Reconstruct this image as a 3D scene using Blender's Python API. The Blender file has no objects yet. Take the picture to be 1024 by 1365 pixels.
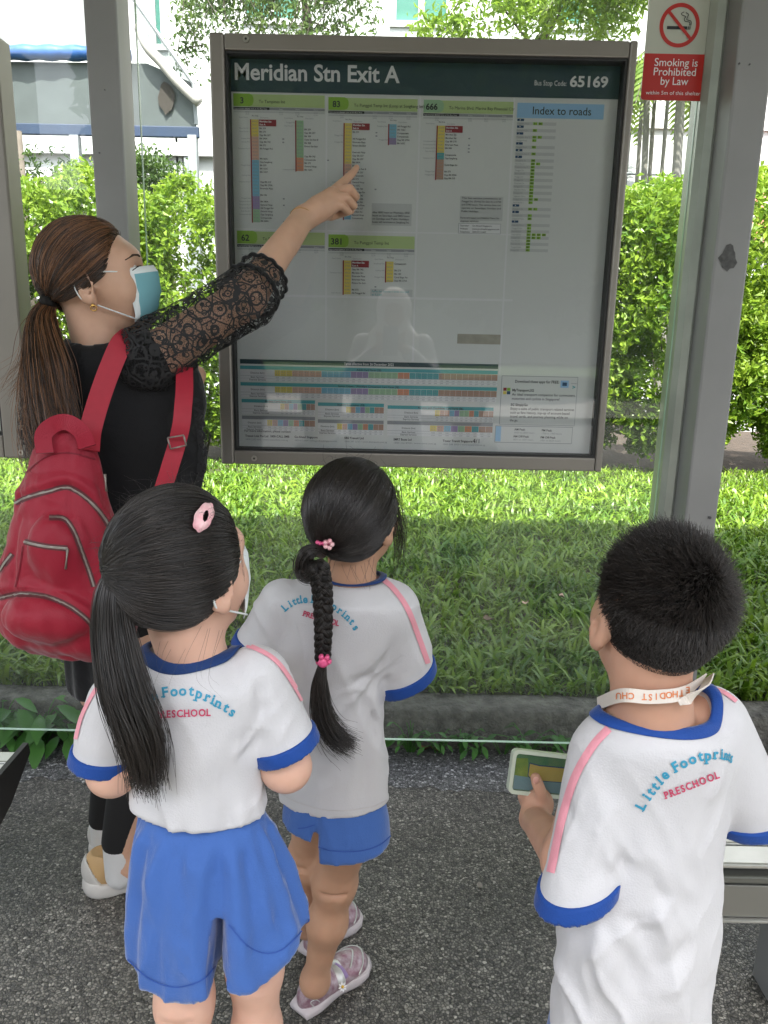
import bpy, bmesh, math, random
import numpy as np
from mathutils import Vector, Matrix
from mathutils.bvhtree import BVHTree
random.seed(7); rng = np.random.default_rng(7)
C = bpy.context.scene.collection
sc = bpy.context.scene
PI = math.pi
# ------------------------------------------------------------------ camera
CAM = np.array([0., 0., 1.4])
FPX, PITCH, ROLL, YAW = 1025.0, math.radians(13.25), math.radians(1.2), math.radians(-0.14)
_f = np.array([math.sin(YAW)*math.cos(PITCH), math.cos(YAW)*math.cos(PITCH), -math.sin(PITCH)])
_r = np.array([math.cos(YAW), -math.sin(YAW), 0.])
_u = np.cross(_r, _f)
_rt = _r*math.cos(ROLL) + _u*math.sin(ROLL)
_up = -_r*math.sin(ROLL) + _u*math.cos(ROLL)
cd = bpy.data.cameras.new('camera'); cam = bpy.data.objects.new('camera', cd); C.objects.link(cam)
M = Matrix(((_rt[0], _up[0], -_f[0], CAM[0]), (_rt[1], _up[1], -_f[1], CAM[1]), (_rt[2], _up[2], -_f[2], CAM[2]), (0, 0, 0, 1)))
cam.matrix_world = M
cd.sensor_fit = 'VERTICAL'; cd.sensor_height = 24.0; cd.lens = 24.0*FPX/1365.0
cd.clip_start = 0.02; cd.clip_end = 500
sc.camera = cam
# ------------------------------------------------------------------ sky, sun, exposure
SUN_EL, SUN_AZ = math.radians(60), math.radians(172)     # azimuth: clockwise from +Y, where the sun stands
w = bpy.data.worlds.new('World'); sc.world = w; w.use_nodes = True
nt = w.node_tree; nt.nodes.clear()
sky = nt.nodes.new('ShaderNodeTexSky'); sky.sky_type = 'NISHITA'; sky.sun_disc = False
sky.sun_elevation = SUN_EL; sky.sun_rotation = SUN_AZ; sky.dust_density = 3.0; sky.air_density = 1.2
bg = nt.nodes.new('ShaderNodeBackground'); bg.inputs[1].default_value = 0.15
wo = nt.nodes.new('ShaderNodeOutputWorld')
hz = nt.nodes.new('ShaderNodeHueSaturation'); hz.inputs['Saturation'].default_value = .42   # hazy tropical sky, close to white
nt.links.new(sky.outputs[0], hz.inputs['Color']); nt.links.new(hz.outputs[0], bg.inputs[0]); nt.links.new(bg.outputs[0], wo.inputs[0])
sd = bpy.data.lights.new('sun', 'SUN'); sd.energy = 3.5; sd.angle = math.radians(0.6); sd.color = (1.0, 0.95, 0.87)
so = bpy.data.objects.new('sun', sd); C.objects.link(so)
sdir = Vector((math.sin(SUN_AZ)*math.cos(SUN_EL), math.cos(SUN_AZ)*math.cos(SUN_EL), math.sin(SUN_EL)))
so.rotation_euler = sdir.to_track_quat('Z', 'Y').to_euler(); so.location = (0, -5, 9)
sc.view_settings.view_transform = 'Standard'; sc.view_settings.look = 'None'
sc.view_settings.exposure = 2.18; sc.view_settings.gamma = 1.0; sc.view_settings.use_curve_mapping = False
sc.cycles.max_bounces = 10; sc.cycles.diffuse_bounces = 4; sc.cycles.glossy_bounces = 4
sc.cycles.transparent_max_bounces = 24; sc.cycles.transmission_bounces = 6
sc.cycles.sample_clamp_indirect = 8.0; sc.cycles.caustics_reflective = False; sc.cycles.caustics_refractive = False

# ------------------------------------------------------------------ measuring: photo pixel -> point at a known depth
def rayd(u, v):
    return _f + _rt*((u-512.0)/FPX) - _up*((v-682.5)/FPX)
def P(u, v, y=None, z=None):
    d = rayd(u, v)
    t = y/d[1] if y is not None else (z-CAM[2])/d[2]
    return CAM + d*t
def PX(u, v, x):
    d = rayd(u, v); return CAM + d*(x/d[0])

# ------------------------------------------------------------------ objects
OFF = {}
def off(o):
    if o is None: return np.zeros(3)
    return OFF.get(o.name, np.zeros(3))
def tag(o, label=None, cat=None, group=None, kind=None):
    if label: o['label'] = label
    if cat: o['category'] = cat
    if group: o['group'] = group
    if kind: o['kind'] = kind
    return o
def thing(name, label, cat, loc=(0, 0, 0), group=None):
    o = bpy.data.objects.new(name, None); C.objects.link(o); o.location = tuple(loc); o.empty_display_size = .1
    OFF[o.name] = np.array(loc, float)
    return tag(o, label, cat, group)
def mk(name, verts, faces, mats, parent=None, smooth=True, midx=None, kind=None, base=None):
    """world-space vertices -> one mesh object; mats a material or list"""
    v = np.asarray(verts, float)
    o_ = off(parent)
    b = np.zeros(3) if base is None or parent is not None else np.array(base, float)
    me = bpy.data.meshes.new(name)
    if isinstance(faces, np.ndarray):
        n = len(faces); k = faces.shape[1]
        me.vertices.add(len(v)); me.vertices.foreach_set('co', (v-o_-b).astype(np.float32).ravel())
        me.loops.add(n*k); me.loops.foreach_set('vertex_index', faces.astype(np.int32).ravel())
        me.polygons.add(n); me.polygons.foreach_set('loop_start', np.arange(0, n*k, k, dtype=np.int32))
        me.polygons.foreach_set('loop_total', np.full(n, k, dtype=np.int32))
        me.update(calc_edges=True)
    else:
        me.from_pydata([tuple(p) for p in (v-o_-b)], [], [tuple(f) for f in faces])
    if not isinstance(mats, (list, tuple)): mats = [mats]
    for m in mats: me.materials.append(m)
    if midx is not None: me.polygons.foreach_set('material_index', np.asarray(midx, dtype=np.int32))
    me.polygons.foreach_set('use_smooth', np.full(len(me.polygons), bool(smooth)))
    me.update()
    o = bpy.data.objects.new(name, me); C.objects.link(o)
    if parent is not None: o.parent = parent
    else: o.location = tuple(b)
    OFF[o.name] = o_ + b if parent is not None else b
    if kind: o['kind'] = kind
    return o
class MB:
    """collects shapes into one mesh"""
    def __init__(s): s.v = []; s.f = []; s.m = []
    def add(s, v, f, m=0):
        n = len(s.v); s.v += [tuple(map(float, p)) for p in v]; s.f += [tuple(i+n for i in q) for q in f]; s.m += [m]*len(f); return s
    def box(s, a, b, m=0, R=None, bev=0.0):
        a = np.minimum(a, b).astype(float) if False else np.array(a, float); b = np.array(b, float)
        lo, hi = np.minimum(a, b), np.maximum(a, b)
        if bev > 0:
            bm = bmesh.new(); bmesh.ops.create_cube(bm, size=1)
            for vv in bm.verts: vv.co = Vector([(lo[i]+hi[i])/2+vv.co[i]*(hi[i]-lo[i]) for i in range(3)])
            bmesh.ops.bevel(bm, geom=bm.edges[:], offset=bev, segments=2, profile=.5, affect='EDGES')
            bm.verts.index_update(); v = [np.array(q.co) for q in bm.verts]; f = [[q.index for q in g.verts] for g in bm.faces]; bm.free()
        else:
            v = [np.array([(lo, hi)[i][0], (lo, hi)[j][1], (lo, hi)[k][2]]) for i in (0, 1) for j in (0, 1) for k in (0, 1)]
            f = [(0, 1, 3, 2), (4, 6, 7, 5), (0, 4, 5, 1), (2, 3, 7, 6), (0, 2, 6, 4), (1, 5, 7, 3)]
        if R is not None:
            c = (lo+hi)/2; v = [c+R@(p-c) for p in v]
        return s.add(v, f, m)
    def tube(s, pts, r, n=8, m=0, cap=True, flat=None):
        v, f = tube(pts, r, n, cap, flat); return s.add(v, f, m)
    def prism(s, poly, axis, a, b, m=0):
        """poly: 2D points in the other two axes (order x,y,z without axis)"""
        k = len(poly); v = []
        for t in (a, b):
            for p in poly:
                q = [p[0], p[1]]; q.insert(axis, t); v.append(q)
        f = [tuple(range(k))[::-1], tuple(range(k, 2*k))] + [(i, (i+1) % k, k+(i+1) % k, k+i) for i in range(k)]
        return s.add(v, f, m)
    def build(s, name, mats, parent=None, smooth=False, base=None, kind=None):
        return mk(name, s.v, s.f, mats, parent, smooth, s.m, kind, base)
def tube(pts, r, n=8, cap=True, flat=None):
    pts = np.asarray(pts, float); k = len(pts); r = np.broadcast_to(np.asarray(r, float), (k,))
    T = np.gradient(pts, axis=0); T /= np.linalg.norm(T, axis=1)[:, None]+1e-12
    up = np.array([0, 0, 1.]) if abs(T[0][2]) < .9 else np.array([1., 0, 0])
    N = np.cross(T[0], up); N /= np.linalg.norm(N); v = []
    for i in range(k):
        N = N - T[i]*(N@T[i]); N /= np.linalg.norm(N)+1e-12; B = np.cross(T[i], N)
        for j in range(n):
            a = 2*PI*j/n; v.append(pts[i]+r[i]*(math.cos(a)*N+math.sin(a)*B*(flat or 1)))
    f = [(i*n+j, i*n+(j+1) % n, (i+1)*n+(j+1) % n, (i+1)*n+j) for i in range(k-1) for j in range(n)]
    if cap: f += [tuple(range(n))[::-1], tuple((k-1)*n+j for j in range(n))]
    return v, f
def spline(pts, n=40):
    """Catmull-Rom through rows of numbers"""
    p = np.asarray(pts, float); k = len(p)
    if k == 2: return p[0]+(p[1]-p[0])*np.linspace(0, 1, n)[:, None]
    q = np.vstack([2*p[0]-p[1], p, 2*p[-1]-p[-2]]); out = []
    for t in np.linspace(0, k-1-1e-9, n):
        i = int(t); a = t-i; p0, p1, p2, p3 = q[i], q[i+1], q[i+2], q[i+3]
        out.append(.5*((2*p1)+(-p0+p2)*a+(2*p0-5*p1+4*p2-p3)*a*a+(-p0+3*p1-3*p2+p3)*a**3))
    return np.array(out)

# ------------------------------------------------------------------ materials
def srgb(r, g, b):
    f = lambda c: (c/255/12.92) if c/255 <= .04045 else ((c/255+.055)/1.055)**2.4
    return (f(r), f(g), f(b), 1)
def mat(name, col, rough=.6, metal=0., spec=.5, var=0., vscale=5., bump=0., bscale=60., col2=None, sheen=0., sub=0., bdist=.002, trans=0.):
    m = bpy.data.materials.new(name); m.use_nodes = True; n = m.node_tree; b = n.nodes['Principled BSDF']
    c = tuple(col)+(1,) if len(col) == 3 else tuple(col)
    b.inputs['Base Color'].default_value = c; b.inputs['Roughness'].default_value = rough
    b.inputs['Metallic'].default_value = metal; b.inputs['Specular IOR Level'].default_value = spec
    if sheen: b.inputs['Sheen Weight'].default_value = sheen; b.inputs['Sheen Roughness'].default_value = .4
    if sub:
        b.inputs['Subsurface Weight'].default_value = sub; b.inputs['Subsurface Radius'].default_value = (1., .35, .2); b.inputs['Subsurface Scale'].default_value = .006
    tc = n.nodes.new('ShaderNodeTexCoord')
    if var or col2:
        no = n.nodes.new('ShaderNodeTexNoise'); no.inputs['Scale'].default_value = vscale; no.inputs['Detail'].default_value = 6
        n.links.new(tc.outputs['Object'], no.inputs['Vector'])
        mr = n.nodes.new('ShaderNodeMapRange'); mr.inputs[1].default_value = .3; mr.inputs[2].default_value = .7
        n.links.new(no.outputs[0], mr.inputs[0])
        mx = n.nodes.new('ShaderNodeMix'); mx.data_type = 'RGBA'
        c2 = (tuple(col2)+(1,))[:4] if col2 else tuple(max(0, k*(1-var)) for k in c[:3])+(1,)
        mx.inputs[6].default_value = c; mx.inputs[7].default_value = c2
        n.links.new(mr.outputs[0], mx.inputs[0]); n.links.new(mx.outputs[2], b.inputs['Base Color'])
    if bump:
        no = n.nodes.new('ShaderNodeTexNoise'); no.inputs['Scale'].default_value = bscale; no.inputs['Detail'].default_value = 4
        n.links.new(tc.outputs['Object'], no.inputs['Vector'])
        bp = n.nodes.new('ShaderNodeBump'); bp.inputs['Strength'].default_value = bump; bp.inputs['Distance'].default_value = bdist
        n.links.new(no.outputs[0], bp.inputs['Height']); n.links.new(bp.outputs[0], b.inputs['Normal'])
    return m
def leafmat(name, c1, c2, tl=.45, rough=.45):
    m = bpy.data.materials.new(name); m.use_nodes = True; n = m.node_tree; n.nodes.clear()
    o = n.nodes.new('ShaderNodeOutputMaterial'); g = n.nodes.new('ShaderNodeNewGeometry')
    tc = n.nodes.new('ShaderNodeTexCoord')
    mx = n.nodes.new('ShaderNodeMix'); mx.data_type = 'RGBA'; mx.inputs[6].default_value = c1+(1,); mx.inputs[7].default_value = c2+(1,)
    no = n.nodes.new('ShaderNodeTexNoise'); no.inputs['Scale'].default_value = 2.2; n.links.new(tc.outputs['Object'], no.inputs['Vector'])
    ad = n.nodes.new('ShaderNodeMath'); ad.operation = 'MULTIPLY_ADD'; n.links.new(g.outputs['Random Per Island'], ad.inputs[0]); ad.inputs[1].default_value = .6
    ad2 = n.nodes.new('ShaderNodeMath'); ad2.operation = 'MULTIPLY_ADD'; n.links.new(no.outputs[0], ad2.inputs[0]); ad2.inputs[1].default_value = 1.1; ad2.inputs[2].default_value = -.35
    n.links.new(ad2.outputs[0], ad.inputs[2]); ad.use_clamp = True
    n.links.new(ad.outputs[0], mx.inputs[0])
    p = n.nodes.new('ShaderNodeBsdfPrincipled'); p.inputs['Roughness'].default_value = rough; n.links.new(mx.outputs[2], p.inputs['Base Color'])
    t = n.nodes.new('ShaderNodeBsdfTranslucent'); n.links.new(mx.outputs[2], t.inputs[0])
    s = n.nodes.new('ShaderNodeMixShader'); s.inputs[0].default_value = tl
    n.links.new(p.outputs[0], s.inputs[1]); n.links.new(t.outputs[0], s.inputs[2]); n.links.new(s.outputs[0], o.inputs[0])
    return m
def glassmat(name, tint=(.93, .97, .95), refl=1.6, dirt=.07, streak=True, dcol=(.8, .82, .8)):
    m = bpy.data.materials.new(name); m.use_nodes = True; n = m.node_tree; n.nodes.clear()
    o = n.nodes.new('ShaderNodeOutputMaterial')
    t = n.nodes.new('ShaderNodeBsdfTransparent'); t.inputs[0].default_value = tint+(1,)
    g = n.nodes.new('ShaderNodeBsdfGlossy'); g.inputs['Roughness'].default_value = 0.01; g.inputs[0].default_value = (1, 1, 1, 1)
    fr = n.nodes.new('ShaderNodeFresnel'); fr.inputs[0].default_value = 1.45
    mu = n.nodes.new('ShaderNodeMath'); mu.operation = 'MULTIPLY'; mu.inputs[1].default_value = refl; mu.use_clamp = True
    n.links.new(fr.outputs[0], mu.inputs[0])
    s1 = n.nodes.new('ShaderNodeMixShader'); n.links.new(mu.outputs[0], s1.inputs[0]); n.links.new(t.outputs[0], s1.inputs[1]); n.links.new(g.outputs[0], s1.inputs[2])
    last = s1
    if dirt:
        d = n.nodes.new('ShaderNodeBsdfDiffuse'); d.inputs[0].default_value = dcol+(1,)
        tl = n.nodes.new('ShaderNodeBsdfTranslucent'); tl.inputs[0].default_value = dcol+(1,)
        dm = n.nodes.new('ShaderNodeMixShader'); dm.inputs[0].default_value = .6; n.links.new(d.outputs[0], dm.inputs[1]); n.links.new(tl.outputs[0], dm.inputs[2])
        tc = n.nodes.new('ShaderNodeTexCoord'); mp = n.nodes.new('ShaderNodeMapping')
        mp.inputs['Scale'].default_value = (60, 60, 1.4) if streak else (6, 6, 6)
        n.links.new(tc.outputs['Object'], mp.inputs[0])
        no = n.nodes.new('ShaderNodeTexNoise'); no.inputs['Scale'].default_value = 1.; no.inputs['Detail'].default_value = 5; n.links.new(mp.outputs[0], no.inputs['Vector'])
        n2 = n.nodes.new('ShaderNodeTexNoise'); n2.inputs['Scale'].default_value = 2.5; n2.inputs['Detail'].default_value = 6; n.links.new(tc.outputs['Object'], n2.inputs['Vector'])
        mm = n.nodes.new('ShaderNodeMath'); mm.operation = 'MULTIPLY'; n.links.new(no.outputs[0], mm.inputs[0]); n.links.new(n2.outputs[0], mm.inputs[1])
        mr = n.nodes.new('ShaderNodeMapRange'); mr.inputs[1].default_value = .1; mr.inputs[2].default_value = .42; mr.inputs[3].default_value = dirt*.3; mr.inputs[4].default_value = dirt*1.9
        n.links.new(mm.outputs[0], mr.inputs[0])
        s2 = n.nodes.new('ShaderNodeMixShader'); n.links.new(mr.outputs[0], s2.inputs[0]); n.links.new(s1.outputs[0], s2.inputs[1]); n.links.new(dm.outputs[0], s2.inputs[2]); last = s2
    n.links.new(last.outputs[0], o.inputs[0])
    return m

# ------------------------------------------------------------------ lettering (built-in font) as 2D meshes
_tc = {}
def glyphs(s, bold=0.0, res=3):
    """-> verts (N,2) in em units, faces, width"""
    key = (s, bold, res)
    if key not in _tc:
        cu = bpy.data.curves.new('t', 'FONT'); cu.body = s; cu.size = 1; cu.offset = bold; cu.resolution_u = res
        ob = bpy.data.objects.new('t', cu); C.objects.link(ob)
        bpy.context.view_layer.update()
        me = bpy.data.meshes.new_from_object(ob.evaluated_get(bpy.context.evaluated_depsgraph_get()))
        v = np.array([p.co[:2] for p in me.vertices]) if len(me.vertices) else np.zeros((0, 2))
        f = [tuple(q.vertices) for q in me.polygons]
        bpy.data.objects.remove(ob); bpy.data.curves.remove(cu); bpy.data.meshes.remove(me)
        _tc[key] = (v, f, (v[:, 0].max() if len(v) else .3))
    return _tc[key]
# ------------------------------------------------------------------ numpy noise
def _hash(i, j, k, s=0):
    h = (i.astype(np.int64)*374761393 + j.astype(np.int64)*668265263 + k.astype(np.int64)*2147483647 + s*974711) & 0xffffffff
    h = ((h ^ (h >> 13))*1274126177) & 0xffffffff
    return ((h ^ (h >> 16)) & 0xffff)/65535.0*2-1
def vnoise(p, s=0):
    p = np.asarray(p, float); i = np.floor(p).astype(np.int64); f = p-i; f = f*f*f*(f*(f*6-15)+10); r = 0
    for a in (0, 1):
        for b in (0, 1):
            for c in (0, 1):
                wgt = (f[:, 0] if a else 1-f[:, 0])*(f[:, 1] if b else 1-f[:, 1])*(f[:, 2] if c else 1-f[:, 2])
                r = r + wgt*_hash(i[:, 0]+a, i[:, 1]+b, i[:, 2]+c, s)
    return r
# ------------------------------------------------------------------ SDF bodies -> smooth meshes
def s_ell(c, r, R=None):
    c = np.array(c, float); r = np.array(r, float)
    def f(p):
        q = p-c
        if R is not None: q = q@R
        k0 = np.sqrt(((q/r)**2).sum(1)); k1 = np.sqrt(((q/(r*r))**2).sum(1))+1e-9
        return k0*(k0-1)/k1
    return f
def s_cap(a, b, ra, rb):
    a = np.array(a, float); b = np.array(b, float); d = b-a; L = d@d+1e-12
    def f(p):
        q = p-a; t = np.clip(q@d/L, 0, 1)
        return np.linalg.norm(q-t[:, None]*d, axis=1)-(ra+(rb-ra)*t)
    return f
def s_chain(pts, rs, k=.0):
    fs = [s_cap(pts[i], pts[i+1], rs[i], rs[i+1]) for i in range(len(pts)-1)]
    return s_un(fs, k) if len(fs) > 1 else fs[0]
def smin(a, b, k):
    if k <= 0: return np.minimum(a, b)
    h = np.maximum(k-np.abs(a-b), 0)/k
    return np.minimum(a, b)-h*h*k*.25
def s_un(fs, k=.02):
    def f(p):
        d = fs[0](p)
        for g in fs[1:]: d = smin(d, g(p), k)
        return d
    return f
def s_sub(f, g, k=.005):
    return lambda p: -smin(-f(p), g(p), k)
def s_loft(rows, e=2.0, fold=None):
    """rows: (z, cx, cy, rx, ry, angle)"""
    rows = sorted(rows, key=lambda r: r[0]); R = spline(rows, 120); z = R[:, 0]
    def f(p):
        q = [np.interp(p[:, 2], z, R[:, i]) for i in range(1, 6)]
        dx, dy = p[:, 0]-q[0], p[:, 1]-q[1]; c, s = np.cos(q[4]), np.sin(q[4])
        X, Y = dx*c+dy*s, -dx*s+dy*c
        rx, ry = q[2], q[3]
        if fold is not None:
            m = 1+fold(np.arctan2(Y/ry, X/rx), p[:, 2]); rx = rx*m; ry = ry*m
        k = (np.abs(X/rx)**e+np.abs(Y/ry)**e)**(1/e)
        d = (k-1)*np.minimum(rx, ry)
        over = np.maximum(p[:, 2]-z[-1], z[0]-p[:, 2])
        return np.where(over > 0, np.sqrt(np.maximum(d, 0)**2+over**2), np.maximum(d, over))
    return f
def s_plane(f, pt, n):
    pt = np.array(pt, float); n = np.array(n, float)/np.linalg.norm(n)
    return lambda p: np.maximum(f(p), (p-pt)@n)
def nets(f, lo, hi, h, relax=2):
    lo = np.array(lo, float); hi = np.array(hi, float)
    n = np.ceil((hi-lo)/h).astype(int)+1
    ax = [lo[i]+h*np.arange(n[i]) for i in range(3)]
    V = np.empty(n, np.float32)
    # coarse pass: skip blocks far from the surface
    B = 8
    V[:] = 1e3
    for i0 in range(0, n[0], B):
        for j0 in range(0, n[1], B):
            cx = ax[0][min(i0+B//2, n[0]-1)]; cy = ax[1][min(j0+B//2, n[1]-1)]
            ks = np.arange(0, n[2], B)
            cs = np.array([[cx, cy, ax[2][min(k+B//2, n[2]-1)]] for k in ks])
            d = f(cs); R = h*B*1.6
            for k0, dd in zip(ks, d):
                sl = (slice(i0, min(i0+B+1, n[0])), slice(j0, min(j0+B+1, n[1])), slice(k0, min(k0+B+1, n[2])))
                if abs(dd) < R*1.3:
                    X, Y, Z = np.meshgrid(ax[0][sl[0]], ax[1][sl[1]], ax[2][sl[2]], indexing='ij')
                    V[sl] = f(np.stack([X.ravel(), Y.ravel(), Z.ravel()], 1)).reshape(X.shape)
                else:
                    sub = V[sl]; sub[sub > 900] = 1. if dd > 0 else -1.
    ins = V < 0
    c = ins[:-1, :-1, :-1].astype(np.int8)
    for a in (0, 1):
        for b in (0, 1):
            for d in (0, 1):
                if a+b+d: c = c+ins[a:n[0]-1+a, b:n[1]-1+b, d:n[2]-1+d]
    act = (c > 0) & (c < 8); idx = -np.ones(act.shape, np.int64); A = np.argwhere(act); idx[act] = np.arange(len(A))
    pos = np.zeros((len(A), 3)); cnt = np.zeros(len(A))
    cor = [(a, b, d) for a in (0, 1) for b in (0, 1) for d in (0, 1)]
    for p in cor:
        for ax_ in range(3):
            if p[ax_]: continue
            q = list(p); q[ax_] = 1
            va = V[tuple((A+np.array(p)).T)]; vb = V[tuple((A+np.array(q)).T)]
            m = (va < 0) != (vb < 0); t = np.where(m, va/(va-vb+1e-20), 0)
            pt = np.tile(np.array(p, float), (len(A), 1)); pt[:, ax_] += t
            pos += pt*m[:, None]; cnt += m
    verts = lo+(A+pos/cnt[:, None])*h
    F = []
    for ax_ in range(3):
        b, c_ = [(1, 2), (2, 0), (0, 1)][ax_]
        s0 = [slice(None)]*3; s1 = [slice(None)]*3; s0[ax_] = slice(0, -1); s1[ax_] = slice(1, None)
        e = ins[tuple(s0)] != ins[tuple(s1)]; E = np.argwhere(e)
        ok = (E[:, b] > 0) & (E[:, c_] > 0) & (E[:, b] < n[b]-1) & (E[:, c_] < n[c_]-1); E = E[ok]
        flip = ins[tuple(E.T)]
        def g(db, dc):
            q = E.copy(); q[:, b] += db; q[:, c_] += dc; return idx[tuple(q.T)]
        q = np.stack([g(-1, -1), g(0, -1), g(0, 0), g(-1, 0)], 1); q[~flip] = q[~flip][:, ::-1]
        F.append(q)
    F = np.vstack(F); F = F[(F >= 0).all(1)]
    for _ in range(relax):
        d = f(verts); e_ = h*.25; G = np.stack([(f(verts+np.eye(3)[i]*e_)-f(verts-np.eye(3)[i]*e_))/(2*e_) for i in range(3)], 1)
        g2 = (G*G).sum(1)+1e-6; st = np.clip(d/g2, -h*.6, h*.6)[:, None]*G; verts = verts-st*np.where(g2 > .05, 1, 0)[:, None]
    return verts, F
def vnorm(v, F):
    n = np.zeros_like(v); a = v[F[:, 2]]-v[F[:, 0]]; b = v[F[:, 3]]-v[F[:, 1]]; q = np.cross(a, b)
    for i in range(4): np.add.at(n, F[:, i], q)
    return n/(np.linalg.norm(n, axis=1)[:, None]+1e-12)
def smooth_v(v, F, it=2, lam=.5):
    for _ in range(it):
        s = np.zeros_like(v); c = np.zeros(len(v))
        for i in range(4):
            np.add.at(s, F[:, i], v[F[:, (i+1) % 4]]+v[F[:, (i-1) % 4]]); np.add.at(c, F[:, i], 2)
        v = v+lam*(s/c[:, None]-v)
    return v
def bvh(v, F): return BVHTree.FromPolygons([tuple(p) for p in v], [tuple(map(int, q)) for q in F])
def hitpx(B, u, v, lift=.001, far=False):
    """where the line of sight through a photo point meets a surface"""
    d = Vector(rayd(u, v)).normalized(); h = B.ray_cast(Vector(CAM), d)
    if h[0] is None:
        return None
    nn = h[1]; nn = nn if nn.dot(d) < 0 else -nn
    return np.array(h[0]+nn*lift)
def near(B, p, lift=.001, toward=None):
    h = B.find_nearest(Vector(p))
    n = Vector(p)-h[0]
    nn = h[1]
    return np.array(h[0]+nn*lift), np.array(nn)
def smoothstep(x): x = np.clip(x, 0, 1); return x*x*(3-2*x)
# ================================================================== MATERIALS OF THE PLACE
m_frame = mat('frame_metal', (.25, .23, .205), .42, .55, var=.15, vscale=3, bump=.05, bscale=300)
m_post = mat('post_paint', (.25, .248, .245), .45, .35, var=.14, vscale=4, bump=.06, bscale=120)
m_rail = mat('channel_aluminium', (.42, .45, .40), .35, .6, var=.25, vscale=9)
m_gasket = mat('gasket', (.012, .012, .012), .5)
m_paper = mat('poster_paper', (0.795, 0.809, 0.781), .6, spec=.3, var=.05, vscale=2)
m_head = mat('header_teal', (.018, .055, .068), .5, var=.12, vscale=8)
m_white = mat('print_white', (0.850, 0.850, 0.850), .5)
m_black = mat('print_black', (.015, .016, .02), .5)
m_pale = mat('print_pale', (0.625, 0.639, 0.625), .6)
m_grey = mat('print_grey', (0.341, 0.355, 0.369), .6)
m_lgrn = mat('print_light_green', (0.511, 0.653, 0.284), .6)
m_grn = mat('print_green', (0.284, 0.511, 0.050), .6)
m_red = mat('print_red', (.30, .02, .035), .6)
m_yel = mat('print_yellow', (0.824, 0.667, 0.142), .6)
m_org = mat('print_orange', (0.738, 0.312, 0.170), .6)
m_sal = mat('print_salmon', (0.738, 0.454, 0.341), .6)
m_cyan = mat('print_cyan', (0.227, 0.540, 0.710), .6)
m_teal = mat('print_teal', (0.099, 0.426, 0.454), .6)
m_pur = mat('print_purple', (0.369, 0.284, 0.511), .6)
m_pgrn = mat('print_pale_green', (0.369, 0.596, 0.355), .6)
m_brn = mat('print_brown', (0.511, 0.312, 0.227), .6)
m_lblue = mat('print_light_blue', (0.341, 0.596, 0.850), .6)
m_navy = mat('print_navy', (.02, .07, .17), .6)
m_sred = mat('sign_red', (.52, .025, .02), .35, var=.1)
m_swhite = mat('sign_white', (.52, .54, .47), .35, var=.06)
m_glass = glassmat('shelter_glass', refl=.95, dirt=.03)
m_glass2 = glassmat('poster_cover_glass', tint=(.95, .96, .96), refl=1.6, dirt=.012, streak=False)
m_gedge = mat('glass_edge', (.45, .62, .5), .2, spec=.8)
m_screw = mat('screw_metal', (.4, .38, .34), .3, .9)
m_conc = mat('kerb_concrete', (.19, .18, .155), .92, var=.7, vscale=22, bump=1., bscale=70, bdist=.02)
m_soil = mat('soil', (.055, .04, .028), .95, var=.5, vscale=12, bump=.8, bscale=30, bdist=.02)
m_wallw = mat('white_render', (.50, .51, .51), .8, var=.06, vscale=1.2, bump=.1, bscale=40)
m_wgreen = mat('window_green_glass', (.12, .33, .27), .25, spec=.7)
m_tarp = mat('blue_tarp', (.015, .09, .30), .5, var=.3, vscale=6, bump=.3, bscale=10, bdist=.02)
m_navyb = mat('navy_band', (.012, .03, .07), .6, var=.2)
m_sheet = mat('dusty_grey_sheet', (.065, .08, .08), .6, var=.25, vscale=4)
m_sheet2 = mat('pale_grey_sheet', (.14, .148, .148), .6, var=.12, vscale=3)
m_pipe = mat('white_pipe', (.4, .38, .35), .5, var=.15, vscale=8)
m_gpost = mat('grey_post', (.25, .27, .28), .6, var=.2)
m_bark = mat('bark', (.12, .10, .08), .9, var=.4, vscale=8, bump=.5, bscale=30)
m_redroof = mat('red_roof', (.42, .12, .10), .7, var=.2)
m_asph = mat('asphalt', (.12, .12, .12), .85, var=.3, vscale=3, bump=.4, bscale=90)

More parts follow.
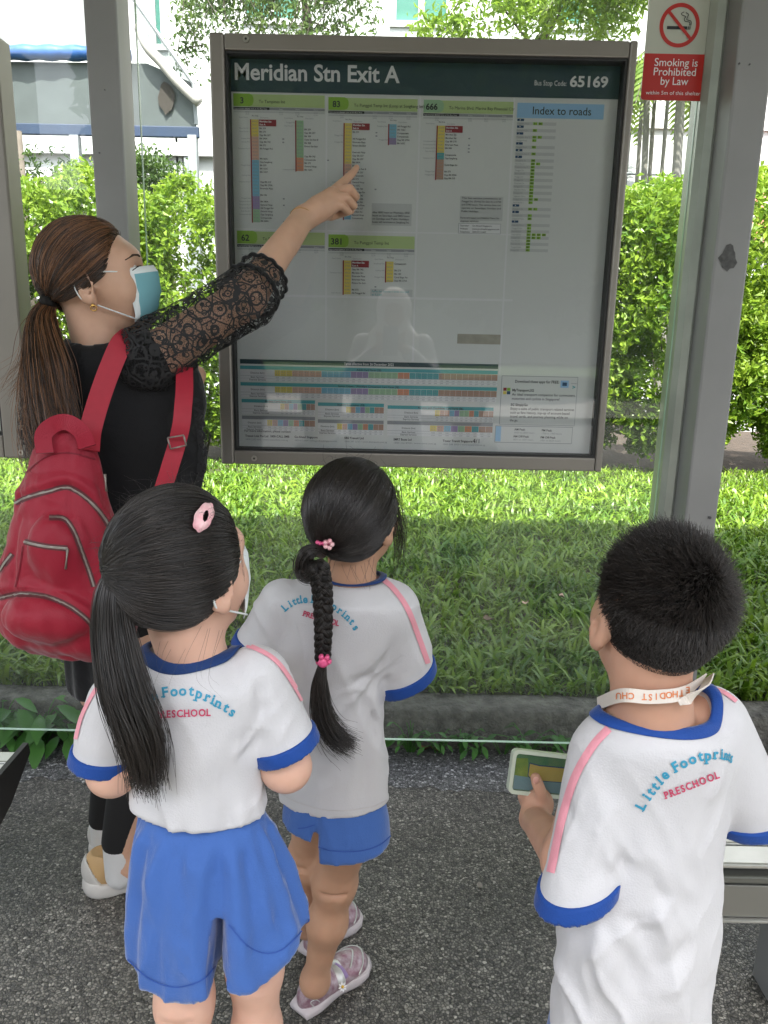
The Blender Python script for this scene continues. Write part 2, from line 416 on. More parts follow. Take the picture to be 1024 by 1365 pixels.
def pebble(name, cols, scale, wet=.0, gap=.35):
    m = bpy.data.materials.new(name); m.use_nodes = True; n = m.node_tree; b = n.nodes['Principled BSDF']
    tc = n.nodes.new('ShaderNodeTexCoord')
    nz = n.nodes.new('ShaderNodeTexNoise'); nz.inputs['Scale'].default_value = scale*.6; n.links.new(tc.outputs['Object'], nz.inputs['Vector'])
    dist = n.nodes.new('ShaderNodeVectorMath'); dist.operation = 'MULTIPLY_ADD'; n.links.new(nz.outputs[1], dist.inputs[0])
    dist.inputs[1].default_value = (.6/scale,)*3; n.links.new(tc.outputs['Object'], dist.inputs[2])
    v = n.nodes.new('ShaderNodeTexVoronoi'); v.inputs['Scale'].default_value = scale; n.links.new(dist.outputs[0], v.inputs['Vector'])
    ve = n.nodes.new('ShaderNodeTexVoronoi'); ve.feature = 'DISTANCE_TO_EDGE'; ve.inputs['Scale'].default_value = scale; n.links.new(dist.outputs[0], ve.inputs['Vector'])
    sep = n.nodes.new('ShaderNodeSeparateColor'); n.links.new(v.outputs['Color'], sep.inputs[0])
    cr = n.nodes.new('ShaderNodeValToRGB'); el = cr.color_ramp.elements
    el[0].position = 0; el[0].color = cols[0]+(1,); el[1].position = 1; el[1].color = cols[-1]+(1,)
    for i, c in enumerate(cols[1:-1]):
        e = el.new((i+1)/(len(cols)-1)); e.color = c+(1,)
    n.links.new(sep.outputs[0], cr.inputs[0])
    big = n.nodes.new('ShaderNodeTexNoise'); big.inputs['Scale'].default_value = 2.3; big.inputs['Detail'].default_value = 7; n.links.new(tc.outputs['Object'], big.inputs['Vector'])
    br = n.nodes.new('ShaderNodeMapRange'); br.inputs[1].default_value = .3; br.inputs[2].default_value = .72; br.inputs[3].default_value = .62; br.inputs[4].default_value = 1.25
    n.links.new(big.outputs[0], br.inputs[0])
    er = n.nodes.new('ShaderNodeMapRange'); er.inputs[1].default_value = .02; er.inputs[2].default_value = gap*.5; er.inputs[3].default_value = .22; er.inputs[4].default_value = 1
    n.links.new(ve.outputs['Distance'], er.inputs[0])
    mu = n.nodes.new('ShaderNodeMath'); mu.operation = 'MULTIPLY'; n.links.new(br.outputs[0], mu.inputs[0]); n.links.new(er.outputs[0], mu.inputs[1])
    mx = n.nodes.new('ShaderNodeVectorMath'); mx.operation = 'SCALE'; n.links.new(cr.outputs[0], mx.inputs[0]); n.links.new(mu.outputs[0], mx.inputs['Scale'])
    n.links.new(mx.outputs[0], b.inputs['Base Color'])
    b.inputs['Roughness'].default_value = .42-wet
    hh = n.nodes.new('ShaderNodeMath'); hh.operation = 'MULTIPLY_ADD'; n.links.new(er.outputs[0], hh.inputs[0]); hh.inputs[1].default_value = 1.; n.links.new(sep.outputs[1], hh.inputs[2])
    bp = n.nodes.new('ShaderNodeBump'); bp.inputs['Strength'].default_value = 1.; bp.inputs['Distance'].default_value = .35/scale; n.links.new(hh.outputs[0], bp.inputs['Height'])
    n.links.new(bp.outputs[0], b.inputs['Normal'])
    return m
m_floor = pebble('exposed_aggregate', [(.045, .042, .036), (.12, .112, .095), (.22, .205, .175), (.085, .079, .068), (.38, .36, .31)], 140)
m_strip = pebble('skylit_aggregate', [(.06, .06, .06), (.14, .14, .14), (.24, .24, .235), (.10, .10, .098), (.55, .55, .54)], 122)  # floor pebbles made paler and greyer to stand for skylight

# ================================================================== GROUND
def sheet(name, x0, x1, y0, y1, z, m, nx=1, ny=1, amp=0, kind='structure'):
    X, Y = np.meshgrid(np.linspace(x0, x1, nx+1), np.linspace(y0, y1, ny+1), indexing='ij')
    v = np.stack([X.ravel(), Y.ravel(), np.full(X.size, float(z))], 1)
    if amp: v[:, 2] += vnoise(v*1.3, 3)*amp
    f = np.array([[i*(ny+1)+j, (i+1)*(ny+1)+j, (i+1)*(ny+1)+j+1, i*(ny+1)+j+1] for i in range(nx) for j in range(ny)])
    o = mk(name, v, f, m); o['kind'] = kind; return o
sheet('ground', -220, 220, -220, 260, -.16, mat('ground_earth', (.10, .095, .07), .95, var=.3, vscale=.6))
sheet('shelter_floor', -8, 8, -2.0, 2.40, 0, m_floor)
o = sheet('skylit_strip', -3, 3, 2.155, 2.392, .004, m_strip, 400, 2)  # lighter sheet over the floor: skylight behind the glass painted in
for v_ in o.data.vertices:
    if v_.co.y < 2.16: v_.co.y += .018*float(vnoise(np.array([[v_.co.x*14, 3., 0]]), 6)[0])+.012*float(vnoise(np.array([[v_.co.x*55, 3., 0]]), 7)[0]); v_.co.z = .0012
sheet('road', -60, 60, -9.5, -2.15, -.14, m_asph)
b = MB(); b.box((-8, -2.15, -.16), (8, -2.0, .0), bev=.01); o = b.build('road_kerb', mat('pale_kerb', (.33, .32, .3), .8, var=.2)); o['kind'] = 'structure'
sheet('far_pavement', -60, 60, -14, -9.5, -.02, mat('pavement_slab', (.34, .33, .31), .8, var=.2, vscale=2))
o = sheet('lawn_soil', -9, 9, 2.53, 7.3, .125, mat('lawn_earth', (.05, .055, .02), .95, var=.4, vscale=9), 60, 30, .018)
sheet('bed_soil', -9, 9, 7.3, 13.6, .12, m_soil, 60, 30, .03)
# kerb with softened edge
prof = [(2.392, -.1), (2.392, .118), (2.402, .137), (2.42, .146), (2.51, .146), (2.535, .138), (2.535, -.1)]
n = 140; xs = np.linspace(-8, 8, n); v = []; f = []
for x in xs:
    for (y, z) in prof:
        q = np.array([[x*5, y*9, z*9]]); d = float(vnoise(q, 5)[0])*.005
        v.append((x, y+d, z+(d if z > 0 else 0)))
k = len(prof)
for i in range(n-1):
    for j in range(k-1): f.append((i*k+j, (i+1)*k+j, (i+1)*k+j+1, i*k+j+1))
o = mk('lawn_kerb', v, f, m_conc); o['kind'] = 'structure'

# ================================================================== GRASS
m_grass = leafmat('grass_blade', (.035, .12, .008), (.24, .36, .03), .35, .4)
def blades(n, x0, x1, y0, y1, zf, L=(.04, .09), W=(.006, .012), seed=1, dens=None):
    r = np.random.default_rng(seed)
    t = r.random(n); y = y0+(y1-y0)*t**1.25
    x = x0+(x1-x0)*r.random(n)
    keep = np.abs(x-.0) < (.75*y+.6)
    x, y = x[keep], y[keep]; n = len(x)
    c = vnoise(np.stack([x*6, y*6, 0*x], 1), 9)
    l = (L[0]+(L[1]-L[0])*r.random(n))*(1+.35*c); w_ = W[0]+(W[1]-W[0])*r.random(n)
    a = r.random(n)*2*PI; lean = .5+.9*r.random(n)
    d = np.stack([np.cos(a), np.sin(a)], 1); s = np.stack([-np.sin(a), np.cos(a)], 1)
    z = zf+0*x; V = []
    base = np.stack([x, y, z], 1)
    tilt = r.normal(0, .25, n)
    for (q, ww) in ((0, .6), (.4, 1.), (.75, .8), (1., .0)):
        bend = lean*q
        hx = l*np.sin(bend)*q*.95; hz = l*(np.cos(bend*.9))*q
        cpt = base+np.stack([d[:, 0]*hx, d[:, 1]*hx, hz], 1)
        hw = (w_*ww/2)
        sv = np.stack([s[:, 0]*hw, s[:, 1]*hw, hw*tilt], 1)
        if ww > 0: V += [cpt-sv, cpt+sv]
        else: V += [cpt]
    V = np.stack(V, 1).reshape(-1, 3); b_ = np.arange(n)*7
    F4 = np.concatenate([np.stack([b_, b_+1, b_+3, b_+2], 1), np.stack([b_+2, b_+3, b_+5, b_+4], 1)])
    F3 = np.stack([b_+4, b_+5, b_+6, b_+6], 1)
    # triangles: split so that all are triangles
    T = np.concatenate([F4[:, [0, 1, 2]], F4[:, [0, 2, 3]], F3[:, :3]])
    return V, T
V, T = blades(95000, -5.2, 5.4, 2.54, 7.4, .13, seed=3)
V2, T2 = blades(34000, -5.2, 5.4, 2.54, 6.4, .13, L=(.07, .14), W=(.010, .020), seed=5)
o = mk('grass', np.vstack([V, V2]), np.vstack([T, T2+len(V)]), m_grass)
tag(o, 'dense broad bladed lawn grass behind the glass, shaded in front and sunlit beyond', 'grass', kind='stuff')

# ================================================================== LEAVES, SHRUBS, TREES
def leaves(c, nrm, size, asp=.45, r=None, fold=.25, hang=0.):
    """c (n,3) centres, nrm approx outward; each leaf = 2 folded quads (4 tris)"""
    r = r or np.random.default_rng(1); n = len(c)
    d = r.normal(size=(n, 3))+nrm*.5; d[:, 2] -= hang; d /= np.linalg.norm(d, axis=1)[:, None]
    u = nrm+r.normal(size=(n, 3))*.6; u = u-d*(u*d).sum(1)[:, None]; u /= np.linalg.norm(u, axis=1)[:, None]+1e-9
    s = np.cross(d, u); L = size*(.6+.8*r.random(n))[:, None]; W = L*asp
    a = c-d*L/2; b_ = c+d*L/2-u*L*.1; m1 = c-d*L*.05+s*W/2+u*W*fold; m2 = c-d*L*.05-s*W/2+u*W*fold
    V = np.stack([a, m1, b_, m2], 1).reshape(-1, 3); k = np.arange(n)*4
    return V, np.concatenate([np.stack([k, k+1, k+2], 1), np.stack([k, k+2, k+3], 1)])
m_hedge = leafmat('hedge_leaf', (.07, .17, .014), (.32, .44, .045), .5, .35)
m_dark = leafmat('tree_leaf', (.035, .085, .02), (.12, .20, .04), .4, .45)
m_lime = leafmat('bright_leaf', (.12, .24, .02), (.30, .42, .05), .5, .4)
m_weed = leafmat('weed_leaf', (.05, .16, .03), (.10, .27, .05), .35, .4)
def shrub_mesh(seed, wx=.92, wy=.66, h=2.55, n=34000):
    r = np.random.default_rng(seed)
    # sprigs: small bunches of leaves on the surface of an uneven crown
    ns = n//9; th = r.random(ns)*2*PI; zz = .08+.92*r.random(ns)**.85
    prof = np.sin(np.clip(zz, 0, 1)*PI*.5+.35)*1.05
    prof = np.where(zz > .8, prof*np.sqrt(np.clip(1-((zz-.8)/.21)**2, .03, 1)), prof)
    prof = prof*(.72+.28*np.clip(zz/.22, 0, 1))
    rr = (.6+.4*r.random(ns)**.4)*prof
    p = np.stack([np.cos(th)*rr*wx, np.sin(th)*rr*wy, zz*h], 1)
    lump = 1+.16*vnoise(p*2.2, seed)+.10*vnoise(p*6, seed+1)
    p[:, :2] *= lump[:, None]; p[:, 2] *= 1+.06*vnoise(np.stack([p[:, 0]*3, p[:, 1]*3, 0*p[:, 0]], 1), seed+7)
    hole = vnoise(p*4.2, seed+3); p = p[hole > -.34]
    nr = np.stack([p[:, 0]/wx, p[:, 1]/wy, (p[:, 2]/h-.35)*.9+.25], 1); nr /= np.linalg.norm(nr, axis=1)[:, None]
    c = np.repeat(p, 9, 0)+r.normal(0, .04, (len(p)*9, 3)); nn = np.repeat(nr+r.normal(0, .35, nr.shape), 9, 0)
    return leaves(c, nn, .062, .5, r)
shr = []
def shrub(i, x, y, label, s=1., seed=0):
    t = thing('shrub', label, 'shrub', (x, y, .12), 'hedge shrubs in a row behind the lawn')
    if len(shr) <= seed:
        V, T = shrub_mesh(seed+11); o = mk('foliage', V+np.array([x, y, .12]), T, m_hedge, t, smooth=False); shr.append(o)
        b = MB()
        for k in range(7):
            a = k*.9+seed; b.tube(spline([(x+.05*math.cos(a), y+.05*math.sin(a), .1), (x+.2*math.cos(a), y+.15*math.sin(a), .8), (x+.45*math.cos(a), y+.3*math.sin(a), 1.9)], 8), np.linspace(.016, .005, 8), 5)
        st = b.build('stems', m_bark, t, smooth=True); o['st'] = 1; shr[-1] = (o, st)
    else:
        for src in shr[seed]:
            c = src.copy(); C.objects.link(c); c.parent = t; OFF[c.name] = np.array([x, y, .12])
    t.scale = (s, s, s*(.97+.06*random.random()))
    t.rotation_euler.z = 0 if len(shr) == 0 else random.choice((0, PI))
    return t
spots = [(-4.35, 7.5, 'lime green shrub at the left end of the hedge, behind the left poster frame', 1.0, 0),
         (-3.05, 7.35, 'leafy shrub behind the woman, left of the grey steel post', 1.0, 1),
         (-1.85, 7.5, 'bright shrub between the grey steel post and the left side of the map board', 1.0, 2),
         (-.6, 7.7, 'shrub mostly hidden behind the left half of the map board', .95, 0),
         (.6, 7.7, 'shrub mostly hidden behind the right half of the map board', .95, 1),
         (1.75, 7.5, 'shrub half hidden by the right edge of the map board', 1.0, 2),
         (2.75, 7.3, 'tall bright shrub seen through the glass below the no smoking sign', 1.04, 1),
         (3.95, 7.35, 'shrub on the right of the thick steel post, dark soil under it', .8, 0),
         (5.2, 7.5, 'shrub at the right end of the hedge near the red roof', .86, 2)]
for i, sp in enumerate(spots): shrub(i, *sp)
# ================================================================== SHELTER STRUCTURE
def PLx(u, v, y): return P(u, v, y)[0]
sh = thing('bus_shelter', 'grey steel bus stop shelter with flat roof over the group', 'bus shelter', (0, 2.1, 0))
m_roof = mat('roof_panel', (.72, .72, .70), .6, var=.1)
b = MB(); b.box((-7, -.8, 3.0), (7, 3.35, 3.1), bev=.02); b.build('roof', m_roof, sh)
# posts
xl0, xl1 = P(122, 0, 2.1)[0], P(165, 0, 2.1)[0]
b = MB(); b.box((xl0, 2.04, 0.0), (xl1, 2.14, 3.0), bev=.006); b.build('post', m_post, sh)
PR = (P(955, 300, 1.98)[0], P(1004, 300, 1.98)[0])
b = MB(); b.box((PR[0]+.004, 1.98, 0.0), (PR[1], 2.14, 3.0), bev=.006); b.build('post', m_post, sh)
m_hole = mat('dark_hole', (.05, .05, .05), .6)
for (u, v, r) in ((985, 85, .0022), (999, 86, .0018), (946, 690, .004), (133, 204, .0018), (140, 120, .0012)):
    p = P(u, v, 1.978 if u > 500 else 2.039); b = MB(); b.tube([p, p+np.array([0, -.003, 0])], r, 8); b.build('bolt', m_hole, sh)
# old sticker residue on the post, plain shape
p0 = P(961, 324, 1.9785); p1 = P(982, 364, 1.9785)
rr = np.random.default_rng(2); pts = [(p0[0]+(p1[0]-p0[0])*(.5+.5*math.cos(a)*(.55+.6*rr.random())), 1.9788, p0[2]+(p1[2]-p0[2])*(.5+.5*math.sin(a)*(.75+.25*rr.random()))) for a in np.linspace(0, 2*PI, 17)[:-1]]
mk('sticker_residue', pts, [tuple(range(16))[::-1]], mat('sticker_grey', (.11, .11, .11), .8, var=.5, vscale=90), sh, False)
# pale channel beside the right post
cx0, cx1 = P(945, 0, 2.1)[0], P(978, 0, 2.1)[0]
prof = [(cx0, 2.085), (cx0+.012, 2.068), (cx0+.03, 2.062), (cx1-.012, 2.066), (cx1+.004, 2.085), (cx1+.004, 2.15), (cx0, 2.15)]
b = MB(); b.prism(prof, 2, 0.02, 2.99); b.build('glass_channel', m_rail, sh, smooth=False)
# glass panes with pale green edges
def pane(x0, x1, z0, z1, y, name='glass_pane', par=sh, th=.008, edge=True, m=m_glass):
    v = [(x0, y, z0), (x1, y, z0), (x1, y, z1), (x0, y, z1)]
    o = mk(name, v, [(0, 1, 2, 3)], m, par, False)
    if edge:
        b = MB(); e = .0018
        b.box((x0-e, y-.001, z0-e), (x1+e, y+th, z0)); b.box((x0-e, y-.001, z0), (x0, y+th, z1)); b.box((x1, y-.001, z0), (x1+e, y+th, z1))
        b.build('glass_rim', m_gedge, o)
    return o
zg = P(400, 984, 2.1)[2]
pane(P(179, 0, 2.1)[0], P(938, 60, 2.1)[0], zg, 2.98, 2.105)
pane(-2.35, P(119, 0, 2.1)[0], zg+.006, 2.98, 2.105)
# screws / clamps that hold the panes
# ================================================================== MAP BOARD
YB = 2.0
def Q(u, v, y=YB):
    p = P(u, v, y); return p[0], p[2]
def board_frame(o, outer, inner, y0, y1, par, screws):
    (X0, Z1), (X1, Z0) = outer; (a0, c1), (a1, c0) = inner
    bv = .005
    b = MB(); b.box((X0, y0, Z0), (a0-.0006, y1, Z1), bev=bv); b.build('frame_stile', m_frame, par)
    b = MB(); b.box((a1+.0006, y0, Z0), (X1, y1, Z1), bev=bv); b.build('frame_stile', m_frame, par)
    b = MB(); b.box((a0, y0+.0015, c1), (a1, y1-.001, Z1-.001), bev=.003); b.build('frame_rail', m_frame, par)
    b = MB(); b.box((a0, y0+.0015, Z0+.001), (a1, y1-.001, c0), bev=.003); b.build('frame_rail', m_frame, par)
    b = MB(); g = .0055
    b.box((a0, y0+.008, c0), (a0+g, y1-.002, c1)); b.box((a1-g, y0+.008, c0), (a1, y1-.002, c1))
    b.box((a0+g, y0+.008, c0), (a1-g, y1-.002, c0+g)); b.box((a0+g, y0+.008, c1-g), (a1-g, y1-.002, c1))
    b.build('gasket', m_gasket, par)
    for (u, v) in screws:
        x, z = Q(u, v); b = MB(); b.tube([(x, y0+.002, z), (x, y0-.0025, z)], .0075, 12); b.tube([(x, y0-.0024, z), (x, y0-.0028, z)], .003, 6, m=1)
        b.build('screw', [m_screw, m_gasket], par)
bd = thing('map_board', 'large framed bus stop board headed Meridian Stn Exit A, beside the steel post', 'notice board', (.064, 2.0, 1.05))
OUT = ((-.437, 2.0715), (.566, 1.0495)); INN = ((Q(299, 68)[0], Q(560, 71)[1]), (Q(839, 75)[0], Q(560, 606)[1]))
board_frame(None, OUT, INN, 2.0, 2.075, bd, ((328, 52), (339, 611)))
YP = 2.045
b = MB(); b.box((OUT[0][0]+.01, YP+.001, OUT[1][1]+.01), (OUT[1][0]-.01, 2.07, OUT[0][1]-.01)); b.build('backing_panel', m_paper, bd)
mk('cover_glass', [(INN[0][0], 2.02, INN[1][1]), (INN[1][0], 2.02, INN[1][1]), (INN[1][0], 2.02, INN[0][1]), (INN[0][0], 2.02, INN[0][1])], [(0, 1, 2, 3)], m_glass2, bd, False)
class Print:
    """flat print on the poster: rectangles and lettering laid out by measured positions"""
    def __init__(s, y=YP, org=None):
        s.v = []; s.f = []; s.m = []; s.mats = []; s.y = y; s.org = org
        if org: a = Q(org[0], org[1], y); s.a = a; s.kx = (Q(org[0]+100, org[1], y)[0]-a[0])/100; s.kz = (a[1]-Q(org[0], org[1]+60, y)[1])/60
    def q(s, u, v):
        if s.org: return s.a[0]+s.kx*(u-s.org[0]), s.a[1]-s.kz*(v-s.org[1])
        return Q(u, v, s.y)
    def mi(s, m):
        if m not in s.mats: s.mats.append(m)
        return s.mats.index(m)
    def rect(s, u0, v0, u1, v1, m, lay=1):
        x0, z1 = s.q(u0, v0); x1 = s.q(u1, v0)[0]; z0 = s.q(u0, v1)[1]; return s.rw(x0, z0, x1, z1, m, lay)
    def rw(s, x0, z0, x1, z1, m, lay=1, ch=0):
        y = s.y-lay*.0004; n = len(s.v)
        if ch:
            s.v += [(x0, y, z0), (x1-ch, y, z0), (x1-ch*.3, y, z0+ch*.3), (x1, y, z0+ch), (x1, y, z1-ch), (x1-ch*.3, y, z1-ch*.3), (x1-ch, y, z1), (x0, y, z1)]
            s.f.append(tuple(range(n, n+8)))
        else:
            s.v += [(x0, y, z0), (x1, y, z0), (x1, y, z1), (x0, y, z1)]; s.f.append((n, n+1, n+2, n+3))
        s.m.append(s.mi(m))
    def text(s, t, u, v, h, m, bold=0., sx=1., lay=3, right=False, center=False, width=None, res=2):
        """baseline-left at photo point (u,v); h = cap height in photo px; width px fixes length"""
        g, f, w_ = glyphs(t, bold, res)
        if not len(g): return
        x, z = s.q(u, v); x2, z2 = s.q(u, v-h); k = (z2-z)/.70
        if width: sx = (s.q(u+width, v)[0]-x)/(w_*k)
        dx = -w_*k*sx if right else (-w_*k*sx/2 if center else 0)
        n = len(s.v); y = s.y-lay*.0004
        s.v += [(x+dx+p[0]*k*sx, y, z+p[1]*k) for p in g]; s.f += [tuple(i+n for i in q) for q in f]; s.m += [s.mi(m)]*len(f)
    def build(s, name, par): return mk(name, s.v, s.f, s.mats, par, False, s.m)
H = Print(); H.rect(301, 73, 829, 122, m_head, 1)
H.build('header_band', bd)
H = Print(); H.text('Meridian Stn Exit A', 312, 106, 22, m_white, .022, width=221, res=4, lay=4); H.build('title_lettering', bd)
H = Print(); H.text('Bus Stop Code:', 712, 114, 7.0, m_white, .004, width=43, lay=4); H.text('65169', 759, 115.5, 14, m_white, .03, width=51, lay=4, res=4); H.build('stop_code_lettering', bd)
rr = random.Random(5)
names = ['Blk 162C', 'Opp Blk 270A', 'Blk 196', 'Meridian Stn', 'Opp Blk 742', 'Blk 573', 'Aft Punggol Rd', 'Coral Edge Stn', 'Blk 308', 'Opp Sengkang', 'Oasis Stn Exit B', 'Riviera Stn Exit', 'Blk 240A', 'General Hosp', 'Opp Blk 210', 'Compassvale', 'Blk 259', 'Blk 182', 'Opp Blk 257', 'Rivervale Plaza']
roads = ['Punggol East', 'Punggol Rd', 'Sengkang East', 'Pasir Ris Dr 1', 'Compassvale Rd', 'Tampines Ave 7', 'Loyang Ave']
def stops(p, u, v, rows, cols, du=9.5, dv=4.55, first=True):
    """a column of bus stops: line, coloured codes and names"""
    n = sum(c[1] for c in cols); H_ = n*dv
    p.rect(u-1.6, v-1, u, v+H_, m_red, 3); k = 0
    for m, c in cols:
        p.rect(u, v-1+k*dv, u+du, v-1+(k+c)*dv, m, 2)
        k += c
    for i in range(n):
        yy = v+dv*(i+.62)
        p.text('%05d' % rr.randint(64001, 95999), u+1, yy, 1.9, m_grey, .0, width=7)
        if first and i < 2:
            if i == 0:
                p.rect(u+du+.5, v-1, u+du+24, v+dv*2-1.2, m_red, 2)
                p.text('Meridian Stn', u+du+1.5, yy, 2.4, m_white, .03, lay=4); p.text('Exit A', u+du+1.5, yy+dv*.9, 2.4, m_white, .03, lay=4)
            continue
        if rr.random() < .86: p.text(rr.choice(names), u+du+1.2, yy, 2.2, m_black, .012)
        if i == 0 or rr.random() < .22: p.text(rr.choice(roads), u-2.5, yy, 1.9, m_grey, .0, right=True)
        if rr.random() < .14: p.rect(u+du+32, yy-1.8, u+du+34.5, yy, m_grey, 3)
def route(num, dest, u0, v0, u1, cols1, cols2, x1, x2, deep, pill=m_grn):
    p = Print(org=(u0, v0))
    p.rect(u0, v0, u1, v0+16.5, m_lgrn, 1)
    a, zt = p.q(u0, v0-.6); c, zb = p.q(u0+27, v0+16); p.rw(a, zb, c, zt, pill, 2, ch=.010)
    p.text(num, u0+(9 if len(num) == 1 else 5.5 if len(num) == 2 else 3), v0+12.5, 8, m_black, .022, lay=4, res=3)
    p.text(dest, u0+34, v0+11.5, 4., m_black, .0, lay=3)
    p.rect(u0, v0+17.3, u1, v0+20.8, m_grey, 1); p.rect(u0, v0+17.3, u0+48, v0+20.8, m_black, 2)
    p.text('Approximate arrival time at the Bus Stop', u0+1, v0+20.2, 2., m_white, .0, width=44)
    p.rect(u0, v0+22, u1, v0+24.5, m_pale, 1)
    for q in (.13, .5, .68, .88):
        p.text('Every', u0+(u1-u0)*q, v0+20.3, 1.9, m_white); p.text('05:50', u0+(u1-u0)*q, v0+24.6, 1.8, m_grey); p.text('23:30', u0+(u1-u0)*q, v0+27.2, 1.8, m_grey)
    vs = v0+v0*0+33.
    for x in (x1, x2):
        if x: p.text('Road Name', x-16, vs-1.2, 1.8, m_grey); p.text('Bus Stop', x+1, vs-3.6, 1.8, m_black); p.text('Description', x+12, vs-1.2, 1.8, m_grey)
    stops(p, x1, vs+1.5, 0, cols1)
    if cols2: stops(p, x2, vs+1.8, 0, cols2, first=False)
    return p
p = route('3', 'To Tampines Int', 311, 125, 433, [(m_yel, 5), (m_sal, 7), (m_cyan, 11), (m_pur, 4), (m_pgrn, 4)], [(m_pgrn, 11), (m_org, 4)], 334.5, 395, 0)
p.build('route_panel', bd)['label'] = 'route 3 list with green header'
p = route('83', 'To Punggol Temp Int (Loop at Sengkang Int)', 438, 130, 557, [(m_yel, 12), (m_sal, 6), (m_pur, 3), (m_cyan, 8)], [(m_cyan, 4), (m_pur, 2)], 460, 520, 0)
p.rect(498, 272, 553, 303, m_pale, 1)
for i, t in enumerate(['After 0830 hours on Weekdays, 0930', 'hours on Saturdays, and 0805 hours', 'on Sundays and Public Holidays.', 'buses will terminate at Sengkang Int.']): p.text(t, 499, 286+i*4.5, 2.7, m_black, .01, width=51)
p.build('route_panel', bd)['label'] = 'route 83 list with green header'
p = route('666', 'To Marina Blvd, Marina Bay Financial Ctr', 565, 133.5, 685, [(m_yel, 8), (m_teal, 2), (m_brn, 6)], None, 585, None, 0, pill=m_pgrn)
p.rect(619, 262, 678, 296, m_pale, 1)
for i, t in enumerate(['This bus service commences at', 'Punggol Int. (formal Stn Exit A) at 0730', 'and 0740 hours. This service does not', 'operate on Saturdays, Sundays and', 'Public Holidays.']): p.text(t, 621, 266+i*4.6, 2.6, m_black, .01, width=54 if i < 4 else 24)
for i, t in enumerate(['Fares are based on Distance Fares for', 'express services.']): p.text(t, 620, 293.5+i*4.6, 2.6, m_black, .01, width=54 if i < 1 else 26)
p.rect(618, 300, 676.5, 314.5, m_grey, 1); p.rect(618.6, 300.6, 676, 314, m_white, 2)
for i, (s_, t) in enumerate((('Operator', 'Go-Ahead Singapore'), ('Website', 'www.go-aheadsingapore.com'), ('Telephone', '1800 812 6469'))): p.text(s_, 620, 304.5+i*4.4, 2.4, m_black, .01); p.text(t, 637, 304.5+i*4.4, 2.4, m_black, .01)
p.build('route_panel', bd)['label'] = 'route 666 list with pale green header'
p = route('62', 'To Punggol Temp Int', 316, 308, 433, [(m_yel, 2)], None, 338, None, 0); p.build('route_panel', bd)['label'] = 'route 62 list partly behind the pointing arm'
p = route('381', 'To Punggol Temp Int', 438, 313, 553, [(m_yel, 10)], [(m_yel, 6)], 459, 516, 0)
p.rect(495, 384, 552, 394, m_pale, 1); p.text('Fares for Standard fares charged', 497, 388.5, 2.7, m_teal, .01, width=50); p.text('at 3.2 km', 497, 393, 2.7, m_teal, .01)
p.build('route_panel', bd)['label'] = 'route 381 list with green header'
# road index
p = Print(org=(690, 137)); p.rect(690, 137, 806, 157, m_lblue, 1); p.text('Index to roads', 710, 152, 10.5, m_black, .004, width=79, res=3)
vv = 158.
for i, (c, ln) in enumerate((('B', 1), ('H', 1), ('J', 2), ('L', 1), ('M', 1), ('P', 14), ('R', 1), ('S', 2), ('T', 9))):
    p.rect(691, vv, 700, vv+3.2, m_navy, 2); p.text(c, 694, vv+2.7, 2.1, m_white, .03); vv += 4.6
    for k in range(ln):
        uu = 690.5-(vv-160)*.0
        if k % 2 == 0: p.rect(uu, vv-.3, uu+53, vv+4., m_pale, 1)
        p.text(rr.choice(['Punggol Dr', 'Pasir Ris Dr 1', 'Buangkok Dr', 'Edgedale Plains', 'Punggol Field', 'Tampines Ave 5', 'Rivervale Dr']), uu+1, vv+3, 2., m_grey)
        for q in range(1 if rr.random() < .75 else rr.choice((2, 3, 4))): p.rect(uu+22+q*7, vv-.1, uu+27.6+q*7, vv+3.5, m_grn, 2); p.text(rr.choice(['3', '62', '83', '381']), uu+23+q*7, vv+2.8, 2.2, m_black, .02)
        vv += 4.45
p.build('road_index', bd)
# ivory joints of the poster sheets
p = Print()
for u, ve in ((435.5, 482), (560.5, 482), (686, 500)): x_, z_ = Q(u, 128, YP); p.rw(x_-.0022, Q(u, ve, YP)[1], x_+.0022, z_, m_white, .5)
p.rect(306, 304, 684, 306, m_white, .6); p.rect(306, 391, 684, 394, m_white, .6)
p.build('sheet_joint', bd)
# fares
p = Print(org=(320, 480)); fm = [m_yel, m_sal, m_sal, m_cyan, m_cyan, m_pur, m_pgrn, m_pgrn, m_org, m_teal, m_teal, m_brn, m_brn, m_brn, m_brn]
p.rect(320, 478.5, 664, 484.5, m_head, 1); p.text('Fares effective from 26 December 2022', 459, 483.5, 3.4, m_white, .015, width=66)
def fare(u0, v0, u1, lab, n, title):
    p.rect(u0, v0, u1, v0+4.6, m_teal if title != '' else m_grey, 1); p.text(title, (u0+u1)/2, v0+3.8, 2.6, m_black, .012, center=True)
    p.rect(u0, v0+5.2, u1, v0+20, m_white, .5)
    p.rect(u0, v0+13, u1, v0+13.3, m_grey, 1); p.rect(u0, v0+16.6, u1, v0+16.8, m_grey, 1)
    for i, t in enumerate(('Distance (km)', 'Basic Services', 'Express Services')): p.text(t, u0+lab*.5, v0+(10.4, 16, 19.4)[i], 2.3, m_black, center=True)
    dw = (u1-u0-lab)/n
    for i in range(n):
        m = fm[min(int(i/n*len(fm)), len(fm)-1)]; x = u0+lab+i*dw
        p.rect(x+.15, v0+5.2, x+dw-.15, v0+13, m, 1)
        p.text('%.1f' % (3.2+i), x+dw*.15, v0+8.6, 1.9, m_grey, width=dw*.6); p.text('%.1f' % (4.2+i), x+dw*.15, v0+12, 1.9, m_grey, width=dw*.6)
        p.text('%d' % (99+i*5), x+dw*.2, v0+16.0, 1.7, m_grey, width=dw*.5); p.text('%d' % (159+i*5), x+dw*.2, v0+19.4, 1.7, m_grey, width=dw*.5)
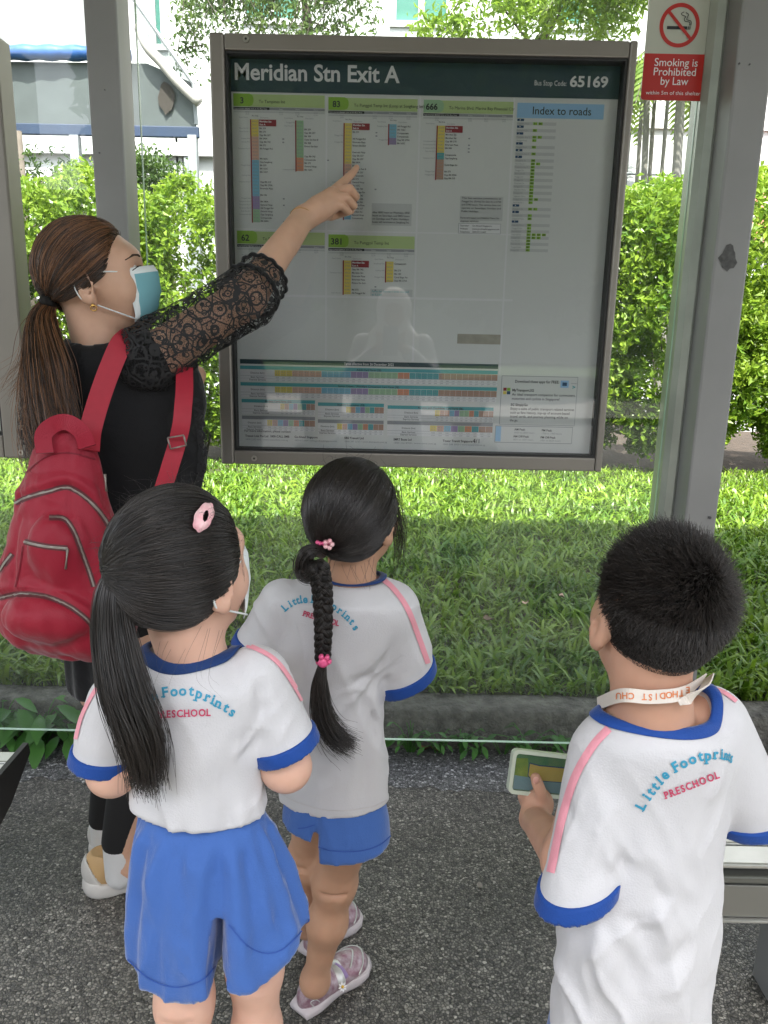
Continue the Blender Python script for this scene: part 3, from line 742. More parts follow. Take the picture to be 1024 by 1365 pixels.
fare(320, 487, 664, 46, 38, 'Adult Card Fares (S$)')
fare(320, 509, 664, 46, 38, 'Senior Citizen / Workfare Concession Card Fares (S$)')
fare(321, 531.5, 420, 52, 8, 'Student Card Fares (S$)'); fare(424, 534, 513, 38, 8, 'Student Concession (S$)'); fare(518, 536, 661, 64, 12, 'Persons with Disabilities Card Fares (S$)')
fare(321, 554, 420, 34, 9, ''); fare(424, 557, 513, 26, 9, ''); fare(518, 557, 661, 58, 9, '')
p.text('For more information, please contact:', 324, 576, 2.9, m_black, .008)
for u, v, a, c in ((325, 583, 'Transit Link Pte Ltd  1800-CALL SMB', '1800 2255 663 / www.transitlink.com.sg'), (392, 584.5, 'Go-Ahead Singapore', '1800 812 6469 / www.go-aheadsingapore.com'), (460, 586, 'SBS Transit Ltd', '1800 287 2727 / www.sbstransit.com.sg'), (527, 588, 'SMRT Buses Ltd', '1800 336 8900 / www.smrt.com.sg'), (594, 590, 'Tower Transit Singapore', '1800 248 0950 / www.towertransit.sg')):
    p.text(a, u, v-(u-324)*.022, 3.0, m_black, .015, width=min(60, len(a)*1.75)); p.text(c, u, v+4.4-(u-324)*.022, 2.2, m_grey, .0, width=58)
p.build('fare_table', bd)
# apps notice
p = Print(org=(669, 500.5)); p.rect(669, 500.5, 771, 566, m_grey, 1); p.rect(669.7, 501.2, 770.4, 565.4, m_paper, 2)
p.text('Download these apps for FREE:', 687, 509.5, 3.6, m_black, .02, width=59)
p.rect(748, 505.5, 759, 515, m_lblue, 3); p.rect(750.5, 508, 756.5, 512.5, m_navy, 4); p.rect(762, 509, 770, 509.5, m_grey, 3); p.text('>', 764, 516.5, 5, m_teal, .04)
p.rect(672, 516.5, 676.5, 520.6, m_red, 3); p.rect(677, 516.5, 681.5, 520.6, m_grn, 3); p.rect(672, 521, 676.5, 525.2, m_yel, 3); p.rect(677, 521, 681.5, 525.2, m_navy, 3)
for i, (t, w_, bo) in enumerate((('MyTransport.SG', 29, .03), ('An ideal transport companion for commuters,', 85, .012), ('motorists and cyclists in Singapore!', 64, .012))): p.text(t, 684, 521+i*5.6, 3.3, m_black, bo, width=w_)
for i, (t, w_, bo) in enumerate((('SG SimplyGo', 23, .03), ('Enjoy a suite of public transport related services', 86, .012), ('such as fare history, top-up of account-based', 80, .012), ('travel cards, and journey planning while on', 78, .012), ('the go.', 11, .012))): p.text(t, 683, 540.5+i*5.2, 3.3, m_black, bo, width=w_)
p.rect(664, 567.5, 769, 590.5, m_grey, 1); p.rect(664.7, 568.2, 768.4, 589.8, m_paper, 2); p.rect(664.7, 568.2, 672, 589, m_lblue, 3)
for u, v, a, c in ((690, 573.5, 'AM Peak', '0630 to 0830 hours'), (727, 574, 'PM Peak', '1700 to 1900 hours'), (689, 583, 'AM Off-Peak', '0831 to 1659 hours'), (726, 583.6, 'PM Off-Peak', '1901 to 0629 hours')): p.text(a, u, v, 2.8, m_black, .02); p.text(c, u, v+4, 2.4, m_grey)
p.text('4/1', 634, 592, 6, m_black, .0, lay=2)
p.build('app_notice', bd)
# faint stain + scratches
p = Print(); p.rect(610, 445, 668, 458, mat('old_tape_stain', (.47, .44, .36), .7, var=.2, vscale=40), .3); p.build('tape_stain', bd)
# ================================================================== LEFT POSTER FRAME
fr = thing('poster_frame', 'grey framed poster case cut off by the left edge, pale sheet inside', 'poster case', (-1.4, 2.0, 1.05))
xr = P(41, 600, 2.0)[0]; zt = P(5, 44, 2.0)[1+1]; zb = P(20, 611, 2.0)[2]
board_frame(None, ((xr-1.0, zt), (xr, zb)), ((xr-.93, zt-.055), (xr-.072, zb+.06)), 2.0, 2.075, fr, ((28, 603),))
b = MB(); b.box((xr-.99, 2.05, zb+.01), (xr-.01, 2.07, zt-.01)); b.build('backing_panel', mat('blank_sheet', (.62, .66, .54), .6, var=.06), fr)
mk('cover_glass', [(xr-.93, 2.02, zb+.06), (xr-.072, 2.02, zb+.06), (xr-.072, 2.02, zt-.055), (xr-.93, 2.02, zt-.055)], [(0, 1, 2, 3)], m_glass2, fr, False)
b = MB(); b.box((xr-.93, 2.045, 1.372), (xr-.072, 2.0495, 1.376)); b.build('sheet_joint', m_pale, fr)
# ================================================================== NO SMOKING SIGN
sg = thing('no_smoking_sign', 'red and white Smoking is Prohibited by Law sign on the glass by the right post', 'sign', (.69, 2.09, 1.96))
ys = 2.09; sx0, sx1 = P(857, 110, ys)[0]-.002, P(941, 110, ys)[0]
zb_ = P(896, 134, ys)[2]; zr = P(902, 72, ys)[2]; zt_ = 2.24
b = MB(); b.box((sx0, ys, zb_), (sx1, ys+.004, zt_), bev=.0015); b.build('plate', m_swhite, sg)
def QS(dx, dz, lay): return (sx0+dx, ys-lay*.0005, zb_+dz)
W = sx1-sx0; HR = zr-zb_
n = 6; c = .008; pts = [QS(c*(1-math.cos(a)), c*(1-math.sin(a)), 1) for a in np.linspace(0, PI/2, n)]
pts += [QS(W-c+c*math.sin(a), c-c*math.cos(a), 1) for a in np.linspace(0, PI/2, n)]
pts = [QS(0, HR, 1)]+[QS(c-c*math.cos(a), c-c*math.sin(a), 1) for a in np.linspace(0, PI/2, n)]+[QS(W-c+c*math.sin(a), c-c*math.cos(a), 1) for a in np.linspace(0, PI/2, n)]+[QS(W, HR, 1)]
mk('red_field', pts, [tuple(range(len(pts)))], m_sred, sg, False)
b = MB()
def stext(s_, xc, z, h, wd, bold, bb):
    g, f, w_ = glyphs(s_, bold, 4); k = h/.7; kx = wd/w_
    bb.add([(sx0+xc-wd/2+q[0]*kx, ys-.0015, zb_+z+q[1]*k) for q in g], f)
stext('Smoking is', W*.5, HR*.735, .0175, W*.68, .004, b); stext('Prohibited', W*.49, HR*.535, .0175, W*.67, .004, b); stext('by Law', W*.5, HR*.335, .0175, W*.44, .004, b); stext('within 5m of this shelter', W*.5, HR*.12, .0085, W*.86, .0, b)
b.build('sign_lettering', m_white, sg)
cxs, czs = W*.5, P(907, 34, ys)[2]-zb_; R1, R2 = .0485, .0395
b = MB(); v = []; f = []
for i in range(48):
    a = 2*PI*i/48; v += [QS(cxs+R1*math.cos(a), czs+R1*math.sin(a), 2), QS(cxs+R2*math.cos(a), czs+R2*math.sin(a), 2)]
for i in range(48): j = (i+1) % 48; f.append((2*i, 2*j, 2*j+1, 2*i+1))
b.add(v, f); dv_ = np.array([.707, -.707]); nv = np.array([.707, .707])
q = [dv_*-.041+nv*.0036, dv_*.041+nv*.0036, dv_*.041-nv*.0036, dv_*-.041-nv*.0036]
b.add([QS(cxs+a[0], czs+a[1], 4) for a in q], [(3, 2, 1, 0)]); b.build('prohibition_ring', m_sred, sg)
b = MB()
for (a0, a1) in ((-.030, .019), (.0205, .0225), (.0245, .0265)): b.add([QS(cxs+a0, czs-.009, 3), QS(cxs+a1, czs-.009, 3), QS(cxs+a1, czs-.002, 3), QS(cxs+a0, czs-.002, 3)], [(0, 1, 2, 3)])
def sline(pts, wd):
    s_ = spline(pts, 30); t = np.gradient(s_, axis=0); t /= np.linalg.norm(t, axis=1)[:, None]; nn = np.stack([-t[:, 1], t[:, 0]], 1)*wd/2
    v = []; [v.extend([QS(cxs+x[0]+y[0], czs+x[1]+y[1], 3), QS(cxs+x[0]-y[0], czs+x[1]-y[1], 3)]) for x, y in zip(s_, nn)]
    b.add(v, [(2*i, 2*i+1, 2*i+3, 2*i+2) for i in range(29)])
sline([(.024, 0), (.023, .007), (.012, .009), (.010, .015), (.013, .019), (.004, .022), (.002, .026), (.008, .029)], .0016)
sline([(.027, 0), (.0265, .009), (.016, .0125), (.017, .018), (.019, .024), (.012, .0275)], .0016)
b.build('cigarette_symbol', m_black, sg)
# ================================================================== BENCHES
m_alu = mat('bench_aluminium', (.50, .50, .47), .32, .75, var=.2, vscale=14)
m_bench_d = mat('bench_end_black', (.02, .019, .018), .55)
def bench(x0, x1, endside, label, zs=.45):
    t = thing('bench', label, 'bench', ((x0+x1)/2, 1.4, 0), 'metal benches of the shelter')
    ribs = ((1.245, 1.30), (1.306, 1.345), (1.351, 1.39), (1.396, 1.435), (1.441, 1.48), (1.486, 1.525), (1.531, 1.575))
    for (a, c) in ribs:
        b = MB(); b.box((x0, a, zs-.012), (x1, c, zs), bev=.004); b.build('seat_slat', m_alu, t)
    b = MB(); b.box((x0, 1.262, zs-.05), (x1, 1.57, zs-.014)); b.box((x0, 1.235, zs-.035), (x1, 1.2625, zs-.02), bev=.003); b.build('seat_beam', mat('bench_grey', (.14, .145, .13), .4, .6), t)
    b = MB(); b.box((x0, 1.25, zs-.12), (x1, 1.2615, zs-.05), bev=.002); b.box((x0, 1.243, zs-.128), (x1, 1.2625, zs-.121), bev=.002, m=1); b.build('front_fascia', [mat('fascia', (.22, .22, .2), .4, .6), m_alu], t)
    xe = x1 if endside > 0 else x0; s_ = endside
    pf = [(1.215, zs-.03), (1.225, zs+.004), (1.40, zs+.006), (1.60, zs+.008), (1.605, zs-.02), (1.50, zs-.085), (1.36, zs-.13), (1.24, zs-.13)]
    b = MB(); b.prism(pf, 0, xe, xe+s_*.012); b.build('end_plate', m_bench_d, t)
    xx = x0+.25 if endside < 0 else x1-.35
    for q in (xx, ):
        b = MB(); b.box((q, 1.36, 0), (q+.07, 1.46, zs-.05), bev=.005); b.build('leg', m_post, t)
    b = MB(); q = x1-.3 if endside < 0 else x0+.3; b.box((q, 1.36, 0), (q+.07, 1.46, zs-.05), bev=.005); b.build('leg', m_post, t)
xe = P(33, 1012, 1.6)[0]
bench(-2.4, xe, 1, 'slatted metal bench with black end plate at the lower left edge, behind the ponytail girl')
bench(.60, 2.3, -1, 'silver metal bench at the right edge, beyond the boy')
# ================================================================== HOUSE BEHIND
YH = 13.8
hs = thing('white_house', 'large white rendered building with green louvred windows behind the hedge', 'building', (1, YH, .1))
b = MB()
wins = []
def wpx(u0, v0, u1, v1): a = P(u0, v0, YH); c = P(u1, v1, YH); return (a[0], c[2], c[0], a[2])
wins.append(wpx(524, -62, 600, 36)); wins.append(wpx(198, -66, 222, 66))
W1 = wins[0]; hh = W1[3]-W1[1]
for k in (2.6, 5.2, 7.8): wins.append((W1[0]+k, W1[1], W1[2]+k, W1[3]))
wins.append((W1[0]-2.4, W1[1], W1[2]-2.4, W1[3])); wins.append((W1[0]-8.6, W1[1], W1[2]-8.6, W1[3]))
# ground floor openings seen left of the board
wins.append(wpx(232, 184, 243, 262)); wins.append(wpx(206, 184, 218, 196+20))
x0, x1, z0, z1 = -14, 16, 0, 11
# wall as panels around the windows: grid split
xs = sorted(set([x0, x1]+[w_[0] for w_ in wins]+[w_[2] for w_ in wins])); zs = sorted(set([z0, z1]+[w_[1] for w_ in wins]+[w_[3] for w_ in wins]))
for i in range(len(xs)-1):
    for j in range(len(zs)-1):
        cx, cz = (xs[i]+xs[i+1])/2, (zs[j]+zs[j+1])/2
        if any(w_[0] < cx < w_[2] and w_[1] < cz < w_[3] for w_ in wins):
            continue
        b.add([(xs[i], YH, zs[j]), (xs[i+1], YH, zs[j]), (xs[i+1], YH, zs[j+1]), (xs[i], YH, zs[j+1])], [(0, 1, 2, 3)])
for w_ in wins:
    a, c, d, e = w_
    b.add([(a, YH, c), (a, YH+.2, c), (a, YH+.2, e), (a, YH, e)], [(0, 1, 2, 3)]); b.add([(d, YH, c), (d, YH+.2, c), (d, YH+.2, e), (d, YH, e)], [(0, 3, 2, 1)])
    b.add([(a, YH, c), (d, YH, c), (d, YH+.2, c), (a, YH+.2, c)], [(0, 1, 2, 3)]); b.add([(a, YH, e), (d, YH, e), (d, YH+.2, e), (a, YH+.2, e)], [(0, 3, 2, 1)])
b.add([(x0, YH+6, z0), (x1, YH+6, z0), (x1, YH+6, z1), (x0, YH+6, z1)], [(0, 3, 2, 1)]); b.add([(x0, YH, z1), (x1, YH, z1), (x1, YH+6, z1), (x0, YH+6, z1)], [(0, 1, 2, 3)])
b.add([(x0, YH, z0), (x0, YH+6, z0), (x0, YH+6, z1), (x0, YH, z1)], [(0, 3, 2, 1)]); b.add([(x1, YH, z0), (x1, YH+6, z0), (x1, YH+6, z1), (x1, YH, z1)], [(0, 1, 2, 3)])
b.build('wall', m_wallw, hs)
for w_ in wins:
    a, c, d, e = w_; mb = MB(); t = .07
    mb.box((a-.03, YH-.04, c-.02), (a+t, YH+.06, e+.02)); mb.box((d-t, YH-.04, c-.02), (d+.03, YH+.06, e+.02)); mb.box((a+t, YH-.038, e-t), (d-t, YH+.06, e+.02)); mb.box((a+t, YH-.038, c-.02), (d-t, YH+.06, c+t))
    if d-a > .6: m_ = (a+d)/2; mb.box((m_-.05, YH-.036, c+t), (m_+.05, YH+.06, e-t))
    wf = mb.build('window', m_wallw, hs)
    mb = MB(); nl = max(3, int((e-c)/.15))
    for k in range(nl):
        z_ = c+t+(e-c-2*t)*(k+.5)/nl; hgt = (e-c-2*t)/nl*.52
        mb.add([(a+t, YH+.04, z_-hgt), (d-t, YH+.04, z_-hgt), (d-t, YH-.01, z_+hgt), (a+t, YH-.01, z_+hgt)], [(0, 1, 2, 3)])
    o = mb.build('louvre', m_wgreen, wf); o['kind'] = 'stuff'
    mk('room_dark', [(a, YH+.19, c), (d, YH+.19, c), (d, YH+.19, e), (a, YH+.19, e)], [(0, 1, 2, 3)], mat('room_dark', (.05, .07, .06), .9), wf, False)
# plinth shadow ledges and the low boundary wall on the right
b = MB(); b.box((x0, YH-.12, 4.15), (x1, YH-.005, 4.35)); b.build('string_course', m_wallw, hs)
for u in (205, 252, 880, 840):
    p = P(u, 200, YH-.1); b = MB(); b.box((p[0]-.09, YH-.1, 0.1), (p[0]+.09, YH-.004, 4.149)); b.build('pilaster', m_wallw if u > 500 else m_gpost, hs)
lw = thing('boundary_wall', 'white garden wall with coping behind the palm trunks', 'wall', (8, 12.6, .1))
p = P(845, 160, 12.6); q = P(1100, 160, 12.6)
nb = 5; xw = np.linspace(p[0]-1.5, q[0]+3, nb+1)
for i in range(nb):
    b = MB(); b.box((xw[i]+.008, 12.6, .1), (xw[i+1]-.008, 12.75, p[2]-.12)); b.build('wall_panel', m_wallw, lw)
b = MB(); b.box((xw[0], 12.55, p[2]-.118), (xw[-1], 12.8, p[2])); b.build('coping', mat('coping_grey', (.5, .5, .48), .8), lw)
b = MB(); b.tube([(xw[0], 12.52, P(870, 232, 12.5)[2]), (xw[-1], 12.52, P(870, 232, 12.5)[2])], .02, 6); b.build('pipe', m_gpost, lw)
# red roofed kiosk on the far right
rd = thing('red_roof_kiosk', 'low building with pinkish red tiled roof at the right edge behind the hedge', 'building', (9, 11, .1))
A = P(1004, 312, 11.0); B_ = P(1004, 246, 12.0)
b = MB(); z_e = A[2]; z_r = P(1015, 244, 12.)[2]
for i in range(14):
    xx = A[0]-.35+i*.3; b = MB(); b.add([(xx, 10.9, z_e), (xx+.29, 10.9, z_e), (xx+.29, 12.1, z_r), (xx, 12.1, z_r), (xx, 10.9, z_e-.05), (xx+.29, 10.9, z_e-.05), (xx+.29, 12.1, z_r-.05), (xx, 12.1, z_r-.05)], [(0, 1, 2, 3), (4, 7, 6, 5), (0, 4, 5, 1), (1, 5, 6, 2), (3, 2, 6, 7), (0, 3, 7, 4)])
    b.build('tile', m_redroof, rd)
b = MB(); b.box((A[0]-.4, 10.86, z_e-.22), (A[0]+4, 10.9, z_e-.02)); b.build('fascia_board', mat('fascia_brown', (.22, .10, .08), .8), rd)
b = MB(); b.box((A[0]-.2, 11.0, .1), (A[0]+4, 13, z_e-.051)); b.build('wall', m_wallw, rd)

# ================================================================== CANOPY WITH BLINDS, left
YC = 9.2
cn = thing('blind_canopy', 'blue tarpaulin canopy with dusty roll down sheets, left of the map board', 'canopy', (-4.5, YC, .1))
def pc(u, v, y=YC): return P(u, v, y)
xl = pc(-160, 100)[0]
zt = pc(90, 85)[2]; zbm = pc(90, 166)[2]; zn = pc(90, 181)[2]
xr_ = pc(262, 165)[0]; zk = pc(258, 112)[2]; xk = xr_-.02; xt = pc(180, 8)[0]; ztop = pc(180, 4)[2]
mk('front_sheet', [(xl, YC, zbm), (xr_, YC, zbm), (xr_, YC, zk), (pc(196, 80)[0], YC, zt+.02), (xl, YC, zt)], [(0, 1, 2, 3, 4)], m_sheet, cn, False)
b = MB(); b.box((xl, YC-.03, zn), (xr_+.03, YC+.02, zbm), bev=.01); b.build('hem_band', m_navyb, cn)
# rolled blue tarp, lumpy
pts = [(x, YC-.06+.01*math.sin(x*5), (pc(90, 74)[2]+.008*math.sin(x*3.2))) for x in np.linspace(xl, pc(176, 75)[0], 40)]
b = MB(); b.tube(pts, .075+.008*np.sin(np.arange(40)*1.7), 10); b.build('rolled_tarp', m_tarp, cn, smooth=True)
# upper roof sheet leaning back
b = MB(); xa = pc(114, 30)[0]
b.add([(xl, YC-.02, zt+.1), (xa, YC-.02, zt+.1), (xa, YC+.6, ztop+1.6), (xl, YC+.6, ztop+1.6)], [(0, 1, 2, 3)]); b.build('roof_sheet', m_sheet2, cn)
# sloping verge with the white rolled pipe
mk('verge_sheet', [(xr_, YC-.012, pc(262, 140)[2]), (xk, YC-.012, zk), (pc(176, -6)[0], YC-.012, pc(176, -6)[2]), (pc(178, 34)[0], YC-.012, pc(178, 34)[2])], [(0, 1, 2, 3)], glassmat('clear_vinyl', tint=(.5, .54, .53), refl=.5, dirt=.10, dcol=(.2, .22, .22)), cn, False)
b = MB(); a = pc(172, -10); c = pc(258, 112); d = pc(262, 166)
b.tube([a, c], .022, 6); b.tube([c, d], .022, 6); b.build('verge_bar', m_gpost, cn)
pts = spline([pc(184, 34, YC-.08), pc(196, 62, YC-.1), pc(216, 84, YC-.1), pc(236, 108, YC-.1), pc(266, 137, YC-.1)], 24)
b = MB(); b.tube(pts, .055, 10); b.build('white_roll', m_pipe, cn, smooth=True)
for u, v0, v1, wd in ((257, 181, 275, .05), (100, 181, 270, .05), (-120, 60, 270, .05)):
    a = pc(u, v0); b = MB(); b.box((a[0]-wd, YC-.05, .1), (a[0]+wd, YC+.05, a[2] if v0 > 100 else zn), bev=.005); b.build('post', m_gpost, cn)
p1 = pc(222, 130, YC-.03); rr2 = np.random.default_rng(4)
pts = [(p1[0]+.08*math.cos(a)*(.7+.5*rr2.random()), YC-.03, p1[2]+.17*math.sin(a)*(.8+.3*rr2.random())) for a in np.linspace(0, 2*PI, 15)[:-1]]
mk('patch', pts, [tuple(range(14))[::-1]], mat('brown_patch', (.035, .03, .025), .9), cn, False)
# brown timber post and shutter beside the grey steel post
tp = thing('timber_screen', 'narrow brown timber screen just left of the grey steel post, under the blue tarp', 'screen', (-4.2, 9.4, .1))
a = P(120, 88, 9.5); c = P(134, 250, 9.5); b = MB()
for k in range(9):
    z_ = .1+(a[2]-.1)*k/9; b = MB(); b.box((a[0], 9.5, z_+.01), (c[0]+.25, 9.54, z_+(a[2]-.1)/9-.01)); b.build('board', mat('brown_timber', (.14, .09, .05), .8, var=.4, vscale=5) if k == 0 else bpy.data.materials['brown_timber'], tp)

# ================================================================== TREES
def tree(name, label, trunkpts, rads, limbs, clumps, m, n, size, group=None, seed=1, hang=0., asp=.42):
    base = trunkpts[0]; t = thing(name, label, 'tree', base, group)
    b = MB(); b.tube(spline(trunkpts, 14), np.linspace(rads[0], rads[1], 14), 9)
    for l in limbs: b.tube(spline(l, 10), np.linspace(rads[1]*.8, .008, 10), 5)
    b.build('trunk', m_bark, t, smooth=True)
    r = np.random.default_rng(seed); P_ = []; N_ = []
    for (c, s, wgt) in clumps:
        k = int(n*wgt); ns = max(1, k//7)
        d = r.normal(size=(ns, 3)); d /= np.linalg.norm(d, axis=1)[:, None]; q = np.array(c)+d*np.array(s)*(r.random(ns)**.45)[:, None]
        q = q[vnoise(q*2.6, seed) > -.35]
        nn = (q-np.array(c))/np.array(s)+np.array([0, 0, .4]); qq = np.repeat(q, 7, 0)+r.normal(0, size*.8, (len(q)*7, 3)); P_.append(qq); N_.append(np.repeat(nn, 7, 0))
    V, T = leaves(np.vstack(P_), np.vstack(N_), size, asp, r, hang=hang)
    mk('crown', V, T, m, t, smooth=False)
    return t
# tree over the board, right half
c0 = P(720, 0, 11.); base = np.array([P(760, 300, 11.)[0], 11., .12])
tree('garden_tree', 'bushy green tree behind the top right of the map board', [base, base+[.1, 0, 2.5], [c0[0], 11, c0[2]-.4]], (.06, .022),
     [[(c0[0], 11, c0[2]-.6), tuple(P(640, -20, 11.)), tuple(P(600, 20, 11.))], [(c0[0], 11, c0[2]-.6), tuple(P(800, -60, 11.)), tuple(P(850, 10, 11.))]],
     [(P(735, -20, 11.), (1.15, .8, .78), .5), (P(655, 12, 11.), (.62, .5, .32), .13), (P(600, 36, 11.), (.55, .4, .16), .05), (P(820, -10, 11.), (.5, .5, .6), .12), (P(700, -120, 11.2), (1.5, 1, .8), .2)], m_lime, 9000, .10, seed=3)
# drooping fine-leaved tree at upper left
pts = []
def twigs(t, starts, seed, ln, m, size, nper=60):
    r = np.random.default_rng(seed); b = MB(); cs = []
    for s_ in starts:
        s_ = np.array(s_); L = ln*(.5+.7*r.random()); e = s_+[r.normal(0, .18), r.normal(0, .1), -L]; mid = (s_+e)/2+[r.normal(0, .12), 0, .1]
        c = spline([s_, mid, e], 16); b.tube(c[::3], np.linspace(.008, .003, len(c[::3])), 4, cap=False)
        q = c[r.integers(2, 16, nper)]+r.normal(0, .07, (nper, 3)); cs.append(q)
    cs = np.vstack(cs); V, T = leaves(cs, np.tile([0, -.5, .3], (len(cs), 1)), size, .4, r, hang=.9)
    b.build('twigs', m_bark, t); mk('crown', V, T, m, t, smooth=False)
base = np.array([P(420, 300, 10.3)[0], 10.6, .12])
t = thing('drooping_tree', 'fine leaved drooping tree hanging above the top left of the map board', 'tree', base)
top = P(330, -60, 10.)
b = MB(); b.tube(spline([base, base+[.1, 0, 3], top+[.5, 0, .7]], 14), np.linspace(.09, .04, 14), 8); b.tube(spline([top+[-1.2, 0, .5], top+[.4, 0, .3], top+[1.6, 0, .2]], 10), np.linspace(.025, .012, 10), 6); b.build('trunk', m_bark, t, smooth=True)
st = [P(u, v, 10.+r_) for u, v, r_ in [(random.uniform(228, 480), random.uniform(-70, -5), random.uniform(-.4, .4)) for _ in range(75)]]
st += [P(u, v, 10.) for u, v in ((250, 20), (256, 30), (262, 40), (270, 60), (244, 35), (330, 22), (420, 30), (455, 28), (470, 24), (445, 36), (405, 22), (350, 20))]
twigs(t, st, 4, .55, leafmat('fine_leaf', (.04, .09, .03), (.16, .24, .05), .45), .075, 52)
# small bare sapling behind the left pane
sp = thing('sapling', 'thin bare branched sapling seen through the left pane', 'tree', (P(35, 300, 8.8)[0], 8.8, .12))
b = MB(); r0 = np.array([P(36, 270, 8.8)[0], 8.8, .12]); topz = P(30, 175, 8.8)[2]
b.tube([r0, (r0[0]-.03, 8.8, topz)], .035, 7)
rs = np.random.default_rng(8); cs = []
for k in range(22):
    z_ = 1.9+(topz-1.9)*rs.random(); d = rs.normal(size=3)*[1, .5, 0]; d /= np.linalg.norm(d); e = np.array([r0[0], 8.8, z_])+d*(.5+.5*rs.random())+[0, 0, .2+.25*rs.random()]
    c = spline([(r0[0]-.02, 8.8, z_), (np.array([r0[0], 8.8, z_])+e)/2+[0, 0, .08], e], 8); b.tube(c, np.linspace(.012, .003, 8), 4, cap=False); cs.append(c[rs.integers(3, 8, 26)]+rs.normal(0, .06, (26, 3)))
b.build('trunk', m_bark, sp, smooth=True); cs = np.vstack(cs); V, T = leaves(cs, np.tile([0, -.5, .5], (len(cs), 1)), .05, .45, rs); mk('crown', V, T, m_dark, sp, smooth=False)
# shaded tree behind the canopy sheets
base = np.array([P(225, 250, 11.5)[0], 11.6, .12])
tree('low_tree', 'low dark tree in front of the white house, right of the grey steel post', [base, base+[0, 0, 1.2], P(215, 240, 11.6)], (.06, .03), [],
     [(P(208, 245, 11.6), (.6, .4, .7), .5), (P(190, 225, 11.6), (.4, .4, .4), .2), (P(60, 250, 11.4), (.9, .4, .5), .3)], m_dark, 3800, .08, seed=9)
# palms
m_frond = leafmat('palm_leaf', (.08, .18, .03), (.28, .38, .07), .5)
def palm(label, base, tip, nfr, L, seed, r0=.07, droop=1., only=None):
    t = thing('palm_tree', label, 'palm', base, 'slender palms beside the right post'); base = np.array(base); tip = np.array(tip)
    b = MB(); c = spline([base, (base+tip)/2+[.06, 0, 0], tip], 16); b.tube(c, np.linspace(r0, r0*.6, 16)*(1+.06*np.sin(np.arange(16)*2.5)), 8); b.build('trunk', mat('palm_trunk', (.20, .19, .17), .85, var=.3, vscale=6, bump=.4, bscale=30) if 'palm_trunk' not in bpy.data.materials else bpy.data.materials['palm_trunk'], t, smooth=True)
    r = np.random.default_rng(seed)
    for k in range(nfr):
        az = 2*PI*k/nfr+r.random()*.5; el = .5+.5*r.random(); d = np.array([math.cos(az), math.sin(az), 0])
        if only is not None: az = only[k % len(only)]; d = np.array([math.cos(az), math.sin(az), 0])
        pts = spline([tip, tip+d*L*.35+[0, 0, L*.35*el], tip+d*L*.8+[0, 0, L*.15*el], tip+d*L*1.1+[0, 0, -L*.3*droop]], 28)
        v = []; f = []
        s = np.cross(d, [0, 0, 1])
        for i in range(3, 28):
            for sg_ in (-1, 1):
                ll = L*.36*math.sin(PI*(i/28)**.8)+.05; e = pts[i]+sg_*s*ll*.72+d*ll*.35+np.array([0, 0, -ll*(.45+.25*r.random())]); n_ = len(v); q = (pts[min(i+1, 27)]-pts[i-1])*.17
                m_ = pts[i]*.5+e*.5+np.array([0, 0, ll*.10])
                v += [pts[i]-q, pts[i]+q, m_+q*.9, m_-q*.9, e]; f += [(n_, n_+1, n_+2, n_+3), (n_+3, n_+2, n_+4)]
        g = mk('frond', v, f, m_frond, t, False)
        b = MB(); b.tube(pts[::3], np.linspace(.018, .004, len(pts[::3])), 5, cap=False); b.build('midrib', m_bark, g)
yp = 10.4
def pb(u, v, y): return P(u, v, y)
palm('leaning thin palm right of the board with big frond over its top corner', (pb(858, 290, yp)[0], yp, .12), pb(868, -10, yp), 8, 1.25, 2, .055, only=(PI*.98, PI*1.1, PI*.86, .2, PI*1.3, PI*.6, -.6, .9))
palm('thickest palm trunk beside the glass edge, shaggy hanging leaves', (pb(897, 300, 9.8)[0], 9.8, .12), pb(909, 100, 9.8), 12, .75, 3, .085, droop=2.0)
palm('thin palm stem leaning left, nearest the map board frame', (pb(838, 290, 11.2)[0], 11.2, .12), pb(858, 110, 11.2), 5, .8, 5, .04, droop=1.6)
palm('thin palm stem leaning right between the two thicker palms', (pb(866, 290, 11.)[0], 11., .12), pb(892, 115, 11.), 6, .8, 7, .04, droop=2.)
palm('short palm stem forking away from the leaning palm', (pb(856, 290, 11.6)[0], 11.6, .12), pb(873, 130, 11.6), 5, .7, 8, .045, droop=2.)

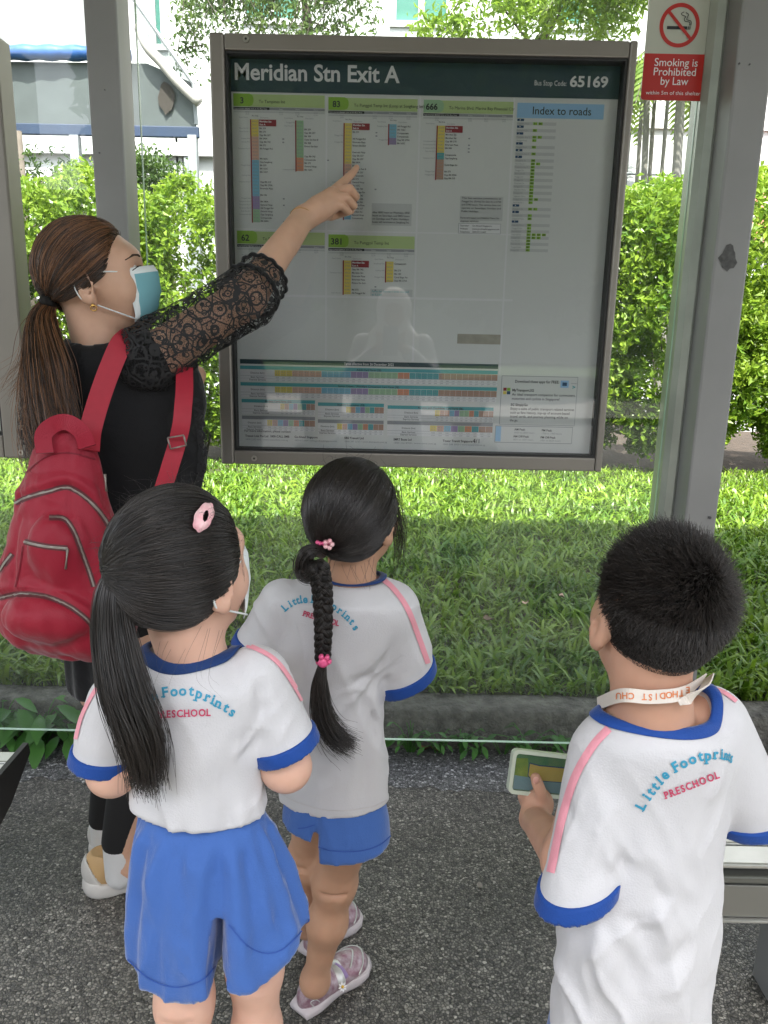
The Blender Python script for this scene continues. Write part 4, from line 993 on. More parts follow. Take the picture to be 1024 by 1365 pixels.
# ================================================================== WEEDS, FALLEN LEAVES AT THE KERB
def weed(x, y, h, n, sz, label, seed, z=.004):
    t = thing('weed', label, 'weed', (x, y, z), 'weeds along the foot of the kerb'); r = np.random.default_rng(seed); b = MB(); V = []; F = []
    for k in range(n):
        a = r.random()*2*PI; rr_ = h*(.25+.8*r.random()); e = np.array([x+math.cos(a)*rr_, y+math.sin(a)*rr_*.35-.01, z+h*(.35+.65*r.random())])
        s_ = spline([(x+.01*math.cos(a), y, z), (np.array([x, y, z])+e)/2+[0, 0, h*.2], e], 6); b.tube(s_, .0016, 4, cap=False)
        d = np.array([math.cos(a), math.sin(a)*.5-.2, -.1-.3*r.random()]); d /= np.linalg.norm(d); u_ = np.array([0, -.3, 1]); s = np.cross(d, u_); s /= np.linalg.norm(s); L = sz*(.6+.7*r.random()); W = L*.5
        for q in np.linspace(0, 1, 6)[:-1]:
            pass
        m = len(V); prof = [(0, 0), (.25, .7), (.55, 1), (.8, .6), (1, 0)]; cen = [e+d*L*p_[0]+np.array([0, 0, -L*.35*p_[0]**2]) for p_ in prof]
        V += [cen[0]]+[cen[i]+s*W/2*prof[i][1]+[0, 0, .12*W*prof[i][1]] for i in (1, 2, 3)]+[cen[4]]+[cen[i]-s*W/2*prof[i][1]+[0, 0, .12*W*prof[i][1]] for i in (3, 2, 1)]+[cen[1], cen[2], cen[3]]
        F += [(m, m+1, m+8), (m+1, m+2, m+9, m+8), (m+2, m+3, m+10, m+9), (m+3, m+4, m+10), (m+4, m+5, m+10), (m+5, m+6, m+9, m+10), (m+6, m+7, m+8, m+9), (m+7, m, m+8)]
    st_ = b.build('stem', m_bark if False else m_weed, t)
    o = mk('leaf', V, F, m_weed, t, True); o.name = 'leaves'; OFF[o.name] = OFF.get('leaf', np.zeros(3)); o['kind'] = 'stuff'
wl = [(15, 945, .13, 16, .075, 'broad leaved weed at the kerb near the left edge of the photo'), (62, 950, .12, 18, .08, 'broad leaved weed just left of the woman'), (88, 960, .10, 9, .07, 'weed with hanging leaves beside the woman\'s black hem'), (-25, 950, .12, 12, .07, 'broad leaved weed cut off by the left frame edge'),
      (40, 968, .10, 10, .06, 'low weed under the left pane rim'),
      (585, 975, .09, 14, .035, 'small weed below the pane between the braided girl and the boy'), (548, 968, .12, 22, .03, 'fine leaved weed beside the braided girl\'s shirt'), (640, 970, .08, 10, .03, 'tiny weed at the middle of the kerb foot'),
      (700, 960, .11, 16, .035, 'trailing weed left of the plastic card case'), (728, 955, .10, 12, .04, 'leafy weed behind the plastic card case'), (612, 960, .09, 12, .026, 'fine weed climbing the kerb face'), (667, 958, .10, 10, .026, 'thin sparse weed in front of the kerb')]
for i, (u, v, h, n_, s_, lb) in enumerate(wl):
    p = P(u, v+30, z=.02); weed(p[0], 2.365, h*(1.3 if u < 150 else 1.), int(n_*(1.4 if u < 150 else .8)), s_*1.15, lb, i+20)
def dead(u, v, z, sz, c, label, seed, col):
    r = np.random.default_rng(seed); p = P(u, v, z=z); a0 = r.random()*6; V = []; n_ = 10
    for k in range(n_): a = 2*PI*k/n_; q = sz*(.7+.4*r.random()); V.append((p[0]+q*math.cos(a)*math.cos(a0)-q*.6*math.sin(a)*math.sin(a0), p[1]+q*math.cos(a)*math.sin(a0)+q*.6*math.sin(a)*math.cos(a0), z+.012+sz*.5*math.cos(a*2+1)*.5+r.random()*.004))
    V.append((p[0], p[1], z+.004)); F = [(k, (k+1) % n_, n_) for k in range(n_)]
    o = mk('fallen_leaf', V, F, mat('dead_leaf', col, .8, var=.4, vscale=40), None, True, base=(p[0], p[1], z)); tag(o, label, 'leaf', 'fallen leaves')
dead(566, 1001, .01, .018, 0, 'curled brown dead leaf under the pane beside the braided girl', 1, (.20, .09, .04)); dead(583, 1003, .01, .014, 0, 'yellow green fallen leaf just right of the curled brown one', 2, (.25, .24, .05))
dead(700, 806, .2, .022, 0, 'pale pinkish dead leaf lying in the shaded grass', 3, (.55, .36, .26)); dead(652, 828, .2, .03, 0, 'brown dead leaf in the shaded grass, middle of the lawn', 4, (.16, .10, .06)); dead(749, 797, .2, .02, 0, 'pale peach petal in the grass left of the boy\'s head', 5, (.7, .45, .35))
dead(577, 1000, .01, .012, 0, 'small tan leaf scrap between the brown and yellow leaves', 6, (.3, .2, .1)); dead(112, 1047, .004, .006, 0, 'tiny white scrap on the gravel near the left bench', 7, (.8, .8, .78)); dead(640, 1187, .002, .012, 0, 'pale flattened spot of gum on the floor right of the girls', 8, (.3, .28, .24))
st = mk('stone', *[x for x in tube([P(655, 985, z=.02)+[0, .02, -.01], P(655, 985, z=.02)+[0, .02, .02]], [.055, .04], 12)], m_conc, base=P(655, 985, z=0)); tag(st, 'smooth grey stone at the kerb foot left of the plastic case', 'stone')

# ================================================================== ACROSS THE ROAD (seen only in the glass)
sheet('far_lawn', -60, 60, -40, -14, .0, mat('far_lawn_green', (.07, .14, .03), .9, var=.4, vscale=.8))
r = np.random.default_rng(12); tr_p = []
for k in range(22):
    cx = -33+k*3+r.normal(0, .8); cy = -20+r.normal(0, 2); mid = abs(cx+.0) < 10; h = (6.2 if mid else 2.2)+1.6*r.random(); K_ = 3400 if mid else 900; d = r.normal(size=(K_, 3)); d /= np.linalg.norm(d, axis=1)[:, None]; tr_p.append(np.array([cx, cy, h])+d*([3.2, 2.4, 5.6] if mid else [3.0, 2.2, 2.6])*(r.random(K_)**.4)[:, None])  # middle trees raised to block sky reflection in the board, outer ones left low
q = np.vstack(tr_p); V, T = leaves(q, np.tile([0, .5, .6], (len(q), 1)), .75, .6, r); o = mk('far_screen_trees', V, T, m_dark, None, False); tag(o, 'line of green trees across the road, middle ones raised to darken the glass reflection', 'trees', kind='stuff')

fb = thing('reflection_block', 'long pale block added across the road for an even reflection in the glass', 'building', (0, -34, 0))  # added block: its shaded face evens out the reflection in the board
b = MB(); b.box((-45, -40, -.1), (45, -34, 7.5)); b.build('wall', mat('block_paint', (.42, .42, .40), .8, var=.1, vscale=.4), fb)
b = MB()
for k in range(2): b.box((-45, -33.999, 2.2+k*2.8), (45, -33.2, 2.9+k*2.8))
b.build('walkway_parapet', mat('parapet_paint', (.5, .5, .47), .8), fb)['kind'] = 'stuff'
# ================================================================== PEOPLE: materials
def skin(name, c, sub=.12):
    return mat(name, c, .5, spec=.35, var=.13, vscale=22, bump=.12, bscale=350, sub=sub, bdist=.0006)
m_skin_w = skin('skin_woman', (.60, .365, .255)); m_skin_g1 = skin('skin_girl_pale', (.66, .40, .30)); m_skin_g2 = skin('skin_girl_tan', (.47, .27, .175)); m_skin_b = skin('skin_boy', (.54, .305, .21))
m_skin_p = skin('skin_photographer', (.42, .24, .15))
def knit(name, c, rough=.75, sheen=.3, sc_=900, b_=.35, var=.04, cx=.0006):
    m = mat(name, c, rough, spec=.25, var=var, vscale=7, sheen=sheen); n = m.node_tree; b = n.nodes['Principled BSDF']
    tc = n.nodes.new('ShaderNodeTexCoord'); v = n.nodes.new('ShaderNodeTexVoronoi'); v.inputs['Scale'].default_value = sc_*.45; n.links.new(tc.outputs['Object'], v.inputs['Vector'])
    no = n.nodes.new('ShaderNodeTexNoise'); no.inputs['Scale'].default_value = 16; no.inputs['Detail'].default_value = 3; no.inputs['Distortion'].default_value = .8; n.links.new(tc.outputs['Object'], no.inputs['Vector'])
    b1 = n.nodes.new('ShaderNodeBump'); b1.inputs['Strength'].default_value = b_; b1.inputs['Distance'].default_value = .006; n.links.new(no.outputs[0], b1.inputs['Height'])
    b2 = n.nodes.new('ShaderNodeBump'); b2.inputs['Strength'].default_value = .5; b2.inputs['Distance'].default_value = cx; n.links.new(v.outputs[0], b2.inputs['Height']); n.links.new(b1.outputs[0], b2.inputs['Normal'])
    n.links.new(b2.outputs[0], b.inputs['Normal']); return m
m_shirt = knit('shirt_white', (.55, .545, .56), .65, .2, b_=.12)
m_cuff = knit('royal_blue_trim', (.010, .055, .26), .7, .2)
m_collar = knit('navy_collar', (.010, .035, .13), .75, .2)
m_short = knit('blue_shorts', (.05, .125, .38), .8, .35, b_=.35, var=.1)
m_pink = knit('pink_piping', (.72, .30, .36), .7, .2)
m_tblue = mat('lettering_blue', (.03, .27, .42), .6); m_tred = mat('lettering_red', (.50, .05, .12), .6)
m_bagr = knit('red_nylon', (.30, .012, .030), .5, .25, sc_=1200, b_=.5, var=.12)
m_bagd = knit('red_nylon_dark', (.19, .008, .020), .5, .2)
m_zip = mat('zip_teeth', (.30, .27, .24), .35, .85, bump=.8, bscale=700); m_ztape = mat('zip_tape', (.10, .02, .025), .7)
m_blk = knit('black_knit', (.010, .010, .011), .85, .25, b_=.8)
m_blk2 = knit('black_crochet', (.012, .012, .013), .8, .3, sc_=160, b_=1., cx=.004)
m_seam = mat('seam_shadow', (.52, .50, .50), .8)
m_leg = mat('black_leggings', (.006, .006, .007), .8)
m_mask = mat('mask_blue', (.20, .44, .50), .8, spec=.2, var=.08, vscale=12); m_maskw = mat('mask_white', (.72, .76, .76), .8, spec=.2)
m_gold = mat('gold', (.7, .42, .12), .25, 1.)
m_pinkc = mat('pink_clip', (.75, .30, .36), .45, col2=(.80, .55, .55), vscale=60); m_hotp = mat('hot_pink', (.72, .10, .25), .45)
m_shoew = mat('shoe_white', (.62, .60, .57), .55, var=.12, vscale=14); m_shoeg = mat('shoe_grey', (.30, .30, .28), .7, var=.15, vscale=20); m_shoet = mat('shoe_tan', (.55, .36, .17), .6, var=.1, vscale=20)
m_sock = knit('white_sock', (.6, .6, .6), .9, .2)
def hairmat(name, c, c2, rough=.34, root=None):
    m = bpy.data.materials.new(name); m.use_nodes = True; n = m.node_tree; b = n.nodes['Principled BSDF']
    hi = n.nodes.new('ShaderNodeHairInfo'); mx = n.nodes.new('ShaderNodeMix'); mx.data_type = 'RGBA'
    mx.inputs[6].default_value = c+(1,); mx.inputs[7].default_value = c2+(1,); n.links.new(hi.outputs['Random'], mx.inputs[0]); n.links.new(mx.outputs[2], b.inputs['Base Color'])
    b.inputs['Roughness'].default_value = rough; b.inputs['Specular IOR Level'].default_value = .6; return m
m_hair = hairmat('hair_black', (.006, .005, .0045), (.022, .016, .013)); m_hairb = hairmat('hair_brown', (.035, .015, .007), (.27, .12, .05), .38)
m_hairbd = hairmat('hair_dark_brown', (.010, .006, .004), (.045, .022, .011), .36)
m_hairt = hairmat('hair_short_black', (.006, .005, .0045), (.030, .022, .017), .5)
m_cap = mat('hair_base', (.006, .005, .0045), .6, spec=.2); m_capb = mat('hair_base_brown', (.014, .008, .005), .6, spec=.2)

def strands(name, S, rad, m, parent, tip=.35):
    """S: list/array of (k,3) world strands -> one hair curves object"""
    o_ = off(parent); hc = bpy.data.hair_curves.new(name); sz = [len(s) for s in S]; hc.add_curves(sz)
    pos = np.vstack(S)-o_; hc.attributes['position'].data.foreach_set('vector', pos.astype(np.float32).ravel())
    r = hc.attributes.get('radius') or hc.attributes.new('radius', 'FLOAT', 'POINT')
    rr_ = np.concatenate([rad*(1-(1-tip)*np.linspace(0, 1, k)**1.5) for k in sz]); r.data.foreach_set('value', rr_.astype(np.float32))
    hc.materials.append(m); ob = bpy.data.objects.new(name, hc); C.objects.link(ob); ob.parent = parent; OFF[ob.name] = o_; ob['kind'] = 'stuff'
    return ob
def rotm(yaw=0, pitch=0, roll=0):
    """local +Y = facing; yaw ccw from +Y; pitch up; roll tilts to the figure's right"""
    return np.array(Matrix.Rotation(yaw, 3, 'Z') @ Matrix.Rotation(pitch, 3, 'X') @ Matrix.Rotation(roll, 3, 'Y'))
def head_sdf(c, R, s=1., child=True):
    """whole head with face, facing local +Y; c = centre of the cranium; s scales an adult head (0.23 m)"""
    c = np.array(c, float)
    def T(q): return c+R@(np.array(q, float)*s)
    def E(q, r): return s_ell(T(q), np.array(r)*s, R)
    f = [E((0, -.012, .028), (.076, .094, .088)), E((0, .030, -.015), (.064, .062, .082)), E((0, .034, -.072), (.046, .048, .040)), E((0, .068, -.096), (.020, .018, .016)),
         E((.040, .052, -.030), (.024, .024, .026)), E((-.040, .052, -.030), (.024, .024, .026)), E((0, .072, .034), (.050, .018, .018))]
    g = s_un(f, .028*s)
    g = s_un([g, s_cap(T((0, .086, .012)), T((0, .104, -.028)), .007*s, .011*s), E((.011, .094, -.034), (.008, .010, .007)), E((-.011, .094, -.034), (.008, .010, .007))], .012*s)
    for sx in (-1, 1): g = s_sub(g, E((sx*.031, .098, .006), (.017, .016, .011)), .012*s)
    for sx in (-1, 1): g = s_un([g, E((sx*.031, .077, .005), (.013, .012, .012))], .003*s)
    g = s_un([g, E((0, .090, -.056), (.021, .010, .006)), E((0, .089, -.066), (.018, .010, .006))], .006*s)
    for sx in (-1, 1):
        Re = R@np.array(Matrix.Rotation(sx*math.radians(-22), 3, 'Z'))@np.array(Matrix.Rotation(math.radians(-8), 3, 'X'))
        ear = s_ell(T((sx*.080, -.012, -.012)), np.array((.009, .020, .033))*s, Re); ear = s_un([ear, s_ell(T((sx*.076, -.004, -.040)), np.array((.007, .010, .012))*s, Re)], .01*s)
        ear = s_sub(ear, s_ell(T((sx*.089, -.007, -.008)), np.array((.008, .012, .021))*s, Re), .006*s); ear = s_un([ear, s_ell(T((sx*.081, .006, -.015)), np.array((.005, .004, .008))*s, Re)], .004*s)
        g = s_un([g, ear], .008*s)
    return g, T
def sweep_dirs(n, r, zmin=-.5):
    d = r.normal(size=(n*3, 3)); d /= np.linalg.norm(d, axis=1)[:, None]; return d[d[:, 2] > zmin][:n]
def comb(c, R, rad, roots, tie, r, k=16, lift=.03, jit=.02, sag=None):
    """strands lying over an ellipsoid scalp, from root directions to a tie direction (head-local)"""
    S = []; rad = np.array(rad); tie = np.array(tie)/np.linalg.norm(tie)
    for d in roots:
        tj = tie+r.normal(0, .035, 3); tj /= np.linalg.norm(tj); om = math.acos(np.clip(d@tj, -1, 1)); t = np.linspace(0, 1, k)
        if om < 1e-3: continue
        p = (np.sin((1-t)*om)[:, None]*d+np.sin(t*om)[:, None]*tj)/math.sin(om)
        if sag is not None: p = p+np.sin(PI*t)[:, None]*np.array(sag)*.5*om/PI; p /= np.linalg.norm(p, axis=1)[:, None]
        w_ = vnoise(np.tile(d*4.5, (k, 1))+t[:, None]*.6, 4); w2 = vnoise(np.tile(d*13, (k, 1))+t[:, None]*.4, 14); L = 1+lift*(r.random()**.7)*np.sin(PI*np.clip(t*1.1, 0, 1))**.5+(.035*w_+.022*w2)*np.sin(PI*t)
        L[0] = .985; p = p*L[:, None]+r.normal(0, jit*.12, 3)*np.sin(PI*t)[:, None]
        S.append(c+(p*rad)@R.T)
    return S
def bundle(cen, rads, n, r, k=26, flat=1., wav=.0, tipspread=1., frizz=.004, lenvar=.25):
    c = spline(cen, k); rr_ = np.interp(np.linspace(0, 1, k), np.linspace(0, 1, len(rads)), rads)
    T = np.gradient(c, axis=0); T /= np.linalg.norm(T, axis=1)[:, None]; A = np.cross(T, [0, 1., 0]); A /= np.linalg.norm(A, axis=1)[:, None]+1e-9; B = np.cross(T, A)
    S = []
    for i in range(n):
        a = r.random()*2*PI; q = math.sqrt(r.random()); ph = r.random()*6; tt = np.linspace(0, 1-lenvar*r.random()**2, k); idx = tt*(k-1)
        ci = np.stack([np.interp(idx, np.arange(k), c[:, j]) for j in range(3)], 1); ai = np.stack([np.interp(idx, np.arange(k), A[:, j]) for j in range(3)], 1); bi = np.stack([np.interp(idx, np.arange(k), B[:, j]) for j in range(3)], 1)
        ri = np.interp(idx, np.arange(k), rr_)
        x = np.cos(a)*q*ri+wav*np.sin(tt*7+ph)*tt; y = (np.sin(a)*q*ri)*flat+wav*np.cos(tt*6+ph)*tt
        S.append(ci+ai*x[:, None]+bi*y[:, None]+r.normal(0, frizz, 3)*tt[:, None]**1.5)
    return S
def tri_px(B, uv, lift=.0012, dflt=None):
    out = []
    for (u, v) in uv:
        h = hitpx(B, u, v, lift)
        out.append(h)
    last = next((h for h in out if h is not None), None)
    for i in range(len(out)):
        if out[i] is None: out[i] = last
        last = out[i]
    return out
def ribbon_px(name, B, line, width, m, parent, lift=.0015, n=40, thick=True, rib=3):
    """strip that follows a surface along a line of photo points; width in photo px (number or per point)"""
    L = spline([list(p)+[w_] for p, w_ in zip(line, np.broadcast_to(width, (len(line),)))], n); T = np.gradient(L[:, :2], axis=0); T /= np.linalg.norm(T, axis=1)[:, None]+1e-9; N = np.stack([-T[:, 1], T[:, 0]], 1)
    V = []; F = []
    k = rib
    for i in range(n):
        for j in range(k):
            s = (j/(k-1)-.5)*L[i, 2]; uv = L[i, :2]+N[i]*s; h = hitpx(B, uv[0], uv[1], lift+(.0008 if 0 < j < k-1 else 0)); V.append(h)
    ok = [h is not None for h in V]; V = [h if h is not None else np.zeros(3) for h in V]
    for i in range(n-1):
        for j in range(k-1):
            q = (i*k+j, i*k+j+1, (i+1)*k+j+1, (i+1)*k+j)
            if all(ok[a] for a in q) and max(np.linalg.norm(V[q[0]]-V[a]) for a in q[1:]) < .05: F.append(q[::-1])
    used = sorted({a for q in F for a in q}); mp = {a: i for i, a in enumerate(used)}
    if not F: return None
    return mk(name, [V[a] for a in used], [tuple(mp[a] for a in q) for q in F], m, parent, True)
def text_px(name, B, s, pos, h, ang, m, parent, bold=.02, lift=.0014, sx=1., slab=True, sxs=None):
    sx0 = sx
    """letters set one by one along photo positions: pos=[(u,v)], ang=[degrees], h cap height px"""
    V = []; F = []
    for ii, (ch, (u, v), a) in enumerate(zip(s, pos, ang)):
        if ch == ' ': continue
        sx = sxs[ii] if sxs else sx0
        g, f, w_ = glyphs(ch, bold, 3); lo = g[:, 0].min(); k = h/.7
        pts = [((p[0]-(lo+w_)/2)*k*sx, -p[1]*k) for p in g]; ff = list(f)
        if slab:   # slab feet under and over the stems
            hh = g[:, 1].max(); bars = []
            if ch in 'LiltFrnhPREHpm':
                x0_, x1_ = (lo-(lo+w_)/2)*k*sx, (w_-(lo+w_)/2)*k*sx; e = h*.16; t_ = h*.13
                yb = 0 if ch != 'p' else -g[:, 1].min()*k
                stems = {'L': [x0_], 'i': [0], 'l': [0], 't': [], 'F': [x0_], 'r': [x0_], 'n': [x0_, x1_], 'P': [x0_], 'R': [x0_, x1_], 'E': [x0_], 'H': [x0_, x1_], 'p': [x0_], 'h': [x0_, x1_], 'm': [x0_, x1_]}[ch]
                for sx_ in stems:
                    q = h*.07 if sx_ != 0 else 0; c_ = sx_+(q if sx_ < 0 else -q); bars.append((c_-e-h*.06, yb-t_, c_+e+h*.06, yb))
            for (a0, b0, a1, b1) in bars:
                n_ = len(pts); pts += [(a0, b0), (a1, b0), (a1, b1), (a0, b1)]; ff.append((n_, n_+1, n_+2, n_+3))
        ca, sa = math.cos(math.radians(a)), math.sin(math.radians(a)); uv = [(u+x*ca-y*sa, v+x*sa+y*ca) for x, y in pts]
        hs_ = [hitpx(B, q[0], q[1], lift) for q in uv]
        if any(x is None for x in hs_): continue
        n_ = len(V); V += hs_; F += [tuple(i+n_ for i in q) for q in ff]
    if V: return mk(name, V, F, m, parent, False)
def cloth(name, f, lo, hi, h, m, parent, disp=None, sm=3, hz=True, keep=()):
    V, F = nets(f, lo, hi, h)
    if sm: V = smooth_v(V, F, sm)
    if disp is not None:
        N = vnorm(V, F); kf = np.ones(len(V))
        for e_, d_ in keep: d_ = np.array(d_)/np.linalg.norm(d_); kf *= np.where(np.linalg.norm(V-e_, axis=1) < .10, smoothstep((np.abs((V-e_)@d_)-.018)/.03), 1)
        V = V+N*np.array([1, 1, .25])*(kf*disp(V, N)*smoothstep(1.5-1.8*np.abs(N[:, 2])))[:, None] if hz else V+N*disp(V, N)[:, None]
    return mk(name, V, F, m, parent, True), bvh(V, F), V, F
def seg_wr(p, a, b, w_, amp):
    """a soft drag fold running from a to b"""
    a = np.array(a); b = np.array(b); d = b-a; t = np.clip((p-a)@d/(d@d), 0, 1); q = np.linalg.norm(p-a-t[:, None]*d, axis=1); return amp*np.exp(-(q/w_)**2)*np.sin(np.clip(t, 0.02, .98)*PI)**.6
def cut_sleeve(fn, end, axis): return s_plane(fn, end, axis)
def band(fn, end, axis, w_, grow, name, m, parent, h=.004, rad=.105):
    """trim band at a sleeve end: the slice of the sleeve between two planes, a little larger"""
    end = np.array(end, float); axis = np.array(axis, float)/np.linalg.norm(axis)
    g = lambda p: np.maximum(np.maximum(np.maximum(fn(p)-grow, (p-end)@axis-.003), -((p-end)@axis+w_)), np.linalg.norm(p-end, axis=1)-rad)
    return g
def pelvis_shorts(rows, legs, k=.02): return s_un([s_loft(rows)]+legs, k)
def line_pos(s, u0, v0, u1, v1):
    ws = []
    for ch in s: g, f, w_ = glyphs(ch, .02, 3); ws.append(w_-g[:, 0].min())
    gap = .13; tot = sum(ws)+gap*(len(s)-1); x = 0; out = []
    for w_ in ws: t = (x+w_/2)/tot; out.append((u0+(u1-u0)*t, v0+(v1-v0)*t)); x += w_+gap
    return out
def tw(rows_px, y, depth=.72, ang=0., yoff=0.):
    """measured rows (uL,uR,v[,depthfactor]) -> loft rows at world depth y"""
    out = []
    for r_ in rows_px:
        uL, uR, v = r_[:3]; d = r_[3] if len(r_) > 3 else depth; a = P(uL, v, y); b_ = P(uR, v, y); rx = (b_[0]-a[0])/2
        out.append(((a[2]+b_[2])/2, (a[0]+b_[0])/2, y+yoff, rx, rx*d, ang))
    return out

def collar_drape(fn, cx, cy, rx, ry, w_, m, parent, lift=.0045, tilt=0., n=64, ang=0.):
    """ribbed band lying on the unholed shirt surface round the neck"""
    lo = np.array([cx-rx*1.9, cy-ry*1.9, .60]); hi = np.array([cx+rx*1.9, cy+ry*1.9, 1.12]); V, F = nets(fn, lo, hi, .006); B = bvh(V, F); ringz = []
    prof = [(0.0, -.006), (0.0, .0), (.25, .0012), (.6, .0014), (1.0, .0008), (1.03, -.002)]
    V2 = []; k = len(prof)
    for i in range(n):
        a = 2*PI*i/n; ca, sa = math.cos(a), math.sin(a); zs = []
        for (t, dz) in prof:
            x = cx+(rx+w_*t)*ca; y = cy+(ry+w_*t)*sa; h_ = B.ray_cast(Vector((x, y, 1.3)), Vector((0, 0, -1))); zs.append((x, y, (h_[0][2] if h_[0] is not None else np.nan), dz))
        V2.append(zs)
    V2 = np.array(V2); Z = V2[:, :, 2]
    for j in range(k):
        c = Z[:, j]; ok = ~np.isnan(c); c[~ok] = np.interp(np.flatnonzero(~ok), np.flatnonzero(ok), c[ok]); Z[:, j] = (np.roll(c, 1)+c+np.roll(c, -1))/3
    Z[:] = np.maximum(Z, np.median(Z)-.035)
    P_ = V2[:, :, :3].copy(); P_[:, :, 2] = Z+V2[:, :, 3]+lift
    F2 = [(i*k+j, i*k+j+1, ((i+1) % n)*k+j+1, ((i+1) % n)*k+j) for i in range(n) for j in range(k-1)]
    return mk('collar', P_.reshape(-1, 3), F2, m, parent, True)

def s_ecyl(c, rx, ry, z0, z1):
    def f(p):
        k = np.sqrt(((p[:, 0]-c[0])/rx)**2+((p[:, 1]-c[1])/ry)**2); return np.maximum((k-1)*min(rx, ry), np.maximum(p[:, 2]-z1, z0-p[:, 2]))
    return f

def wrinkle(p, d, fr, amp, seed, sharp=2.5, stretch=.16, warp=.35):
    """ridged folds running along direction d"""
    d = np.array(d, float)/np.linalg.norm(d); e = np.cross(d, [0, 1, 0]); e /= np.linalg.norm(e); n_ = np.cross(d, e)
    q = np.stack([p@e*fr, p@n_*fr*.6, p@d*fr*stretch], 1); w_ = vnoise(p*fr*.45, seed+50)*warp; q = q+w_[:, None]
    v = vnoise(q, seed); return amp*((1-np.abs(v))**sharp-.45)
def box_mask(p, B, c, r): return np.exp(-(((p-c)/r)**2).sum(1))
# ================================================================== GIRL WITH THE PONYTAIL (left front)
Y1 = .95
g1 = thing('person', 'girl with side ponytail and pink snap clip, white school shirt and flared blue shorts', 'person', (-.24, Y1, 0), 'pupils of the preschool class')
r = np.random.default_rng(31)
ROT1 = math.radians(-10)
# head
hc = np.array(P(247, 762, Y1)); hR = rotm(math.radians(-30), math.radians(6), 0); hf, hT = head_sdf(hc, hR, .865)
nb_ = P(262, 868, Y1)
neck = s_cap(hc+hR@np.array([0, -.02, -.05]), nb_+[0, 0.005, -.03], .043, .046)
shL, shR = P(128, 932, Y1), P(372, 896, Y1)
elL, elR = P(150, 1028, Y1-.01), P(382, 1022, Y1+.0)
haL, haR = elL+[.07, .17, .06], elR+[-.06, .18, .05]
torso1 = s_loft(tw([(160, 352, 905), (158, 352, 950), (174, 350, 1000), (176, 352, 1050), (184, 356, 1100), (186, 380, 1150)], Y1, .62, ROT1))
hipz = P(270, 1130, Y1)[2]
kL, kR = P(246, 1335, Y1-.01), P(340, 1290, Y1+.03)
aL, aR = np.array([kL[0]-.005, Y1-.0, .07]), np.array([kR[0]+.015, Y1+.03, .07])
hpL, hpR = P(245, 1130, Y1), P(308, 1130, Y1)
def legsdf(hp, k_, a, s=1.):
    k_ = np.array(k_); a = np.array(a); kk = np.array([k_[0], k_[1]+.005, .33])
    return s_sub(s_un([s_cap(hp, k_, .050*s, .038*s), s_cap(k_, kk, .038*s, .034*s), s_cap(kk, kk+(a-kk)*.35+[0, -.008, 0], .034*s, .037*s), s_cap(kk+(a-kk)*.35+[0, -.008, 0], a, .036*s, .023*s), s_cap(a, a+[0, .07, -.035], .028*s, .022*s)], .03), s_ell(k_+[0, -.0415*s, .002], (.022, .0055, .002)), .010)
def hand_sdf(wr, d, palm, s=1., curl=.7):
    """relaxed hand: wr wrist, d pointing direction, palm normal"""
    d = np.array(d, float)/np.linalg.norm(d); pn = np.array(palm, float); pn -= d*(pn@d); pn /= np.linalg.norm(pn); sd_ = np.cross(d, pn); f = []
    f.append(s_ell(wr+d*.035*s, np.array([.030, .038, .014])*s, np.stack([sd_, d, pn], 1)))
    for i, (o_, L) in enumerate(((-.022, .030), (-.008, .034), (.007, .032), (.021, .025))):
        b0 = wr+d*.062*s+sd_*o_*s; dd = d*math.cos(curl)+pn*math.sin(curl); b1 = b0+dd*L*s; d2 = d*math.cos(curl*2)+pn*math.sin(curl*2); b2 = b1+d2*L*.75*s; f.append(s_chain([b0, b1, b2], [.0078*s, .0072*s, .006*s]))
    t0 = wr+d*.018*s-sd_*.024*s; t1 = t0+(d*.6-sd_*.7+pn*.3)*.028*s; t2 = t1+(d*.9-sd_*.2+pn*.3)*.024*s; f.append(s_chain([t0, t1, t2], [.012*s, .0095*s, .0075*s]))
    return s_un([f[0]]+f[1:], .007*s)
def make_body(name, fns, lo, hi, h, m, parent, fine=(), k=.02):
    V, F = nets(s_un(fns, k), lo, hi, h)
    Vs, Fs = [V], [F]; n_ = len(V)
    for (fn, l, u, hh) in fine:
        v2, f2 = nets(fn, l, u, hh); Vs.append(v2); Fs.append(f2+n_); n_ += len(v2)
    return mk(name, np.vstack(Vs), np.vstack(Fs), m, parent, True), bvh(V, F)
body1 = [hf, neck, s_loft(tw([(170, 345, 905, ), (178, 345, 950), (192, 334, 1000), (205, 322, 1060), (215, 325, 1120), (228, 322, 1160)], Y1, .45, ROT1)),
         s_chain([shL+[.04, 0, -.02], elL], [.027, .030]), s_cap(elL, haL, .031, .021), s_chain([shR+[-.04, 0, -.02], elR], [.027, .030]), s_cap(elR, haR, .031, .021),
         legsdf(hpL, kL, aL), legsdf(hpR, kR, aR)]
dL = (haL-elL)/np.linalg.norm(haL-elL); dR = (haR-elR)/np.linalg.norm(haR-elR)
fineL = s_un([hand_sdf(haL, dL, (1, 0, -.3), .72), s_cap(elL+dL*.10, haL, .0255, .021)], .01); fineR = s_un([hand_sdf(haR, dR, (-1, 0, -.3), .72), s_cap(elR+dR*.10, haR, .0255, .021)], .01)
make_body('body', body1, (-.52, .72, .0), (.10, 1.24, 1.24), .007, m_skin_g1, g1, fine=[(fineL, haL-.09, haL+.12, .004), (fineR, haR-.1, haR+.11, .004)])
